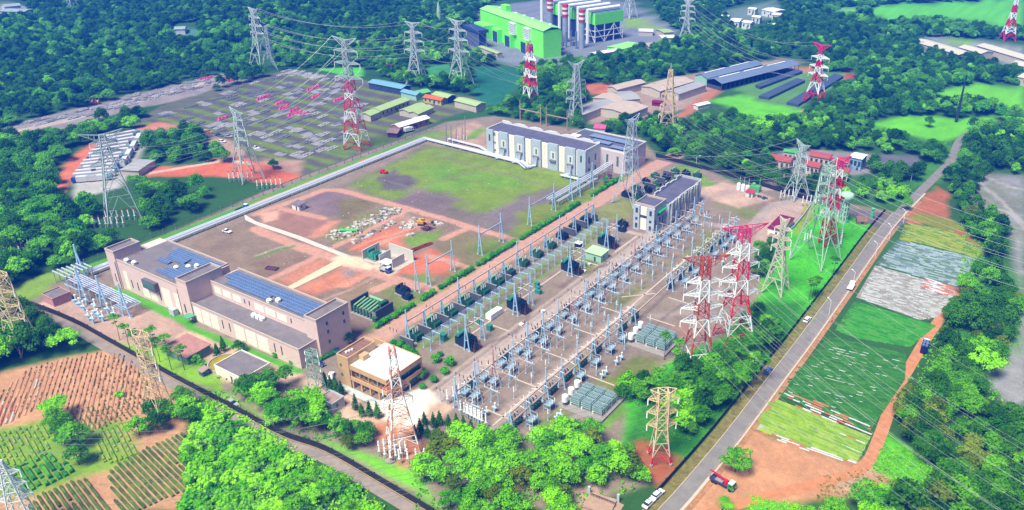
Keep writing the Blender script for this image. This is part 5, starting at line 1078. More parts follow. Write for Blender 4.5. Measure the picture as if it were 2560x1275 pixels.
def firewall(): t = thing('fire_wall', '', 'wall', (0, 0, 0)); MB().box(-3.2, -.2, 0, 3.2, .2, 3.4).build('wall', FIREW, t); MB().box(-3.3, -.28, 3.4, 3.3, .28, 3.55).build('coping', BASEC, t); return t
for y in [179.2, 188.6, 198.3, 207.8, 217.4, 227.2, 237, 288.6, 298.4, 308.4]: place('fw', firewall, -186.6 if y < 250 else -189, y, 0, 'grey fire wall slab between two transformers by the avenue', 'fire walls by the avenue')
def main_tr():
    t = transformer(NAVY, 1.35, cons=TEAL, tips=False, n_b=3); r = random.Random(4)
    for k in range(9):
        o = MB().cbox(0, 0, 0, .8, .8, 1.3).insul(0, 0, 1.3, 3.2, .22, 6, 4).build('arrester', NAVY if k % 2 else INSD, t); o.location = (3.4 + (k % 3) * 1.1, -2.2 + (k // 3) * 1.6, 0)
    return t
for i, y in enumerate((191.4, 222, 259.8, 289.4)): place('mt', main_tr, -169.6, y, 0, ['dark main transformer under the pair of columns nearest the office', 'dark main transformer beside the blue compressor', 'dark main transformer in front of the pale green hut', 'dark main transformer beyond the pale green hut, next to the control building'][i], 'main transformers')
for k, (x, y, s, m, lb) in enumerate(((-214.5, 206.5, 1.0, NAVY, 'dark green transformer standing alone on the grass beside the hedge'), (-209.8, 204, .72, NAVY, 'smaller dark transformer on its slab beside the hedge'), (-172.8, 309.8, .9, NAVY, 'dark transformer at the corner of the grey control building'), (-170.5, 305, .7, NAVY, 'small dark transformer in front of the grey control building'),
        (-246, 222.5, 1.15, TEAL, 'teal green transformer inside the white blast walls'))):
    t = transformer(m, s, cons=m, tips=False); t.location = (x, y, 0); t['label'] = lb
for x in range(4):
    for y in range(5):
        if (x, y) in ((0, 4), (3, 0)): continue
        t = place('tb%d' % ((x + y) % 2), lambda: transformer(DGREEN if (x + y) % 2 else NAVY, .85, cons=LGREEN if (x + y) % 2 else NAVY, tips=False), -189.5 + x * 6.2, 342 + y * 10.5 + x * 1.0, .0, ('dark green' if (x + y) % 2 else 'dark') + ' transformer in the crowded bay behind the control building', 'transformers behind the control building')
for y in (346, 357, 367.5, 378): place('fw2', firewall, -184, y + .6, 0, 'grey fire wall in the crowded bay behind the control building', 'fire walls behind the control building')
t = thing('reactor_bank', 'walled bank of five sloping pale green tubes over dark green radiators by the avenue', 'reactor', (-213.8, 190, 0))
MB().box(-7.4, -4.5, 0, -7.0, 4.5, 4.6).build('wall', FIREW, t); MB().box(5.6, -4.5, 0, 6, 4.5, 4.2).build('wall', FIREW, t); MB().box(-6.8, -5.6, .02, 5.5, 4.8, .2).build('slab', BASEC, t)
MB().box(-5, -.5, .2, 4.6, 4.0, 3.6).build('tank', DGREEN, t); MB().tube((-4, 2.6, 4.3), (3, 2.6, 4.3), .6, 12).build('conservator', LGREEN, t)
for k in range(6): MB().tube((-5.2 + k * 1.7, 1.2, 4.4), (-5.6 + k * 1.7, -4.4, 3.2), .34, 8).build('tube', LGREEN, t); MB().insul(-5.6 + k * 1.7, -4.4, .2, 3.2, .5, 8, 6).build('radiator', DGREEN, t)
r = MB()
for k in range(12): r.box(3.0, -.4 + k * .36, 3.7, 4.6, -.2 + k * .36, 4.9)
r.build('radiator', DGREEN, t)
# busbar portals and tubes behind the transformers
def portal(w=3.4, h=4.3, m=SKY_ST):
    t = thing('bus_support', '', 'bus support', (0, 0, 0))
    for s in (-1, 1): MB().tube((s * w / 2, 0, 0), (s * w / 2, 0, h), .14, 6).cbox(s * w / 2, 0, -.05, .5, .5, .25).build('post', m, t)
    MB().box(-w / 2 - .15, -.14, h, w / 2 + .15, .14, h + .26).build('crossbar', m, t); return t
for i, y in enumerate(np.arange(181.6, 306, 4.9)): place('po', portal, -179.2, float(y), 0, 'pale blue portal frame carrying the five parallel busbars behind the avenue transformers', 'portals of the five busbars')
for k in range(5): put(MB().tube((0, 0, 4.6), (0, 125, 4.6), .07, 6), 'busbar', TUBE, 'one of five parallel busbar tubes on the portal frames', 'busbar', (-180.6 + k * .7, 180.5, 0), 0, 'five parallel busbars')
for k in range(3): put(MB().tube((0, 0, 5.2), (0, 178, 5.2), .06, 6), 'busbar', BEAMW, 'long busbar tube carried on the tall posts in front of the middle row', 'busbar', (-144.2 + k * 3.1, 160, 0), 0, 'busbars of the middle row')
def tpost():
    t = thing('insulator_post', '', 'insulator post', (0, 0, 0)); MB().tube((0, 0, 0), (0, 0, 4.2), .13, 6).cbox(0, 0, -.05, .5, .5, .25).build('post', SKY_ST, t); MB().box(-1.9, -.1, 4.2, 1.9, .1, 4.4).build('crossbar', BEAMW, t)
    for x in (-1.6, 0, 1.6): MB().insul(x, 0, 4.4, 5.5, .17, 6, 3).build('insulator', INSD, t)
    return t
for y in np.arange(160.6, 345, 9.65): place('tp', tpost, -154.6, float(y), 0, 'T shaped post with dark insulators on the road side of the middle row', 'T posts of the middle row')
for y in np.arange(179, 320, 19.2): place('tp', tpost, -192.6, float(y), 0, 'T shaped post with dark insulators at the edge of the avenue', 'T posts along the avenue')
def disconnector():
    t = thing('disconnector', '', 'switchgear', (0, 0, 0)); MB().box(-1.25, -1.7, 2.5, 1.25, 1.7, 2.65).build('platform', PLATE, t)
    f = MB()
    for x in (-1.2, 1.2):
        for y in (-1.6, 1.6): f.bar((x, y, 0), (x, y, 2.5), .16)
    f.bar((-1.2, -1.6, 1.2), (1.2, -1.6, 1.2), .1).bar((-1.2, 1.6, 1.2), (1.2, 1.6, 1.2), .1); f.build('frame', SKY_ST, t)
    for x in (-1.0, 1.0):
        for y in (-1.3, 0, 1.3): MB().insul(x, y, 2.75, 4.2, .16, 6, 3).build('insulator', INSD if x < 0 else INSW, t)
    MB().bar((-1.0, 1.3, 4.25), (1.0, 1.3, 4.25), .12).bar((-1, 0, 4.25), (1, 0, 4.25), .12).bar((-1, -1.3, 4.25), (1, -1.3, 4.25), .12).build('blade', TUBE, t)
    return t
for y in np.arange(167, 340, 9.65):
    for x in (-149.9, -146.0): place('dc', disconnector, x + .4, float(y), 0, 'pale blue disconnector platform with insulators under the middle row', 'disconnectors of the middle row')
for y in (167, 176.6, 195, 205, 214.8, 223, 274.6, 284, 294, 303.9, 314.2, 323): place('dc', disconnector, -122.9, y, 0, 'pale blue disconnector platform beside the outer row', 'disconnectors of the outer row')
def fportal():
    t = portal(3.0, 5.0); MB().box(-4.2, -.12, 5.0, -1.7, .12, 5.22).box(1.7, -.12, 5, 2.6, .12, 5.22).box(2.45, -.12, 5.22, 2.6, .12, 6.1).build('outrigger', BEAMW, t)
    for x in (-3.8, -1.4, 1.5): MB().insul(x, 0, 5.25, 6.0, .14, 6, 2).build('insulator', INSW, t)
    return t
for y in np.arange(159.9, 340, 9.55): place('fp', fportal, -139.6, float(y), 0, 'two legged post frame carrying busbars on the near side of the middle row', 'post frames of the middle row')
def breaker():
    t = thing('circuit_breaker', '', 'switchgear', (0, 0, 0)); MB().box(-.7, -2.2, .5, .7, 2.2, 1.5).build('cabinet', DGREEN, t); MB().box(-.6, -2.0, 0, .6, -1.6, .5).box(-.6, 1.6, 0, .6, 2.0, .5).build('foot', BASEC, t)
    for y in (-1.5, 0, 1.5):
        for s in (-1, 1): o = MB().insul(0, 0, 0, 2.3, .26, 7, 4).build('bushing', NAVY, t); o.location = (s * .3, y, 1.5); o.rotation_euler = (0, s * .38, 0)
    return t
for y in (165, 175, 184.4, 193.5, 203, 212.8, 231, 240, 270, 279.5, 289, 299.5, 310.5, 320, 329): place('cb', breaker, -127.3, y, 0, 'dark green circuit breaker with slanted bushings at the foot of the outer row', 'circuit breakers of the outer row')
for y in np.arange(172, 335, 19.3): place('cb2', lambda: breaker(), -151.8, float(y), 0, 'dark green circuit breaker under the middle row', 'circuit breakers of the middle row')
def ct():
    t = thing('current_transformer', '', 'transformer', (0, 0, 0)); MB().cbox(0, 0, 0, .5, .5, 1.6).cbox(0, 0, 1.6, 1.6, .7, .3).build('stand', SKY_ST, t); MB().insul(.3, 0, 1.9, 3.2, .22, 7, 3).cbox(.3, 0, 3.2, .5, .5, .4).build('insulator', INSW, t); return t
for y in (163, 172.5, 174.6, 200, 202.5, 209.6, 213, 300, 310): place('ct', ct, -117.6, y, 0, 'white current transformer on a stand beyond the outer row platforms', 'current transformers beyond the outer row')
for y in (158.6, 161.6, 163, 166): place('ct', ct, -137 - (y % 2), y, 0, 'white current transformer at the lower end of the middle row', 'current transformers at the lower end')
def post_ins(dark):
    t = thing('post_insulator', '', 'insulator', (0, 0, 0)); MB().tube((0, 0, 0), (0, 0, 2.6), .13, 6).cbox(0, 0, 0, .4, .4, .2).build('post', SKY_ST, t); MB().insul(0, 0, 2.6, 4.6, .19, 6, 4).build('insulator', INSD if dark else INSW, t); MB().cbox(0, 0, 4.6, .5, .16, .14).build('clamp', TUBE, t); return t
_pr = random.Random(17)
for y in np.arange(161, 340, 9.65):
    for x, dy, dk in ((-152.4, 2.2, 1), (-152.4, 4.6, 1), (-143.4, 2.0, 0), (-143.4, 4.4, 0), (-143.2, 6.8, 1), (-136.2, 4.0, 0)):
        if _pr.random() < .82: place('pi%d' % dk, lambda: post_ins(dk), x + _pr.uniform(-.3, .3), float(y) + dy + _pr.uniform(-.5, .5), _pr.random() * 3, ('dark' if dk else 'white') + ' insulator on a slim blue post among the middle row gear', 'post insulators of the middle row')
    if y < 330 and not 240 < y < 264:
        for x, dy, dk in ((-130.6, 2.5, 0), (-130.6, 5.5, 0), (-120.2, 1.0, 0)):
            if _pr.random() < .8: place('pi%d' % dk, lambda: post_ins(dk), x, float(y) + dy, _pr.random() * 3, 'white insulator on a slim blue post beside the outer row', 'post insulators of the outer row')
# capacitor banks
def rack():
    t = thing('capacitor_rack', '', 'capacitor rack', (0, 0, 0)); f = MB()
    for x in (-1.7, 1.7):
        for y in (-1.5, 0, 1.5): f.bar((x, y, 0), (x, y, 2.7), .14)
    for z in (1.2, 2.0, 2.7):
        for y in (-1.5, 0, 1.5): f.bar((-1.7, y, z), (1.7, y, z), .12)
        for x in (-1.7, 1.7): f.bar((x, -1.5, z), (x, 1.5, z), .12)
    f.build('frame', mat('mint_steel', seen(186, 226, 220, 1.2), .5), t); c = MB()
    for z in (1.28, 2.08, 2.78):
        for k in range(7): c.box(-1.6 + k * .47, -1.35, z, -1.32 + k * .47, -.15, z + .5).box(-1.6 + k * .47, .15, z, -1.32 + k * .47, 1.35, z + .5)
    o = c.build('capacitors', mat('capacitor_grey', seen(170, 200, 205, 1.1), .5, var=.15, scale=2), t); MB().insul(-1.5, -1.4, 0, 1.2, .2, 6, 2).insul(1.5, 1.4, 0, 1.2, .2, 6, 2).build('foot_insulator', INSW, t); return t
for bi, (x0, y0) in enumerate(((-117, 183.2), (-117.4, 227.2))):
    nm = 'lower' if bi == 0 else 'upper'
    sheet('slab', [(x0 - 5.5, y0 - 4), (x0 + 12, y0 - 4), (x0 + 12, y0 + 11), (x0 - 5.5, y0 + 11)], .05, BASEC)
    for i in range(3):
        for j in range(3): place('ck', rack, x0 + i * 4.2, y0 + .4 + j * 3.5, 0, 'mint green rack of grey capacitors in the bank near the grove' if bi == 0 else 'mint green rack of grey capacitors in the bank near the rust red pylon', nm + ' capacitor bank')
    w = thing('bank_wall', 'low pale wall on the ' + ('grove side of the capacitor bank' if bi == 0 else 'lawn side of the upper capacitor bank'), 'wall', (x0 - 3, y0 - 3, 0)); MB().box(14.6, -1, 0, 14.9, 14, .9).build('wall', BASEC, w)
    for j in range(3):
        def coil():
            t = thing('reactor_coil', '', 'reactor', (0, 0, 0)); f = MB()
            for k in range(6): f.tube((math.cos(k * 1.047) * .7, math.sin(k * 1.047) * .7, 0), (math.cos(k * 1.047) * .7, math.sin(k * 1.047) * .7, 1.5), .09, 5)
            f.build('leg', mat('leg_grey', seen(150, 155, 160)), t); MB().lathe(0, 0, [(1.0, 1.5), (1.05, 1.6), (1.05, 3.6), (.95, 3.75), (.5, 3.75)], 18).build('drum', WHITE, t); return t
        place('coil', coil, x0 - 3.6 + (j - 1) * -.45, y0 - 2 + j * 4.4, 0, 'white reactor drum on legs beside the capacitor bank near the grove' if bi == 0 else 'white reactor drum on legs beside the upper capacitor bank', nm + ' reactor drums')
# cabinets, container, small boxes
def cabinet(m, w=1.6, d=1.4, h=2.0):
    t = thing('cabinet', '', 'cabinet', (0, 0, 0)); MB().cbox(0, 0, .2, w, d, h).build('body', m, t); MB().cbox(0, 0, h + .2, w + .2, d + .2, .14).build('roof', m, t); MB().cbox(0, 0, 0, w + .3, d + .3, .2).build('plinth', BASEC, t); return t
for x, y, m, lb, a in ((-178.2, 189, TEAL, 'teal square cabinet under the portal frames nearest the office', (2.2, 2, 2.6)), (-172.3, 239.5, TEAL, 'teal round topped cabinet in the middle of the busbar portals', (1.6, 1.6, 2.4)), (-207.7, 184.6, DGREEN, 'dark green cabinet beside the walled reactor bank', (1.7, 1.2, 1.8)), (-174.6, 205, TEAL, 'small teal cabinet next to the white container', (1.4, 1.2, 1.8)), (-168.4, 203.5, TEAL, 'teal cabinet beside the nearest main transformer', (1.8, 1.6, 2.2)),
                       (-182, 172.5, DGREEN, 'dark green cabinet at the avenue corner by the office', (1, 1, 1.6)), (-178.5, 280.4, NAVY, 'dark cabinet with a cream lid beside the busbars', (2.6, 2.4, 1.8)), (-169.3, 236, TEAL, 'blue green compressor beside the second main transformer', (2.4, 1.6, 1.6))):
    t = cabinet(m, *a); t.location = (x, y, 0); t['label'] = lb
    if 'cream lid' in lb: MB().cbox(0, 0, a[2] + .36, a[0] + .6, a[1] + .6, .2).build('lid', PANEL, t)
    if 'compressor' in lb: MB().tube((0, 0, 1.9), (0, 0, 3.2), .2, 8).tube((-.8, 0, 3.2), (.8, 0, 3.2), .35, 10).build('fan', TEAL, t)
t = thing('container', 'long white shipping style container beside the five busbars', 'container', (-174.6, 209, 0)); MB().box(0, 0, .2, 2.6, 4.2, 2.5).build('body', WHITE, t); MB().box(0, 4.3, .2, 2.6, 7.2, 2.3).build('body', WHITE, t); MB().box(.2, .1, 0, 2.4, 7, .2).build('skid', BASEC, t)
for x, y in ((-160.8, 213), (-159.6, 225.5), (-165.6, 268.6), (-164, 262)): tag(MB().cbox(0, 0, 0, 1.3, 1.3, .5).cbox(0, 0, .5, 1.5, 1.5, .12).build('hatch_cover', PANEL), 'pale square hatch cover on the gravel by the yard road', 'hatch', 'hatch covers').location = (x, y, 0)
# pipes: gas insulated ducts along the edge of the empty ground
DUCT = mat('duct_paint', seen(216, 224, 238, 1.25), .45, .1, var=.06)
def ducts(label, path, offs, r=.55, z=1.2, sup=6.0, m=DUCT, name='gas_duct', group=None):
    t = thing(name, label, 'pipeline', (*path[0][:2], 0), 0, group); ox, oy = path[0][:2]
    for d in offs:
        pts = offset_line([p[:2] for p in path], d); mb = MB(); cr = []
        for i, p in enumerate(pts): cr.append((p[0] - ox, p[1] - oy, path[i][2] if len(path[i]) > 2 else z))
        for a, b in zip(cr[:-1], cr[1:]): mb.tube(a, b, r, 10)
        for c in cr[1:-1]: mb.lathe(c[0], c[1], [(r * .6, c[2] - r * .9), (r * 1.05, c[2] - r * .4), (r * 1.05, c[2] + r * .4), (r * .6, c[2] + r * .9)], 10)
        mb.build('duct', m, t)
    sp = MB(); w0, w1 = min(offs) - r, max(offs) + r
    for (p, q) in zip(path[:-1], path[1:]):
        L = math.hypot(q[0] - p[0], q[1] - p[1]); n = int(L / sup)
        for k in range(n):
            u = (k + .5) / max(1, n); x, y = p[0] + (q[0] - p[0]) * u - ox, p[1] + (q[1] - p[1]) * u - oy; tx, ty = (q[0] - p[0]) / L, (q[1] - p[1]) / L; zz = ((p[2] if len(p) > 2 else z) + (q[2] if len(q) > 2 else z)) / 2 - r
            a = (x + ty * w0, y - tx * w0, 0); b = (x + ty * w1, y - tx * w1, 0); sp.bar((a[0], a[1], zz - .1), (b[0], b[1], zz - .1), .2); sp.bar(a, (a[0], a[1], zz), .22).bar(b, (b[0], b[1], zz), .22)
    if sp.v: sp.build('support', STEEL, t)
    return t
ducts('long pale duct of three tubes along the left edge of the empty ground', [(-331.5, 148), (-331.5, 350), (-262, 350.2), (-253, 345.0)], (-1.7, -.35, 1.6), r=.58)
ducts('pale duct branch along the front of the white building', [(-320, 357.5), (-296, 357), (-278, 349.2)], (-.5, .5), r=.5)
for i, x in enumerate((-275, -263.6, -252.4, -230)):
    ducts('three slim ducts rising from the ground into a bay of the white building', [(x - 2.5, 348.0 if i < 3 else 346.5, .8), (x, 351.0, .8), (x, 351.4, 5.4)], (-.8, 0, .8), r=.3, sup=50, group='ducts into the bays of the white building')
ducts('pale duct leading from the last bay of the white building', [(-232, 346.3), (-214, 346.8)], (-.5, .5), r=.45)
ducts('three raised bus ducts on posts between the hedge and the white building', [(-215.5, 311, 3.6), (-215.5, 352, 3.6), (-214.5, 368, 5)], (-1.4, 0, 1.4), r=.4, sup=3.6)
ducts('two raised bus ducts on short posts beside the hedge', [(-212, 313, 2.6), (-212, 350, 2.6)], (-.4, .6), r=.3, sup=4)
# pale blue bus frame by the long building
t = thing('busbar_rack', 'pale blue rack of six long white tubes on posts left of the long building', 'bus rack', (-330, 140, 0))
for k in range(6):
    o = MB().tube((2, -2.4 + k * .95, 4.2), (38 + k * 1.2, -2.4 + k * .95, 4.2), .26, 8)
    o.tube((38 + k * 1.2, -2.4 + k * .95, 4.2), (38 + k * 1.2, -6 + k * .3, 4.2), .22, 8).build('tube', mat('white_tube', seen(205, 214, 240, 1.2), .4, .1), t)
for k in range(7): MB().tube((-6 + k * .3, -3 + k * 1.7, 5.4), (4, -3 + k * 1.7, 5.4), .3, 8).tube((-6 + k * .3, -3 + k * 1.7, 0), (-6 + k * .3, -3 + k * 1.7, 5.4), .2, 6).tube((3, -3 + k * 1.7, 0), (3, -3 + k * 1.7, 5.4), .2, 6).build('tube', mat('white_tube', seen(205, 214, 240, 1.2), .4, .1), t)
for k in range(8):
    x = 4 + k * 4.9; MB().tube((x, -3.2, 0), (x, -3.2, 4), .16, 6).tube((x, 3.2, 0), (x, 3.2, 4), .16, 6).bar((x, -3.4, 3.9), (x, 3.4, 3.9), .25).build('portal', SKY_ST, t)
for i, (x, y) in enumerate(((-333, 146), (-313.6, 135.5), (-300.5, 136), (-288, 137))):
    c = copy_tree(PR['r01'], (x, y, 0), .1, ['blue A-frame column with a tall mast at the rear of the bus frame', 'first blue A-frame column straddling the white bus tubes', 'second blue A-frame column straddling the white bus tubes', 'blue A-frame column at the near end of the bus frame'][i]); c['group'] = 'columns of the bus frame'; c.scale = (1.7, 1.4, 1.0)
beam(-306, 131, 140, 8.6, 'girder over the bus frame', 'girders of the bus frame', m=TUBE, strings=False).rotation_euler = (0, 0, math.pi / 2)
for i, (x, y) in enumerate([(-312, 131.5), (-308.5, 131), (-305, 130.6), (-298, 131), (-295, 130.5), (-292, 130.2), (-309, 134), (-296, 134.5), (-291, 134), (-303, 133.6), (-293.5, 127.5), (-297, 127.8)]): place('ct', ct, x, y, RND.random(), 'white insulator on a stand below the white bus tubes', 'insulators below the bus frame').scale = (1.3, 1.3, 1.25)
# ------------------------------------------------------------------ sheds, houses, farm, storage yard
def shed(label, a, b, c, z, rise, wm, rm, name='shed', cat='shed', win=0, open_side=False, group=None, over=.5, strips=0):
    (x, y), rz, L, Wd = frame(a, b, c, z); t = thing(name, label, cat, (x, y, 0), rz, group)
    Wd = max(Wd, 3.0)
    if open_side:
        n = max(3, int(L / 5)); 
        for k in range(n + 1):
            for yy in (.2, Wd - .2): MB().cbox(L * k / n, yy, 0, .35, .35, z).build('post', wm, t)
        MB().box(0, Wd - .3, 0, L, Wd, z * .8).box(.1, .2, 0, .3, Wd - .3, z * .5).build('wall', wm, t)
    else:
        MB().box(0, 0, 0, L, Wd, z).add([(0, 0, z), (0, Wd, z), (0, Wd / 2, z + rise), (L, 0, z), (L, Wd, z), (L, Wd / 2, z + rise)], [(0, 2, 1), (3, 4, 5)]).build('wall', wm, t)
    o = over
    for s in (0, 1):
        y0 = -o if s == 0 else Wd + o; dz = rise * o / (Wd / 2)
        mb = MB().add([(-o, y0, z - dz), (L + o, y0, z - dz), (L + o, Wd / 2, z + rise), (-o, Wd / 2, z + rise), (-o, y0, z - dz + .18), (L + o, y0, z - dz + .18), (L + o, Wd / 2, z + rise + .18), (-o, Wd / 2, z + rise + .18)],
                     [(0, 1, 2, 3), (4, 5, 6, 7), (0, 1, 5, 4), (1, 2, 6, 5), (2, 3, 7, 6), (3, 0, 4, 7)]); mb.build('roof', rm, t)
    for k in range(strips): MB().box(L * .06 + L * .9 * k / strips, Wd * .46, z + rise + .2, L * .06 + L * .9 * (k + .8) / strips, Wd * .54, z + rise + .5).build('ridge_vent', WHITE, t)
    if win:
        for k in range(win):
            xx = L * (k + .5) / win; MB().box(xx - .7, -.06, z * .35, xx + .7, .05, z * .75).build('window', GLASS, t)
        MB().box(L * .5 + .9, -.07, 0, L * .5 + 2.1, .06, min(2.4, z * .8)).build('door', GLASS, t)
        MB().box(L - .05, Wd * .35, z * .35, L + .06, Wd * .35 + 1.4, z * .75).build('window', GLASS, t)
    return t
REDROOF = mat('red_tile_roof', seen(196, 92, 88), .8, var=.15, scale=.8); CREAMW = mat('cream_wall', seen(226, 214, 196, 1.15), .8, var=.08); BLUEROOF = mat('pale_blue_roof', seen(140, 200, 225), .5, var=.07)
LGROOF = mat('lime_roof', seen(196, 226, 150), .6, var=.07); ORROOF = mat('orange_roof', seen(242, 128, 60), .6, var=.07); NAVYW = mat('navy_wall', seen(70, 90, 140), .7); BEIGEROOF = mat('beige_roof', seen(226, 206, 192), .7, var=.12, scale=.2)
GREYROOF = mat('grey_roof', seen(196, 196, 200), .7, var=.12, scale=.2); SLATEROOF = mat('slate_blue_roof', seen(138, 158, 190), .45, var=.08); WHITEROOF2 = mat('cream_white_roof', seen(246, 240, 220), .6, var=.06); DARKW = mat('dark_wall', seen(90, 100, 120), .8)
V = 'red roofed houses of the village'
shed('red roofed house at the left end of the village', (1925, 397), (1974.5, 406), (1933, 386), 5, 1.6, CREAMW, REDROOF, 'house', 'house', 4, group=V)
shed('long red roofed house at the back of the village', (2024, 388), (2073.5, 397), (2032, 379), 5.5, 1.6, CREAMW, REDROOF, 'house', 'house', 4, group=V)
shed('red roofed house in the middle front of the village', (2005, 410), (2047, 419), (2008, 400), 5, 1.5, CREAMW, REDROOF, 'house', 'house', 4, group=V)
shed('cream house with a red roof beside the white roofed blue house', (2094, 404), (2120.6, 407), (2102, 392), 6, 1.4, CREAMW, REDROOF, 'house', 'house', 3, group=V)
shed('red roofed house nearest the magenta topped pylon at the village front', (2088, 428), (2119.6, 433), (2099, 416), 5, 1.4, CREAMW, REDROOF, 'house', 'house', 3, group=V)
shed('pale blue walled house with a white roof at the right end of the village', (2126, 391.6), (2155, 398), (2146, 383), 7, .5, mat('sky_wall', seen(150, 190, 230, 1.15)), WHITE, 'house', 'house', 3)
shed('house with a bright green roof behind the village pylon', (1960, 378), (1994, 383), (1964, 372), 7, .6, CREAMW, GREENP, 'house', 'house', 3)
# farm
shed('long blue roofed barn nearest the growing beds', (1805, 209), (1998, 161), (1782, 195), 5.5, 2.0, DARKW, SLATEROOF, 'barn', 'barn', open_side=True, strips=3)
shed('blue roofed barn behind the longest one', (1768, 196), (1905, 161), (1746, 186), 6, 2.0, PGREEN, SLATEROOF, 'barn', 'barn', strips=2)
for lb, a, b, c, rm in (('beige shed at the top of the farm cluster', (1543, 224), (1613, 206), (1530, 214), BEIGEROOF), ('largest pinkish farm roof in front of the blue barns', (1650, 228), (1735, 203), (1617, 212), BEIGEROOF), ('grey farm roof between the large pinkish roof and the lane', (1697, 235), (1765, 212), (1665, 229), GREYROOF),
                     ('long grey farm shed by the dull grey pylon', (1457, 287), (1535, 257), (1445, 270), GREYROOF), ('beige farm roof above the long grey shed', (1540, 256), (1566, 244), (1487, 243), BEIGEROOF), ('low pale farm roof with dark gaps in the middle of the cluster', (1570, 287), (1620, 267), (1513, 263), BEIGEROOF), ('grey lean to roof at the back of the farm cluster', (1560, 250), (1600, 247), (1543, 230), GREYROOF)):
    shed(lb, a, b, c, 5, 1.2, CREAMW, rm, 'farm_shed', 'shed')
shed('small shed with a bright pink roof among the trees behind the white building', (1485, 320), (1512, 322), (1492, 309), 3.5, 1.0, CREAMW, mat('pink_roof', seen(226, 110, 160)), 'shed', 'shed')
shed('dark magenta roofed container among the farm sheds', (1630, 255), (1658, 258), (1634, 250), 2.6, .2, MAROON, MAROON, 'container', 'container')
shed('little white shed beside the red farm lane', (1745, 265), (1775, 258), (1740, 260), 3, .4, WHITEW, WHITE, 'shed', 'shed')
shed('dark grey roofed shed hidden in the wood right of the tan mast', (1760, 345), (1800, 325), (1780, 318), 3, .6, DARKW, mat('dark_grey_roof', seen(110, 115, 135)), 'shed', 'shed')
NET = mat('shade_net', seen(82, 102, 134), .9, var=.2, scale=.4)
for k, pts in enumerate(([(1896, 246), (1922, 250), (2012, 207), (1992, 201)], [(1966, 262), (1995, 268), (2108, 196), (2085, 190)], [(1888, 218), (1900, 224), (2006, 184), (1992, 178)], [(2092, 236), (2116, 236), (2142, 211), (2124, 208)])):
    w = PP(pts); put(MB().prism([(x - w[0][0], y - w[0][1]) for x, y in w], .0, 2.0), 'growing_bed', NET, ['long dark netted growing bed beside the barn meadow', 'dark netted growing bed left of the magenta topped pylon', 'dark netted growing bed along the barn', 'short dark netted bed right of the magenta topped pylon'][k], 'growing bed', (*w[0], 0), 0)
# far right sheds
for k, (a, b, c) in enumerate((((2282, 103), (2397, 137), (2300, 94)), ((2397, 118), (2453, 134), (2413, 111)), ((2443, 114), (2575, 153), (2460, 107)), ((2528, 160), (2590, 172), (2537, 150)), ((2545, 192), (2600, 204), (2556, 180)))):
    shed(['longest cream roofed shed on the far right', 'short cream roofed shed behind the longest one on the far right', 'long cream roofed shed at the far right picture edge', 'small cream shed below the far right sheds', 'lowest white shed at the right picture edge'][k], a, b, c, 6, 1.5, CREAMW, WHITEROOF2, 'long_shed', 'shed')
# storage yard sheds
for lb, a, b, c, z, wm, rm, w in (('long navy walled shed with a pale blue roof at the back of the storage yard', (921, 206), (1003, 222), (931, 196), 4.5, NAVYW, BLUEROOF, 4), ('small shed with a pale blue roof next to the orange roofed one', (1002, 229), (1040, 238), (1013, 223), 4, PGREEN, BLUEROOF, 0), ('small shed with a mid green roof behind the orange roofed one', (1046, 236), (1076, 229), (1040, 227), 4, PGREEN, mat('mid_green_roof', seen(130, 220, 140)), 0),
                              ('cream house with an orange roof in the storage yard', (1058, 243), (1102, 251), (1066, 236), 3.6, mat('yellow_wall', seen(240, 220, 150)), ORROOF, 4), ('shed with a pale lime roof behind the orange roofed one', (1080, 236), (1118, 245), (1100, 229), 4.2, NAVYW, LGROOF, 0), ('long pale lime roofed building in the middle of the storage yard', (952, 277), (1023, 250), (942, 267), 4.5, CREAMW, LGROOF, 7),
                              ('lime roofed lower end beside the long lime building', (926, 289), (952, 278), (898, 286), 4, CREAMW, LGROOF, 0), ('narrow lime roofed shed beside the long lime building', (1022, 280), (1066, 263), (1004, 273), 3.6, CREAMW, LGROOF, 3), ('narrow lime roofed shed nearest the trees', (1045, 285), (1083, 268), (1024, 280), 3.4, CREAMW, LGROOF, 0), ('white roofed shed with orange walls at the near edge of the storage yard', (998, 318), (1073, 295), (978, 313), 4, mat('orange_wall', seen(226, 160, 110)), WHITE, 5),
                              ('lime roofed shed behind the round tree at the yard corner', (1136, 251), (1190, 265), (1146, 240), 4.5, CREAMW, LGROOF, 0), ('little maroon hut below the white roofed shed', (968, 331), (992, 333), (976, 320), 3, mat('maroon_wall', seen(120, 60, 100)), mat('pinkgrey_roof', seen(190, 160, 155)), 0), ('purple roofed house in the wood behind the storage yard', (945, 164), (975, 168), (953, 158), 4, mat('rust_wall', seen(190, 100, 60)), mat('purple_roof', seen(120, 60, 90)), 0)):
    shed(lb, a, b, c, z, 1.1, wm, rm, 'yard_shed', 'shed', w)
for i, (a, b, c, lb) in enumerate((((1802, 40), (1820, 42), (1806, 36), 'left of the far hamlet'), ((1825, 53), (1848, 55), (1832, 45), 'nearest of the far hamlet'), ((1855, 55), (1876, 58), (1860, 50), 'beside the nearest of the far hamlet'), ((1880, 42), (1900, 44), (1886, 38), 'in the middle of the far hamlet'), ((1905, 24), (1935, 30), (1912, 15), 'largest of the far hamlet'), ((1930, 36), (1950, 38), (1934, 31), 'at the right of the far hamlet'), ((1920, 58), (1942, 64), (1924, 54), 'lowest of the far hamlet'), ((1870, 22), (1888, 24), (1874, 18), 'at the back of the far hamlet'))):
    shed('tiny white house ' + lb, a, b, c, 6, .8, WHITEW, WHITE, 'far_house', 'house', 2, group='houses of the far hamlet')
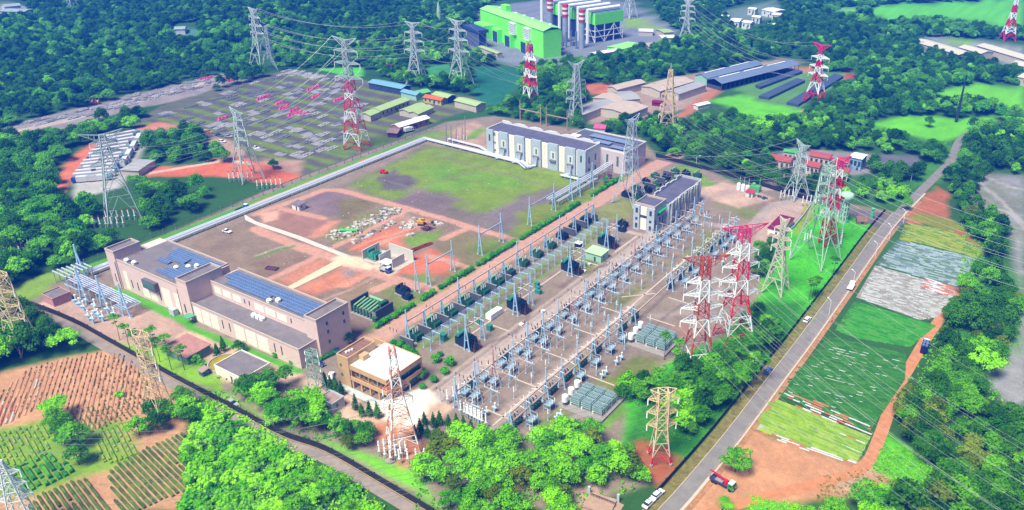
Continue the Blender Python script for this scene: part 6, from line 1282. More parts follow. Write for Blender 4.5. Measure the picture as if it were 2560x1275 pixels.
shed('low white house alone in the far left wood', (2, 40), (62, 42), (8, 32), 4.5, .8, WHITEW, mat('pale_grey_roof', seen(190, 205, 215)), 'far_house', 'house'); shed('wide house with a grey roof above the one in the far left wood', (15, 31), (55, 27), (20, 24), 5, 1, WHITEW, mat('pale_grey_roof', seen(190, 205, 215)), 'far_house', 'house')
shed('tiny pale house alone in the middle of the far wood', (438, 87), (464, 86), (443, 80), 5, 1, WHITEW, mat('pale_grey_roof', seen(190, 205, 215)), 'far_house', 'house')
# ------------------------------------------------------------------ power station
LIME = mat('lime_cladding', seen(130, 244, 70, 1.7), .6, var=.03, scale=.1); LIMER = mat('lime_roof_sheet', seen(176, 250, 140, 1.1), .6, var=.03, scale=.1); PSTEEL = mat('plant_steel', seen(140, 160, 190), .5, var=.15); PDARK = mat('plant_dark', seen(66, 96, 150), .7, var=.2, scale=.3)
(x, y), rz, L, Wd = frame((1200, 22), (1358, 78), (1225, 14), 22)
t = thing('turbine_hall', 'huge lime green hall of the far power station with white louvre boxes on its front', 'power station hall', (x, y, 0), rz); Wd = max(Wd, 17)
MB().box(0, 0, 0, L, Wd, 22).build('wall', LIME, t); MB().add([(-.5, -.5, 22), (L + .5, -.5, 22), (L + .5, Wd * .45, 24.5), (-.5, Wd * .45, 24.5), (L + .5, Wd + .5, 23), (-.5, Wd + .5, 23)], [(0, 1, 2, 3), (3, 2, 4, 5)]).build('roof', LIMER, t); MB().box(L * .22, Wd * .5, 23, L * .3, Wd * .8, 29).build('roof_house', LIME, t)
MB().box(L * .04, -9, 0, L * .22, 0, 12).build('annex', LIME, t)
for f in (.27, .47, .72): MB().box(L * f, -4.5, 0, L * f + 11, 0, 11).build('turbine_bay', LIME, t); MB().prism([(L * f + 1.5, 0), (L * f + 9.5, 0)] + [], 0, 1) if 0 else MB().box(L * f + 1.5, -4.6, 0, L * f + 9.5, -4.4, 9).build('opening', PDARK, t)
for f in (.52, .74):
    o = MB().box(L * f, -2.5, 11, L * f + 9, 0, 20.5).build('louvre_box', WHITE, t)
    for k in range(6): MB().box(L * f + .3, -2.6, 12 + k * 1.4, L * f + 8.7, -2.48, 12.4 + k * 1.4).build('slat', PSTEEL, o)
for k in range(7): MB().cbox(L * (.12 + .13 * k), Wd * .8, 23, 2, 2, 1.6).build('roof_vent', WHITE, t)
(x, y), rz2, L2, W2 = frame((1487, 108), (1557, 96), (1472, 99), 0)
ch = [P(1455, 24, 32), P(1413, 11, 32), P(1375, -3, 32)]
dep = math.hypot(ch[1][0] - ch[0][0], ch[1][1] - ch[0][1])
t = thing('condenser_block', 'lime green boiler block on a white steel frame with white ducts on top', 'boiler block', (x, y, 0), rz2); DD = dep * 2.6
MB().box(0, 0, 15.5, L2, 22, 25).build('casing', LIME, t); MB().box(0, 30, 15.5, L2, DD, 25).build('casing', LIME, t); MB().box(1.5, 3, 0, L2 - 1.5, DD - 2, 15.4).build('core', PDARK, t); MB().box(.6, .6, 25, L2 - .6, DD - .6, 25.6).build('deck', PSTEEL, t)
for k in range(4):
    for j in range(3): MB().cbox(.4 + (L2 - .8) * k / 3, .3 + j * 10.8, 0, .7, .7, 15.5).build('column', STEELW, t)
f = MB()
for z in (5, 10): f.bar((0, .2, z), (L2, .2, z), .6).bar((.2, 0, z), (.2, 22, z), .6)
for k in range(3): f.bar((L2 * k / 3, .2, 0 if k % 2 else 15), (L2 * (k + 1) / 3, .2, 15 if k % 2 else 0), .5)
f.bar((.2, .2, 0), (.2, 11, 15), .5).build('brace', STEELW, t)
for k in range(6): yy = 4 + k * dep * .5; MB().tube((-5, yy, 28), (L2 - 2, yy, 28), 1.5, 12).tube((-5, yy, 0), (-5, yy, 29), 1.5, 12).build('duct', WHITE, t)
RW = mat('chimney_red', seen(226, 70, 90, 1.15), .6)
for i, c in enumerate(ch):
    t = thing('chimney', ['red and white banded chimney nearest the boiler block corner', 'middle red and white banded chimney of the power station', 'red and white banded chimney cut by the top picture edge'][i], 'chimney', (c[0], c[1], 0), 0, 'chimneys of the power station')
    MB().lathe(0, 0, [(2.6, 0), (2.5, 22)], 16).build('shaft', mat('chimney_grey', seen(190, 205, 225)), t)
    for k in range(5): MB().lathe(0, 0, [(2.9 if k in (0, 4) else 2.7, 22 + k * 2), (2.9 if k in (0, 4) else 2.7, 24 + k * 2)], 16).build('band', RW if k % 2 == 0 else WHITE, t)
t = thing('pipe_gallery', 'grey jumble of pipes, platforms and tanks between the lime hall and the chimneys', 'pipework', (*P(1420, 122), 0), rz2); r = random.Random(8)
for k in range(46):
    a, b, z, h = r.uniform(-8, 14), r.uniform(-4, 78), r.uniform(0, 8), r.uniform(3, 9)
    if k % 3 == 0: MB().tube((a, b, 0), (a, b, h + 6), r.uniform(.4, 1.1), 8).build('pipe', PSTEEL, t)
    elif k % 3 == 1: MB().cbox(a, b, z, r.uniform(3, 7), r.uniform(3, 7), .6).build('platform', PSTEEL, t)
    else: MB().cbox(a, b, 0, r.uniform(2, 5), r.uniform(2, 5), h).build('vessel', PDARK if k % 2 else PSTEEL, t)
t = thing('cooling_block', 'dark grey pipe framed cooler at the left of the lime hall', 'cooler', (*P(1165, 108), 0), rz)
for k in range(12): MB().tube((k * 2.2, 0, 0), (k * 2.2, 0, 13), .5, 6).tube((k * 2.2, 7, 0), (k * 2.2, 7, 13), .5, 6).build('column', PSTEEL, t)
MB().box(-1, -1, 13, 26, 9, 15.5).build('deck', PDARK, t); MB().box(1, 1, 0, 24, 6.5, 10).build('core', PDARK, t)
for lb, a, b, c, rm in (('lime roofed low building in front of the boiler block', (1551, 124), (1602, 111), (1546, 110), LIMER), ('white roofed flat shed right of the boiler block', (1598, 78), (1632, 79), (1610, 72), WHITE), ('lime edged white shed behind the flat shed', (1660, 82), (1684, 80), (1648, 73), LGROOF), ('white flat shed nearest the pale pylon', (1655, 95), (1690, 94), (1662, 88), WHITE), ('row of white sheds along the near edge of the power station', (1490, 136), (1550, 126), (1494, 129), WHITE), ('pale long shed left of the lime hall', (1197, 117), (1243, 134), (1204, 113), LGROOF), ('pale beige shed on the near side of the power station', (1623, 117), (1685, 112), (1625, 107), BEIGEROOF)):
    shed(lb, a, b, c, 4, .6, CREAMW if rm is not LIMER else LIME, rm, 'plant_shed', 'shed')
put(MB().lathe(0, 0, [(2.2, 0), (2.0, 12), (1.2, 17), (.3, 21)], 10), 'green_spire', mat('pale_green_roof', seen(150, 220, 170)), 'pale green pointed spire standing in the far wood left of the power station', 'tower', (*P(1099, 60), 0))
# ------------------------------------------------------------------ goods in the storage yard
def pole_pile(n, L, r, m):
    t = thing('goods_pile', '', 'goods pile', (0, 0, 0)); rr = random.Random(n)
    for k in range(n): o = MB().tube((rr.uniform(-.5, .5), k * r * 2.6, r), (L + rr.uniform(-.8, .8), k * r * 2.6 + rr.uniform(-.3, .3), r), r, 6).build('pole', m, t)
    return t
def crates(m):
    t = thing('goods_pile', '', 'goods pile', (0, 0, 0)); rr = random.Random(3)
    for i in range(4):
        for j in range(2): MB().cbox(i * 2.2 + rr.uniform(-.2, .2), j * 2.0 + rr.uniform(-.3, .3), 0, 1.7, 1.5, rr.uniform(.25, .6)).build('crate', m, t)
    return t
def tarp(m):
    t = thing('goods_pile', '', 'goods pile', (0, 0, 0)); rr = random.Random(2); mb = MB(); n = 8
    pts = [[(i * 1.1, j * .8, 0 if i in (0, n) or j in (0, 4) else rr.uniform(.6, 1.6)) for j in range(5)] for i in range(n + 1)]
    for i in range(n):
        for j in range(4): mb.poly([pts[i][j], pts[i + 1][j], pts[i + 1][j + 1], pts[i][j + 1]])
    mb.build('tarpaulin', m, t); return t
PALEG = mat('pale_goods', seen(200, 198, 200), .7, var=.15, scale=1); GREYG = mat('grey_goods', seen(138, 142, 144), .7, var=.15, scale=1); PINKG = mat('pink_sheet', seen(236, 90, 150), .7, var=.15, scale=.6); BLUEG = mat('blue_goods', seen(140, 170, 210), .7, var=.15)
yaw = math.atan2(P(1180, 262)[1] - P(760, 432)[1], P(1180, 262)[0] - P(760, 432)[0])
def goods(px, py, key, mk, label, group): return place(key, mk, *P(px, py), yaw + RND.uniform(-.1, .1), label, group)
for px, py in ((645, 252), (655, 247), (783, 222), (770, 228), (783, 247), (692, 264), (702, 272), (726, 281), (750, 290), (845, 252), (735, 287), (548, 302), (722, 293), (838, 256), (700, 276)): goods(px, py, 'tp1', lambda: tarp(PINKG), 'heap of goods under bright pink sheeting in the storage yard', 'pink heaps in the storage yard')
YARD = [(360, 300), (640, 200), (720, 184), (860, 200), (910, 260), (890, 330), (860, 375), (760, 400), (660, 390), (540, 335), (480, 345), (420, 318)]
_g = random.Random(21); cnt = 0
while cnt < 150:
    u, v = _g.uniform(360, 905), _g.uniform(186, 400)
    if not inside(YARD, np.array([u]), np.array([v]))[0]: continue
    k = cnt % 5; cnt += 1
    if k == 0: goods(u, v, 'g0', lambda: pole_pile(9, 7, .22, PALEG), 'raft of pale poles laid on the ground of the storage yard', 'pole rafts in the storage yard')
    elif k == 1: goods(u, v, 'g1', lambda: crates(PALEG), 'double row of pale crates in the storage yard', 'pale crates in the storage yard')
    elif k == 2: goods(u, v, 'g2', lambda: pole_pile(6, 10, .25, GREYG), 'long grey pipes laid side by side in the storage yard', 'grey pipes in the storage yard')
    elif k == 3: goods(u, v, 'g3', lambda: crates(GREYG), 'double row of grey crates in the storage yard', 'grey crates in the storage yard')
    else: goods(u, v, 'g4', lambda: tarp(BLUEG) if 0 else pole_pile(14, 4.5, .2, PALEG), 'short pale slabs fanned out in the storage yard', 'pale slabs in the storage yard')
for i in range(26): u = i / 25; goods(715 + 90 * u + _g.uniform(-10, 10), 182 + 18 * u + _g.uniform(-4, 4), 'g1', None, 'crates in the dense ranks along the back edge of the storage yard', 'crates along the back edge')
for i in range(34):
    u = i / 33; goods(60 + 520 * u + _g.uniform(-8, 8), 318 - 122 * u + _g.uniform(-9, 9), 'g%d' % (1 + 2 * (i % 2)), None, 'goods parked along the gravel strip in the far left wood', 'goods on the far gravel strip')
for i in range(60): u = i / 59; goods(110 + 500 * u + _g.uniform(-12, 12), 306 - 124 * u + _g.uniform(-10, 12), ('g0', 'g1', 'g4')[i % 3], None, 'small pale goods strewn along the gravel strip in the far left wood', 'small goods on the far gravel strip').scale = (.7, .9, 1.6)
for i in range(14): goods(560 + _g.uniform(-70, 60), 198 + _g.uniform(-5, 8) - (0), 'tp1' if i % 2 else 'g0', None, 'heaped pink and pale goods at the top of the far gravel strip', 'goods at the top of the gravel strip')
def drum(m):
    t = thing('cable_drum', '', 'cable drum', (0, 0, 0))
    for s in (-.9, .9): MB().tube((s, 0, 2), (s + .2, 0, 2), 2.0, 18).build('flange', m, t)
    MB().tube((-.9, 0, 2), (.9, 0, 2), 1.1, 14).build('core', PALEG, t); return t
for px in (232, 246): place('drum', lambda: drum(ORROOF), *P(px, 262), .8, 'big orange cable drum standing on the far gravel strip', 'orange cable drums')
# loose things on the empty ground
RUB = [mat('rubble_%s' % n, seen(*c), .9, var=.2, scale=1) for n, c in (('pale', (226, 214, 196)), ('tan', (190, 170, 130)), ('grey', (150, 150, 160)), ('white', (240, 238, 236)))]
def rubble(name, poly, n, label, smin=.4, smax=1.6):
    r = random.Random(len(label)); w = PP(ZB(poly)); a = np.array(w); mb = MB(); k = 0
    while k < n:
        x, y = r.uniform(a[:, 0].min(), a[:, 0].max()), r.uniform(a[:, 1].min(), a[:, 1].max())
        if not inside(w, np.array([x]), np.array([y]))[0]: continue
        k += 1; s = r.uniform(smin, smax); q = r.random() * 3; mb.cur = r.randrange(4); c, d = math.cos(q), math.sin(q); e = r.uniform(.2, 1)
        b = [(x + (c * u - d * v) * s, y + (d * u + c * v) * s * e) for u, v in ((-.6, -.5), (.6, -.5), (.5, .5), (-.5, .6))]
        mb.prism(b, 0, s * r.uniform(.2, .7))
    o = mb.build(name, RUB); return struct(o, 'stuff')
rubble('rubble', [(700, 420), (860, 350), (960, 285), (1085, 290), (1080, 325), (900, 400), (760, 440)], 260, 'a'); rubble('rubble', [(520, 490), (640, 440), (830, 420), (800, 470), (620, 530), (540, 520)], 130, 'bb'); rubble('rubble', [(700, 545), (880, 455), (1040, 385), (1050, 400), (900, 480), (740, 560)], 90, 'ccc')
rubble('rubble', [(1080, 440), (1100, 400), (1200, 365), (1260, 370), (1250, 395), (1120, 450)], 40, 'dddd', .6, 2.2); rubble('rubble', [(1100, 495), (1190, 480), (1200, 495), (1110, 500)], 14, 'eeeee', .6, 1.8)
rubble('rubble', [(1310, 390), (1400, 395), (1410, 415), (1330, 415)], 22, 'ffffff', .5, 1.6); rubble('debris', [(20, 600), (900, 200), (1400, 360), (1000, 800), (600, 950), (100, 800)], 200, 'ggggggg', .15, .55); rubble('debris', [(660, 130), (1250, -60), (2100, 20), (1500, 520), (1000, 260)], 90, 'hhhhhhhh', .15, .6)
t = thing('steel_beams', 'pile of rusty steel beams on the orange bare ground', 'beam pile', (*P(1028, 629), 0), .1); r = random.Random(5)
a, b = np.array(P(1028, 629)), np.array(P(1083, 608)); t.rotation_euler = (0, 0, math.atan2(*(b - a)[::-1])); LL = float(np.hypot(*(b - a)))
for k in range(14): MB().bar((r.uniform(0, 2), r.uniform(-1, 1), .15 + .12 * (k % 5)), (LL - r.uniform(0, 3), r.uniform(-1, 1), .15 + .12 * (k % 5)), .28).build('steel_beam', mat('rust', seen(176, 70, 50), .8, var=.3, scale=1), t)
t = thing('drainage_pipe', 'bright green pipe bundle among the rubble', 'pipe', (*P(*Zb(632, 462)), 0), .55); MB().tube((0, 0, .7), (8, 0, .7), .75, 12).tube((.3, 1, .5), (6, 1.2, .5), .5, 10).build('pipe', mat('bright_green2', seen(50, 214, 80), .5), t)
t = thing('scrap_heap', 'dark rusty scrap heap beside the yellow excavator', 'heap', (*P(1068, 572), 0))
r = random.Random(9)
for k in range(30): MB().bar((r.uniform(-3, 3), r.uniform(-2.5, 2.5), r.uniform(0, .8)), (r.uniform(-3, 3), r.uniform(-2.5, 2.5), r.uniform(.2, 1.4)), .22).build('scrap', mat('dark_rust', seen(120, 70, 70), .8, var=.3, scale=1), t)
t = thing('scrap_metal', 'purple brown steel frame lying on the ground behind the long building', 'frame', (*P(680, 672), 0), .3); MB().bar((-2.5, -1.2, .3), (2.5, -1.2, .3), .4).bar((-2.5, 1.2, .3), (2.5, 1.2, .3), .4).bar((-2.5, -1.2, .3), (-2.5, 1.2, .3), .4).bar((2.5, -1.2, .3), (2.5, 1.2, .3), .4).box(-2, -1, .1, 2, 1, .4).build('frame', mat('purple_steel', seen(110, 70, 90), .7), t)
t = thing('red_machine', 'small red machine standing alone on the grass beyond the bare ground', 'machine', (*P(960, 433), 0), .3); MB().box(-2, -1, .4, 2, 1, 1.2).box(-1.8, -.9, 1.2, 0, .9, 2).build('body', REDST, t); MB().tube((-1.2, -1.2, .5), (-1.2, 1.2, .5), .5, 10).tube((1.2, -1.2, .5), (1.2, 1.2, .5), .5, 10).build('wheel', DARKPOLE, t)
# ------------------------------------------------------------------ vehicles
TYRE = mat('tyre', (.02, .02, .022), .8); CGLASS = mat('car_glass', (.02, .03, .045), .1, spec=.6); LAMP = mat('lamp_lens', (.7, .7, .68), .2)
def wheels(t, xs, w, r):
    for x in xs:
        for s in (-1, 1): MB().tube((x, s * (w / 2 - .12), r), (x, s * (w / 2 + .1), r), r, 14).tube((x, s * (w / 2 + .1), r), (x, s * (w / 2 + .13), r), r * .55, 10).build('wheel', TYRE, t)
def car(label, px, py, to, m, van=False, group=None):
    a = np.array(P(px, py)); b = np.array(P(*to)); t = thing('parked_car', label, 'car', (*a, .05), math.atan2(*(b - a)[::-1]), group); w = .88
    prof = [(-2.2, .35), (-2.25, .75), (-2.05, .98), (-1.5, 1.02), (1.0, .98), (1.9, .86), (2.2, .7), (2.22, .35)]
    mb = MB(); n = len(prof); vs = [(x, -w, z) for x, z in prof] + [(x, w, z) for x, z in prof]; mb.add(vs, [tuple(range(n)), tuple(range(2 * n - 1, n - 1, -1))] + [((i + 1) % n, i, n + i, n + (i + 1) % n) for i in range(n)]); mb.build('body', m, t)
    cab = [(-2.0 if van else -1.7, .98), (-1.8 if van else -1.1, 1.52), (.1, 1.5), (.95, .98)]; n = 4; wi = .68
    mb = MB(); vs = [(cab[0][0], -.82, .98), (cab[1][0], -wi, cab[1][1]), (cab[2][0], -wi, cab[2][1]), (cab[3][0], -.82, .98)]; vs += [(x, -y, z) for x, y, z in vs]; mb.add(vs, [(0, 1, 2, 3), (7, 6, 5, 4), (1, 0, 4, 5), (2, 1, 5, 6), (3, 2, 6, 7)]); mb.build('window', CGLASS, t)
    MB().box(cab[1][0] + .02, -wi + .02, 1.5, .1, wi - .02, 1.57).build('roof', m, t); wheels(t, (-1.35, 1.35), 1.7, .33)
    for s in (-1, 1): MB().box(2.15, s * .6 - .18, .55, 2.26, s * .6 + .18, .72).build('headlight', LAMP, t)
    return t
CWHITE = mat('car_white', (.75, .76, .78), .3, var=.02); CNAVY = mat('car_navy', (.03, .05, .16), .25, var=.02); CBLUE = mat('car_blue', (.03, .10, .42), .25, var=.02); CSILV = mat('car_silver', (.45, .48, .52), .3, .3, var=.02)
car('white car parked nearest the road by the entrance gate', 1645, 1239, (1660, 1226), CWHITE, True); car('white car parked behind the other white car at the entrance gate', 1622, 1262, (1634, 1250), CWHITE)
car('pale van on the verge below the black roadside fence', 2018, 802, (2026, 794), CWHITE, True); car('blue car on the verge by the black roadside fence', 1919, 930, (1927, 922), CBLUE)
car('navy car parked at the corner of the long building', 800, 912, (808, 917), CNAVY); car('white car on the office drive by the clipped hedge', 828, 943, (832, 930), CWHITE); car('blue car half hidden behind the curved hedge', 842, 880, (850, 885), CBLUE)
car('white car alone on the bare ground by the pipeline', 568, 581, (576, 583), CWHITE); car('silver car on the lower lane beside the black wall', 583, 1012, (592, 1017), CSILV, True); car('white car parked below the rear of the long building', 264, 667, (274, 664), CWHITE)
for i, (px, py) in enumerate(((548, 340), (572, 343), (522, 332), (556, 356), (640, 372), (1040, 300), (1010, 236))): car(['dark blue car at the near edge of the storage yard', 'silver car at the near edge of the storage yard', 'orange van at the near edge of the storage yard', 'white van beside the blue tarpaulin', 'white car on the red earth of the storage yard', 'white car beside the white roofed shed', 'white car by the small blue roofed shed'][i], px, py, (px + 8, py + 1), (CNAVY, CSILV, ORROOF, CWHITE, CWHITE, CWHITE, CWHITE)[i], i in (2, 3))
def lorry(label, px, py, to, cabm, bedm, L=6.5, bed='flat', sc=1.0, group=None):
    a = np.array(P(px, py)); b = np.array(P(*to)); t = thing('lorry', label, 'lorry', (*a, .05), math.atan2(*(b - a)[::-1]), group); t.scale = (sc, sc, sc)
    MB().box(-L / 2, -.45, .6, L / 2, .45, .85).build('chassis', TYRE, t)
    c = MB().box(L / 2 - 1.7, -1.1, .7, L / 2 + .1, 1.1, 1.65).add([(L / 2 - 1.7, -1.1, 1.65), (L / 2 + .1, -1.1, 1.65), (L / 2 + .1, 1.1, 1.65), (L / 2 - 1.7, 1.1, 1.65), (L / 2 - 1.7, -1.05, 2.6), (L / 2 - .15, -1.05, 2.6), (L / 2 - .15, 1.05, 2.6), (L / 2 - 1.7, 1.05, 2.6)], [(4, 5, 6, 7), (0, 1, 5, 4), (1, 2, 6, 5), (2, 3, 7, 6), (3, 0, 4, 7)]).build('cab', cabm, t)
    MB().add([(L / 2 + .12, -.95, 1.7), (L / 2 + .12, .95, 1.7), (L / 2 - .1, .9, 2.5), (L / 2 - .1, -.9, 2.5)], [(0, 1, 2, 3)]).box(L / 2 - 1.2, -1.12, 1.7, L / 2 - .3, -1.08, 2.4).box(L / 2 - 1.2, 1.08, 1.7, L / 2 - .3, 1.12, 2.4).build('window', CGLASS, c); MB().box(L / 2 - 1.6, -1, 2.6, L / 2 - .2, 1, 2.75).build('cab_roof', CWHITE, c)
    if bed == 'flat': MB().box(-L / 2, -1.15, .9, L / 2 - 1.9, 1.15, 1.05).box(-L / 2, -1.15, 1.05, L / 2 - 1.9, -1.08, 1.5).box(-L / 2, 1.08, 1.05, L / 2 - 1.9, 1.15, 1.5).box(-L / 2, -1.08, 1.05, -L / 2 + .08, 1.08, 1.5).build('bed', bedm, t)
    elif bed == 'box': MB().box(-L / 2, -1.2, .9, L / 2 - 1.8, 1.2, 3.2).build('box_body', bedm, t)
    wheels(t, (-L / 2 + 1.0, -L / 2 + 2.0, L / 2 - .9), 2.1, .48)
    for s in (-1, 1): MB().box(L / 2 + .08, s * .75 - .2, .85, L / 2 + .16, s * .75 + .2, 1.1).build('headlight', LAMP, t)
    return t
t = lorry('crane lorry with green cab and red crane on dirt by the lone tree', 1806, 1213, (1830, 1226), mat('lorry_green', seen(60, 190, 80), .35), mat('bed_blue', seen(70, 80, 130), .5), 7.6)
cr = MB().cbox(1.2, 0, .9, .9, 1.0, 1.6).build('crane_base', REDST, t); MB().bar((1.2, 0, 2.4), (-3.2, .2, 2.7), .45, .5).bar((-1, .1, 2.75), (-4.4, .2, 3.0), .32, .36).build('boom', mat('crane_pink', seen(226, 60, 90), .5), cr); MB().cbox(-1, 0, 1.06, 2.5, 1.6, .5).build('load', BASEC, t)
t = lorry('dark blue lorry loaded with blue drums at the edge of the wood', 2311, 874, (2316, 858), mat('navy_paint', seen(30, 44, 110), .4), mat('navy_paint', seen(30, 44, 110)), 7.4, 'box')
for i in range(3):
    for j in range(2): MB().tube((-2.9 + i * 1.7, -.55 + 1.1 * j, 3.2), (-2.9 + i * 1.7, -.55 + 1.1 * j, 3.7), .5, 12).build('drum', mat('drum_blue', seen(120, 150, 200), .5), t)
lorry('white pickup lorry driving on the right hand road', 2127, 722, (2134, 712), CWHITE, PANEL, 5.0); lorry('blue lorry on the red earth beside the pipeline', 606, 527, (616, 523), CBLUE, mat('bed_blue', seen(70, 80, 130)), 6.4); lorry('blue lorry with a white awning by the white blast walls', 964, 679, (972, 682), CBLUE, CSILV, 5.6)
lorry('white lorry parked at the white roofed shed', 1022, 330, (1034, 327), CWHITE, CWHITE, 6, 'box')
tag(MB().box(-2.6, -2.2, 2.2, 2.6, 2.2, 2.35).bar((-2.4, -2, 0), (-2.4, -2, 2.2), .12).bar((2.4, -2, 0), (2.4, -2, 2.2), .12).bar((2.4, 2, 0), (2.4, 2, 2.2), .12).bar((-2.4, 2, 0), (-2.4, 2, 2.2), .12).build('awning', WHITE), 'square white awning beside the blue lorry at the blast walls', 'awning').location = (*P(968, 666), 0)
t = thing('excavator', 'yellow excavator with raised arm on the orange ground', 'excavator', (*P(1054, 562), 0), .4); YEL = mat('digger_yellow', seen(240, 170, 30, 1.2), .45)
for s in (-1.1, 1.1): MB().tube((-1.5, s, .45), (1.5, s, .45), .45, 8).box(-1.5, s - .3, .1, 1.5, s + .3, .8).build('track', TYRE, t)
b = MB().box(-1.9, -1.2, .95, 1.3, 1.2, 2.1).box(.0, .1, 2.1, 1.3, 1.1, 3.0).build('house', YEL, t); MB().box(.05, .08, 2.2, 1.34, 1.12, 2.8).build('window', CGLASS, b); MB().bar((1.2, -.3, 1.8), (3.8, -.3, 4.4), .5).bar((3.8, -.3, 4.4), (5.4, -.3, 2.4), .4).build('arm', YEL, t); MB().cbox(5.5, -.3, 1.5, .9, 1.1, 1.0).build('bucket', TYRE, t)
# rows of long white lorries in the container yard
CB = [mat('cab_blue', seen(60, 100, 200), .4), mat('cab_teal', seen(130, 190, 205), .4)]
BUSW = mat('trailer_roof', seen(240, 240, 244, 1.1), .5, var=.04)
def coach(k):
    t = thing('parked_lorry', '', 'lorry', (0, 0, 0)); MB().box(-6, -1.2, .6, 3.6, 1.2, 3.3).build('box_body', BUSW, t); c = MB().box(3.8, -1.15, .6, 5.8, 1.15, 2.8).build('cab', CB[k], t); MB().box(5.78, -1, 1.7, 5.86, 1, 2.5).build('window', CGLASS, c); wheels(t, (-4.5, -3.3, 4.8), 2.1, .5); return t
for i in range(13):
    u = i / 12; p = np.array(P(268 - 74 * u, 352 + 104 * u)); q = np.array(P(340 - 72 * u, 338 + 112 * u)); d = q - p; L = np.hypot(*d); az = math.atan2(d[1], d[0])
    for j, f in enumerate((.25, .78)): place('coach%d' % ((i + j) % 2), lambda: coach((i + j) % 2), *(p + d * f), az + (math.pi if (i + j) % 3 == 0 else 0), ('long white lorry with a blue cab' if (i + j) % 2 == 0 else 'long white lorry with a pale teal cab') + ' in the packed ranks of the lorry park', 'lorries in the lorry park')
az2 = math.atan2(P(352, 345)[1] - P(310, 425)[1], P(352, 345)[0] - P(310, 425)[0])
for i in range(4): place('coach%d' % (i % 2), None, *P(349 - 12 * i, 350 + 20 * i), az2, 'white lorry parked along the lane of the lorry park', 'lorries along the lorry park lane')
shed('flat grey roofed shed at the lower end of the lorry park', (303, 425), (345, 427), (322, 398), 3.5, .3, CREAMW, GREYROOF, 'shed', 'shed')
# ------------------------------------------------------------------ crops
def crop(name, poly, dirpx, pitch, width, h, m, seed, gap=0.0, seg=3.2, jit=.16, base=None, z=.03, cards=False):
    w = PP(poly); a = np.array(P(*dirpx[0])); b = np.array(P(*dirpx[1])); d = (b - a) / np.hypot(*(b - a)); n = np.array([-d[1], d[0]])
    if base is not None: sheet('field', w, .012, base)
    q = np.array([((np.array(p)) @ d, (np.array(p)) @ n) for p in w]); r = random.Random(seed); mb = MB(); nm = len(m) if isinstance(m, list) else 1
    v = q[:, 1].min() + pitch * .5
    while v < q[:, 1].max():
        xs = []
        for i in range(len(q)):
            (u0, v0), (u1, v1) = q[i], q[(i + 1) % len(q)]
            if (v0 > v) != (v1 > v): xs.append(u0 + (u1 - u0) * (v - v0) / (v1 - v0))
        xs.sort()
        for k in range(0, len(xs) - 1, 2):
            u = xs[k] + r.uniform(0, seg); prev = None
            while u < xs[k + 1] - .3:
                e = min(xs[k + 1], u + seg * r.uniform(.6, 1.4))
                if r.random() < gap: u = e; prev = None; continue
                ww = width * r.uniform(1 - jit, 1 + jit) / 2; hh = h * r.uniform(1 - jit, 1 + jit); o = r.uniform(-jit, jit) * width * .3
                mb.cur = r.randrange(nm)
                def pt(uu, vv, zz): p = d * uu + n * (v + vv); return (p[0], p[1], zz)
                s0 = prev or [pt(u, -ww + o, z), pt(u, -ww * .5 + o, z + hh), pt(u, ww * .5 + o, z + hh), pt(u, ww + o, z)]
                s1 = [pt(e, -ww + o, z), pt(e, -ww * .5 + o, z + hh), pt(e, ww * .5 + o, z + hh), pt(e, ww + o, z)]
                for j in range(3): mb.poly([s0[j], s1[j], s1[j + 1], s0[j + 1]])
                mb.poly([s1[0], s1[3], s1[2], s1[1]]); mb.poly(s0) if prev is None else None
                prev = s1 if gap < .3 else None; u = e
        v += pitch * r.uniform(.94, 1.06)
    o = mb.build(name, m); return struct(o, 'stuff')
def crops(n, *cs): return [mat('crop_%s_%d' % (n, i), seen(*c), .85, var=.2, scale=.9) for i, c in enumerate(cs)]
SOILR = mat('field_soil', seen(196, 130, 94), .95, var=.25, scale=.8); SOILG = mat('field_soil_green', seen(96, 120, 50), .95, var=.35, scale=.5)
crop('crop_rows', [(2262, 556), (2385, 580), (2462, 632), (2440, 645), (2330, 615), (2246, 598)], ((2246, 598), (2440, 645)), 1.1, .8, .35, crops('olive', (150, 176, 30), (120, 160, 24), (168, 180, 50)), 1, base=SOILG)
crop('crop_rows', [(2243, 599), (2443, 647), (2395, 720), (2190, 660)], ((2243, 597), (2443, 645)), 1.15, .8, .22, crops('film', (160, 184, 190), (130, 156, 160), (106, 140, 110), (176, 196, 204)), 2, base=mat('film_soil', seen(92, 122, 106), .9, var=.3))
crop('crop_rows', [(2188, 663), (2394, 723), (2350, 792), (2300, 800), (2140, 743)], ((2243, 597), (2443, 645)), .95, .62, .2, crops('paleFilm', (210, 214, 216), (198, 202, 204), (188, 190, 188), (172, 172, 164)), 3, gap=.16, seg=2, base=mat('pale_soil', seen(166, 158, 150), .9, var=.3))
for a, b in (((2305, 693), (2392, 722)), ((2300, 703), (2385, 732)), ((2298, 712), (2370, 736))): crop('plastic_film', [a, b, (b[0] - 2, b[1] + 6), (a[0] - 3, a[1] + 5)], (a, b), .9, .8, .12, crops('white', (232, 234, 240), (226, 130, 100)), 4, z=.25)
crop('crop_rows', [(2136, 752), (2300, 802), (2340, 815), (2276, 868), (2150, 848), (2086, 826)], ((2136, 750), (2300, 800)), .85, .62, .35, crops('green', (64, 166, 24), (56, 154, 22), (74, 176, 30), (90, 172, 60)), 5, base=mat('green_soil', seen(70, 130, 36), .9, var=.3))
crop('crop_rows', [(2074, 840), (2266, 886), (2262, 950), (2174, 1080), (1940, 985), (1990, 925)], ((2074, 838), (2266, 884)), .85, .65, .4, crops('dark', (58, 136, 24), (50, 126, 20), (66, 144, 30), (80, 146, 50)), 6, base=mat('dark_soil', seen(64, 118, 36), .9, var=.3))
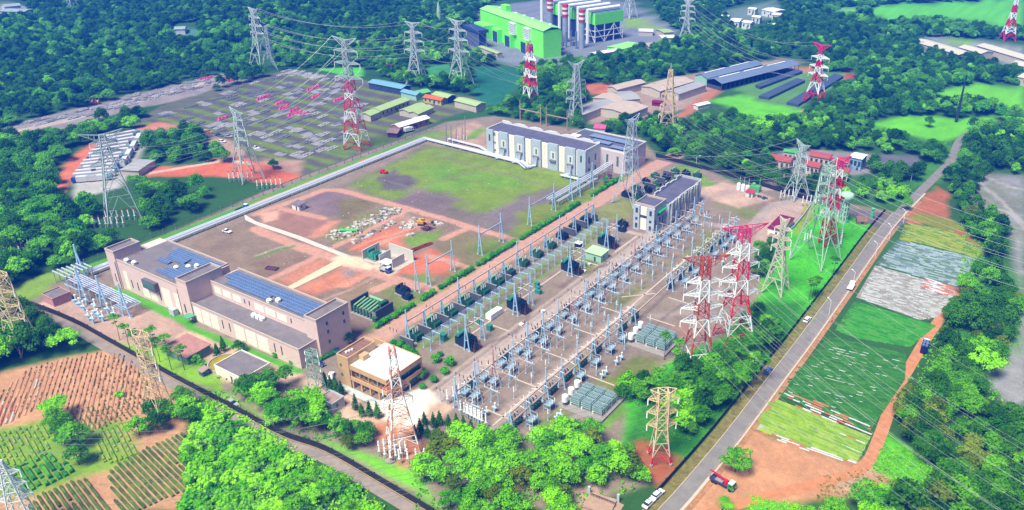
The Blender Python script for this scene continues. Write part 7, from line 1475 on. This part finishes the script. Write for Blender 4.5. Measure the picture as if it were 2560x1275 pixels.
crop('plastic_film', [(2085, 862), (2250, 900), (2230, 960), (2150, 1050), (1960, 980), (2010, 930)], ((2074, 838), (2266, 884)), 1.7, .35, .1, crops('whitefilm', (214, 222, 222), (196, 210, 206)), 7, gap=.82, seg=1.6, z=.4)
crop('plastic_film', [(1945, 972), (2060, 1012), (2175, 1068), (2180, 1090), (2060, 1048), (1925, 992)], ((1930, 985), (2170, 1085)), 1.2, .7, .12, crops('white', (232, 234, 240), (226, 130, 100)), 8, gap=.45, z=.4)
crop('crop_rows', [(1925, 992), (2060, 1045), (2178, 1092), (2142, 1158), (2000, 1110), (1886, 1072)], ((1925, 990), (2178, 1092)), 1.5, .85, .6, crops('lime', (156, 200, 40), (140, 190, 34), (170, 210, 56)), 9, base=mat('lime_soil', seen(196, 196, 170), .9, var=.3))
crop('plastic_film', [(1886, 1068), (2000, 1106), (2142, 1156), (2138, 1164), (1990, 1118), (1882, 1076)], ((1886, 1070), (2140, 1158)), .9, .6, .15, crops('white', (232, 234, 240), (226, 130, 100)), 10, gap=.2)
crop('plastic_film', [(2100, 1075), (2170, 1095), (2150, 1140), (2090, 1115)], ((1925, 990), (2178, 1092)), 2.5, .5, .12, crops('white', (232, 234, 240), (226, 130, 100)), 11, gap=.4, z=.3)
DRY = crops('tuft', (126, 140, 60), (150, 140, 76), (110, 128, 56)); FURR = [mat('furrow_%d' % i, seen(*c), .95, var=.2, scale=1) for i, c in enumerate(((220, 160, 120), (212, 152, 112), (232, 178, 138)))]
SMALL = 1
L1 = [(0, 985), (60, 925), (150, 898), (245, 880), (300, 885), (345, 905), (372, 960), (378, 1000), (300, 1040), (225, 1085), (195, 1062), (150, 1000), (118, 1008), (60, 1040), (-30, 1080)]
crop('furrows', L1, ((182, 893), (152, 993)), 1.45, .85, .22, FURR, 12); crop('crop_rows', L1, ((182, 893), (152, 993)), 1.45, .28, .26, DRY, 13, gap=.66, seg=.9, z=.2)
crop('crop_rows', [(300, 1000), (372, 970), (385, 1005), (300, 1060), (225, 1085), (170, 1030)], ((260, 985), (310, 1050)), 1.4, .4, .4, DRY, 14, gap=.5, seg=.9, z=.1)
for k in range(7): crop('plastic_film', [(18 + k * 12, 968 - k * 3), (22 + k * 12, 967 - k * 3), (-8 + k * 12, 1068 - k * 4), (-13 + k * 12, 1069 - k * 4)], ((95, 955), (66, 1050)), 1.2, .6, .15, crops('white', (232, 234, 240), (226, 130, 100)), 15 + k, gap=.06, z=.25)
YG = crops('yellowgreen', (150, 186, 40), (110, 166, 30), (176, 190, 70))
crop('crop_rows', [(-20, 1085), (100, 1055), (112, 1050), (135, 1130), (60, 1165), (-20, 1190)], ((60, 1070), (100, 1140)), 1.3, .7, .45, YG, 30, gap=.25, seg=1.2)
crop('crop_rows', [(20, 1170), (130, 1130), (190, 1180), (120, 1215), (40, 1240)], ((60, 1150), (120, 1230)), 1.6, 1.2, .8, crops('bush', (70, 160, 24), (100, 180, 30), (50, 130, 24)), 31, gap=.25, seg=1.4)
crop('crop_rows', [(240, 1085), (300, 1055), (340, 1120), (345, 1135), (280, 1160), (240, 1150)], ((260, 1070), (300, 1150)), 1.3, .9, .5, YG, 32, gap=.2, seg=1.2)
VINE = crops('vine', (92, 130, 36), (110, 146, 44), (76, 112, 34))
crop('vine_rows', [(266, 1182), (300, 1152), (380, 1112), (462, 1082), (470, 1140), (468, 1236), (420, 1245), (300, 1300)], ((327, 1150), (417, 1243)), 1.42, .82, .6, VINE, 33, gap=.02, seg=1.6)
crop('vine_rows', [(75, 1245), (140, 1218), (212, 1192), (235, 1215), (270, 1260), (300, 1300), (60, 1320)], ((160, 1215), (230, 1310)), 1.42, .82, .6, VINE, 34, gap=.02, seg=1.6)
# grass tufts thicken the lawns and rough ground: small leaf clumps, one object
def tufts(name, poly, n, m, seed, s=.35):
    w = PP(poly); a = np.array(w); r = np.random.RandomState(seed); p = r.uniform(a.min(0), a.max(0), (n * 3, 2)); p = p[inside(w, p[:, 0], p[:, 1])][:n]
    c = [(x, y, .05, s * r.uniform(.5, 1.6), .6) for x, y in p]
    me = leaf_mesh(name, c, len(c) * 7, s * .9, m, seed, .8); o = bpy.data.objects.new(name, me); COL.objects.link(o); return struct(o, 'stuff')
tufts('grass', [(2040, 510), (2220, 545), (2090, 740), (2000, 850), (1900, 945), (1780, 1080), (1690, 1190), (1600, 1150), (1560, 1040), (1680, 910), (1830, 850), (1900, 740), (1905, 640)], 1500, L_MID, 3, .3)
tufts('grass', [(2200, 1120), (2290, 1120), (2340, 1190), (2260, 1240), (2180, 1170)], 700, L_BRIGHT, 4, .45); tufts('weeds', [(2060, 1190), (2200, 1165), (2300, 1200), (2180, 1250), (2030, 1270)], 220, L_OLIVE, 5, .4)
tufts('weeds', [(1880, 1240), (2010, 1262), (1990, 1300), (1860, 1300)], 300, L_BRIGHT, 6, .4); tufts('undergrowth', [(470, 1090), (500, 990), (560, 980), (740, 1130), (900, 1210), (1020, 1320), (470, 1320)], 1700, L_SCRUB, 7, .9)
tufts('undergrowth', [(1035, 1190), (1080, 1090), (1260, 1075), (1450, 1070), (1600, 1150), (1600, 1230), (1420, 1300), (1035, 1310)], 700, L_MID, 8, .8); tufts('undergrowth', [(1560, 960), (1690, 900), (1830, 840), (1960, 780), (1950, 860), (1790, 1050), (1720, 1110), (1600, 1050)], 600, L_MID, 9, .6)
tufts('undergrowth', [(2400, 545), (2480, 640), (2560, 740), (2540, 870), (2450, 905), (2520, 1015), (2600, 1010), (2600, 1290), (2300, 1290), (2290, 1110), (2270, 955), (2400, 740)], 1500, L_MID, 10, .8); tufts('undergrowth', [(545, 945), (735, 960), (860, 1035), (850, 1100), (760, 1110), (600, 985)], 400, L_BRIGHT, 12, .6)
# ------------------------------------------------------------------ clipped bushes, garden trees
cmS, tmS, _, _ = PROTO['s0']
def bush(x, y, s, label, group):
    o = bpy.data.objects.new('clipped_bush', cmS); COL.objects.link(o); o.location = (x, y, -.1); o.scale = (s, s, s); o.rotation_euler = (0, 0, RND.random() * 6); return tag(o, label, 'bush', group)
for y0, y1 in ((182, 201.5), (206.5, 213), (217.5, 237), (241.5, 268), (272, 322), (333, 362)):
    y = y0
    while y < y1: bush(-204.2 + RND.uniform(-.3, .3), y, RND.uniform(1.15, 1.55), 'round clipped bush in the hedge along the avenue', 'bushes of the avenue hedge'); y += RND.uniform(1.9, 2.4)
for px, py, s in ((1348, 895, 1.2), (1352, 868, 1.0)): pass
for px, py, s, lb in ((1090, 905, 1.9, 'ball shaped bush at the corner of the office garden'), (1124, 914, 2.1, 'largest ball shaped bush beside the office garden path'), (1112, 935, 1.6, 'ball shaped bush between the two larger ones by the office'), (1085, 955, 1.5, 'ball shaped bush on the lower side of the office garden'), (1056, 972, 1.3, 'low ball bush near the office corner'), (1100, 890, 1.2, 'small bush at the top of the office garden')): bush(*P(px, py), s, lb, None) if 0 else bush(*P(px, py), s, lb, 'ball bushes of the office garden')
for px, py, s in ((985, 865, 1.6), (1002, 868, 1.7), (1016, 876, 1.5), (1030, 885, 1.6), (1040, 893, 1.3)): bush(*P(px, py), s, 'bush in the line behind the white office roof', 'bushes behind the office')
for i in range(9): u = i / 8; bush(*P(798 + 44 * u, 903 - 6 * math.sin(u * 3) - 20 * u * u), .9, 'bush of the curved clipped hedge on the office drive', 'curved clipped hedge')
for px, py, s in ((420, 757, .9), (480, 788, .8), (582, 838, 1.1), (690, 893, 1.3), (730, 910, 1.0), (380, 738, .7)): bush(*P(px, py), s, 'small bush on the grass strip below the long building', 'bushes below the long building')
tree_at(873, 858, 'd0', .55, 'dark upright tree at the right corner of the long building'); tree_at(1050, 945, 'm1', .55, 'dark round tree at the near corner of the office'); tree_at(1010, 960, 'v1', .35, 'yellowish small tree in front of the office balcony')
for px, py, k, s, lb in ((545, 892, 'c0', .8, 'dark pointed conifer beside the round pond'), (560, 878, 'c1', .75, 'dark pointed conifer at the store shed end'), (598, 880, 'd1', .55, 'dark bushy tree between the round pond and the long building'), (490, 905, 'b0', .45, 'bright small tree beside the store shed'), (505, 918, 'b1', .35, 'bright small bush tree left of the pond'), (640, 930, 'v0', .3, 'small tree at the workshop roof')): tree_at(px, py, k, s, lb, None, 'garden_tree')
for i, (px, py) in enumerate(((815, 968), (828, 975), (842, 980), (855, 988), (890, 1025), (905, 1040), (925, 1040), (945, 1045))): tree_at(px, py, 'c%d' % (i % 2), .72, 'dark pointed conifer between the office and the striped pylon', 'conifers in front of the office', 'conifer')
for i, (px, py) in enumerate(((1062, 1062), (1085, 1068), (1100, 1062), (1122, 1068), (1142, 1072), (1160, 1078), (1178, 1084), (1040, 1100), (1052, 1085), (1070, 1095))): tree_at(px, py, 'c%d' % (i % 2), .7, 'dark pointed conifer in the row below the switchyard corner', 'conifers below the switchyard', 'conifer')
for i, (px, py) in enumerate(((325, 870), (345, 880), (400, 905), (430, 925), (300, 850), (462, 925), (385, 870), (420, 885))): tree_at(px, py, 'p%d' % (i % 2), .8, 'slender flat topped tree behind the black boundary wall', 'slender trees behind the boundary wall', 'slender_tree')
for i, (px, py) in enumerate(((1690, 925), (1700, 960), (1720, 990), (1850, 1000), (1880, 970), (1905, 955), (1850, 930), (1800, 1000), (1885, 900), (1760, 1030), (1890, 950), (2030, 745), (2022, 752), (2036, 740), (2082, 690), (1660, 1010), (1640, 985), (1620, 1000), (1865, 905), (1925, 880), (1660, 900), (1695, 905))): tree_at(px, py, 'p%d' % (i % 2), .85, 'slender flat topped tree on the lawn by the roadside fence', 'slender trees on the roadside lawn', 'slender_tree')
tree_at(1838, 1180, 'v1', .92, 'lone spreading tree on the bare dirt beside the crane lorry'); tree_at(300, 990, 'g0', .5, 'lone small bush in the ploughed plot', None, 'bush', 'bush'); tree_at(2080, 560, 'm0', .4, 'small tree on the lawn by the water tower'); tree_at(1535, 455, 'g1', .5, 'dark bush at the foot of the white building wing', None, 'bush', 'bush'); tree_at(1555, 450, 'g0', .4, 'low bush beside the wing of the white building', None, 'bush', 'bush')
tree_at(2195, 500, 'o0', .9, 'orange yellow leaved tree beside the upper road'); tree_at(2265, 525, 'm1', .75, 'round tree at the corner where the two roads meet'); tree_at(2150, 490, 'm2', .9, 'green tree on the verge of the upper road'); tree_at(2430, 325, 'd1', 1.0, 'dark round tree alone on the right hand meadow'); tree_at(2320, 318, 'd0', .9, 'dark tree at the edge of the right hand meadow'); tree_at(2445, 575, 'd2', 1.1, 'large dark tree beside the pale lot beyond the crops')
o = bpy.data.objects.new('flowering_bush', leaf_mesh('flowering_bush', [(0, 0, 1.4, 1.3, 1)], 260, .4, leafmat('leaves_purple', (.09, .02, .07), (.2, .04, .14)), 5)); COL.objects.link(o); o.location = (*P(1525, 447), 0); tag(o, 'dark purple leaved bush at the head of the avenue hedge', 'bush')
tree_at(1513, 458, 'b0', .5, 'bright shrub beside the purple leaved bush', None, 'bush', 'bush'); 
for k in range(7):                        # banana palms by the entrance
    if k > 1: break
    p = P((1805, 1815)[k], (1275, 1290)[k]); t = thing('palm', ['palm at the near edge of the dirt lot', 'palm behind the other palm at the near edge'][k], 'palm', (*p, 0)); MB().tube((0, 0, 0), (.3, .1, 4), .2, 6, .14).build('trunk', BARK, t); mb = MB()
    for j in range(14):
        a = j * .45; prev = None
        for i in range(5):
            u = i / 4; rr = 2.6 * u; z = 4 + 1.2 * u - 2.2 * u * u; wd = .32 * (1 - u * .8); c = (.3 + math.cos(a) * rr, .1 + math.sin(a) * rr, z); l = (c[0] - math.sin(a) * wd, c[1] + math.cos(a) * wd, z - .1); r = (c[0] + math.sin(a) * wd, c[1] - math.cos(a) * wd, z - .1)
            if prev: mb.poly([prev[0], l, c, prev[1]]); mb.poly([prev[1], c, r, prev[2]])
            prev = (l, c, r)
    mb.build('frond', L_BRIGHT, t)
# ------------------------------------------------------------------ fences, walls, lamps
BLACKF = mat('black_fence', seen(58, 60, 66, .8), .85, var=.35, scale=.8); WIREM = mat('fence_wire', seen(160, 175, 170), .6)
def wall_line(name, label, pts, d, h, th, m, post=0, pm=None, cat='wall', base=0.0, panel=True):
    line = offset_line(pts, d); t = thing(name, label, cat, (*line[0], 0)); ox, oy = line[0]; l2 = offset_line(pts, d + th); mb = MB(); n = len(line)
    if panel:
        for i in range(n - 1):
            a, b, c, e = line[i], line[i + 1], l2[i + 1], l2[i]; q = [(x - ox, y - oy) for x, y in (a, b, c, e)]
            mb.add([(*p, base) for p in q] + [(*p, h) for p in q], [(4, 5, 6, 7) if True else None, (0, 1, 5, 4), (2, 3, 7, 6)])
        mb.build('panel', m, t)
    if post:
        acc = 0; o0 = None
        for i in range(n - 1):
            L = math.hypot(line[i + 1][0] - line[i][0], line[i + 1][1] - line[i][1])
            while acc < L:
                u = acc / L; p = (line[i][0] + (line[i + 1][0] - line[i][0]) * u - ox, line[i][1] + (line[i + 1][1] - line[i][1]) * u - oy, 0)
                if o0 is None: o0 = MB().cbox(0, 0, 0, .28, .28, h + .25).build('post', pm or m, t); o0.location = p
                else: link_copy(o0, t, p)
                acc += post
            acc -= L
    return t
wall_line('boundary_wall', 'long black wall along the lower lane', LOWER_ROAD[4:], -2.5, 2.3, .3, BLACKF, 9, BLACKF)
wall_line('kerb_wall', 'thin yellowish kerb wall between the black wall and the lane', LOWER_ROAD[8:], -2.1, .35, .2, mat('yellow_kerb', seen(200, 170, 120)), cat='wall')
wall_line('roadside_fence', 'black posted fence along the left verge of the right hand road', RIGHT_ROAD[7:50], -6.3, 1.7, .12, BLACKF, 5.5, BLACKF, 'fence', .1)
wall_line('guard_rail', 'low pale rail along the kerb of the right hand road', RIGHT_ROAD[14:50], 2.5, .75, .08, mat('rail_paint', seen(230, 205, 190)), 7, None, 'rail', .45)
wall_line('mesh_fence', 'thin grey mesh fence along the wood beside the gas duct', [(-342, 152), (-342, 200), (-342, 260), (-342, 320), (-342, 372)], 0, 2.2, .05, WIREM, 6, WIREM, 'fence', 1.9)
wall_line('yard_wall', 'dark wall along the upper road behind the switchyard', PP([(1640, 392), (1740, 418), (1850, 448), (1960, 482), (2035, 505)]), 0, 2.2, .3, BLACKF, 8, BLACKF)
wall_line('lawn_wall', 'low grey wall between the pale yard and the lawn', PP([(2030, 510), (2010, 540), (1985, 570), (1960, 590)]), 0, 1.2, .3, GREYW)
for k, (px, py, az) in enumerate(((2258, 558, 2.6), (2223, 597, 2.6), (2188, 642, 2.6), (2132, 715, 2.6), (2072, 788, 2.6), (2277, 452, 0.2), (1740, 418, .4), (1735, 395, .4))):
    t = thing('street_lamp', ['street lamp at the upper end of the right hand road', 'street lamp second from the upper end of the right hand road', 'street lamp in the middle of the right hand road', 'street lamp beside the white pickup on the right hand road', 'lowest street lamp on the right hand road kerb', 'street lamp on the upper road beyond the crossing', 'tall pale post at the wall behind the control building', 'second pale post behind the control building'][k], 'street lamp', (*P(px, py), 0), az)
    MB().tube((0, 0, 0), (0, 0, 6.5), .12, 6, .08).build('pole', STEELW, t); MB().tube((0, 0, 6.4), (1.6, 0, 6.9), .07, 5).build('arm', STEELW, t); MB().box(1.4, -.18, 6.82, 2.2, .18, 6.96).build('lamp_head', WHITE, t)
t = thing('entrance_deck', 'pinkish raised deck between two pillars at the entrance below the grove', 'deck', (*P(1500, 1262), 0), .2); MB().box(-4, -3, 0, 4, 3, .7).build('slab', mat('drive', seen(206, 170, 150)), t); MB().cbox(-4.3, 3, 0, .7, .7, 2.6).build('pillar', GREYW, t); MB().cbox(4.3, 3, 0, .7, .7, 2.6).build('pillar', GREYW, t)
t = thing('gate', 'dark sliding gate across the entrance below the grove', 'gate', (*P(1475, 1243), 0), math.atan2(P(1530, 1265)[1] - P(1475, 1243)[1], P(1530, 1265)[0] - P(1475, 1243)[0])); MB().box(0, 0, .1, 8, .1, .25).box(0, 0, 1.5, 8, .1, 1.65).build('rail', BLACKF, t)
for k in range(17): MB().box(k * .49, .02, .25, k * .49 + .08, .08, 1.5).build('bar', BLACKF, t)
sheet('entrance_drive', PP([(1440, 1190), (1480, 1185), (1500, 1235), (1560, 1262), (1530, 1310), (1420, 1310), (1430, 1240)]), .02, mat('drive', seen(206, 170, 150), .9, var=.15))
for k, (a, b) in enumerate((((1060, 1058), (1085, 1072)), ((1210, 1070), (1240, 1088)))): sheet('slab', PP([a, b, (b[0] - 18, b[1] + 12), (a[0] - 18, a[1] + 10)]), .05, PALE)
# substation pole frames at the upper left corner
for k, (px, py) in enumerate(((1116, 360), (1128, 362), (1140, 350), (1163, 350), (1155, 348))):
    t = thing('wooden_pole', ['leaning grey pole by the duct corner', 'second grey pole by the duct corner', 'short grey pole by the duct corner', 'tall leaning pole beside the white building', 'pole with insulators beside the white building'][k], 'pole', (*P(px, py), 0)); MB().tube((0, 0, 0), (.6, .2, (14, 12, 7, 15, 8)[k]), .28, 6, .18).build('shaft', mat('grey_pole', seen(170, 165, 165)), t); MB().insul(1.2, 0, 0, 3, .2, 6, 3).build('insulator', INSW, t)
# gantries behind the white building
for k, (a, b) in enumerate((((1301, 300), (1352, 312)), ((1366, 315), (1418, 326)))):
    p, q = P(*a), P(*b); t = thing('pole_gantry', ['pinkish pole gantry at the back of the white building, further left', 'pinkish pole gantry at the back of the white building, nearer its wing'][k], 'gantry', (*p, 0)); d = (q[0] - p[0], q[1] - p[1]); PG = mat('pinkish_pole', seen(214, 180, 160), .7)
    MB().tube((0, 0, 0), (0, 0, 13), .4, 8, .25).build('post', PG, t); MB().tube((*d, 0), (*d, 13), .4, 8, .25).build('post', PG, t); MB().bar((0, 0, 7.5), (*d, 7.5), .5).build('crossbar', PG, t)
# chemical tanks by the turning area
for k in range(3): t = thing('storage_tank', ['first of three white upright tanks by the red roofed hut', 'middle of three white upright tanks by the red roofed hut', 'third of three white upright tanks, next to the green plant'][k], 'tank', (*P(1846 + 11 * k, 474 + 3 * k), 0)); MB().lathe(0, 0, [(1.1, 0), (1.1, 3.2), (.8, 3.7), (.2, 3.9)], 16).build('shell', WHITE, t); MB().tube((0, 1.2, 0), (0, 1.2, 7), .08, 5).build('pipe', WHITE, t)
t = thing('treatment_plant', 'lime green box plant with a vertical pipe beside the white tanks', 'plant unit', (*P(1874, 478), 0)); MB().box(0, 0, 0, 5, 3.4, 3.2).build('body', mat('bright_green3', seen(110, 220, 130), .5), t); MB().lathe(1.4, 1.6, [(1, 3.2), (1, 4.2), (.2, 4.8)], 12).build('tank', mat('bright_green3', seen(110, 220, 130)), t); MB().tube((4.4, 2, 3.2), (4.4, 2, 7.5), .25, 8).build('pipe', mat('bright_green3', seen(110, 220, 130)), t)
t = thing('scrap_heap', 'dark heap of equipment at the edge of the turning area', 'heap', (*P(1905, 495), 0)); r = random.Random(6)
for k in range(12): MB().cbox(r.uniform(-3.5, 3.5), r.uniform(-1.5, 1.5), 0, r.uniform(.6, 1.8), r.uniform(.5, 1.2), r.uniform(.4, 1.3)).build('crate', PDARK if k % 2 else GREYG, t)
# ------------------------------------------------------------------ people
SKIN = mat('skin', (.42, .25, .17), .6); HAIR = mat('hair', (.02, .015, .012), .7)
def person(label, px, py, rz, top, legs, bend=0.0):
    me = bpy.data.meshes.new('person'); b = bend
    v = [(0, 0, .92), (0, .02 + .12 * b, 1.18 - .04 * b), (0, .04 + .30 * b, 1.40 - .14 * b), (0, .06 + .40 * b, 1.52 - .2 * b), (0, .08 + .46 * b, 1.66 - .24 * b), (.1, 0, .88), (.11, .03, .48), (.12, -.02, .06), (.12, .12, .03), (-.1, 0, .88), (-.11, -.05, .48), (-.13, -.12, .06), (-.13, .02, .03),
         (.2, .04 + .3 * b, 1.38 - .14 * b), (.25, .06 + .34 * b, 1.10 - .2 * b), (.22, .2 + .4 * b, .88 - .2 * b), (-.2, .04 + .3 * b, 1.38 - .14 * b), (-.25, .02 + .3 * b, 1.10 - .2 * b), (-.23, .12 + .36 * b, .88 - .2 * b)]
    e = [(0, 1), (1, 2), (2, 3), (3, 4), (0, 5), (5, 6), (6, 7), (7, 8), (0, 9), (9, 10), (10, 11), (11, 12), (2, 13), (13, 14), (14, 15), (2, 16), (16, 17), (17, 18)]
    rad = [.14, .13, .15, .06, .105, .09, .065, .05, .045, .09, .065, .05, .045, .07, .05, .04, .07, .05, .04]
    me.from_pydata(v, e, []); o = bpy.data.objects.new('person', me); COL.objects.link(o); md = o.modifiers.new('skin', 'SKIN'); o.modifiers.new('sub', 'SUBSURF').levels = 1; o.modifiers['sub'].render_levels = 2
    for i, r_ in enumerate(rad): me.skin_vertices[0].data[i].radius = (r_, r_ * .85)
    me.skin_vertices[0].data[0].use_root = True; me.materials.append(SKIN); o.location = (*P(px, py), .04); o.rotation_euler = (0, 0, rz); tag(o, label, 'person')
    MB().lathe(0, 0, [(.17, .9), (.19, 1.1), (.2, 1.38), (.09, 1.5)], 10).build('shirt', top, o).location = (0, .02 + .2 * b, -.06 * b)
    for s in (-1, 1): MB().tube((s * .11, 0, .1), (s * .1, 0, .95), .085, 8, .12).build('trouser_leg', legs, o)
    MB().lathe(0, .08 + .46 * b, [(.12, 1.62 - .24 * b), (.125, 1.72 - .24 * b), (.07, 1.79 - .24 * b)], 10).build('hair', HAIR, o)
    return o
person('person in a red top standing at the roadside kerb by the crop plots', 2079, 806, .6, REDST, NAVYW); person('person bending over the crops at the end of the pale plot', 2321, 806, 1.2, CNAVY, DARKPOLE, .8)
person('person in red at the foot of the grey control building', 1632, 577, .3, REDST, DARKPOLE); person('person in blue beside the one in red at the control building', 1638, 579, -.5, CBLUE, DARKPOLE)
# ------------------------------------------------------------------ haze: the air between the camera and the far hills
def haze():
    mb = MB().box(-3300, -1200, -8, 2800, 4600, 176); m = bpy.data.materials.new('haze'); m.use_nodes = True; nt = m.node_tree
    for n in list(nt.nodes): nt.nodes.remove(n)
    out = nt.nodes.new('ShaderNodeOutputMaterial'); v = nt.nodes.new('ShaderNodeVolumePrincipled')
    v.inputs['Color'].default_value = (.01, .14, 1.0, 1); v.inputs['Density'].default_value = .00045; v.inputs['Anisotropy'].default_value = 0.0
    nt.links.new(v.outputs[0], out.inputs['Volume'])
    o = mb.build('haze', m); struct(o, 'stuff')
haze()
for o in list(COL.objects):               # what stands on the rising ground stands on its surface
    if o.parent is None and o.location.x < -600: o.location.z += float(hill(np.array([o.location.x]), np.array([o.location.y]))[0])
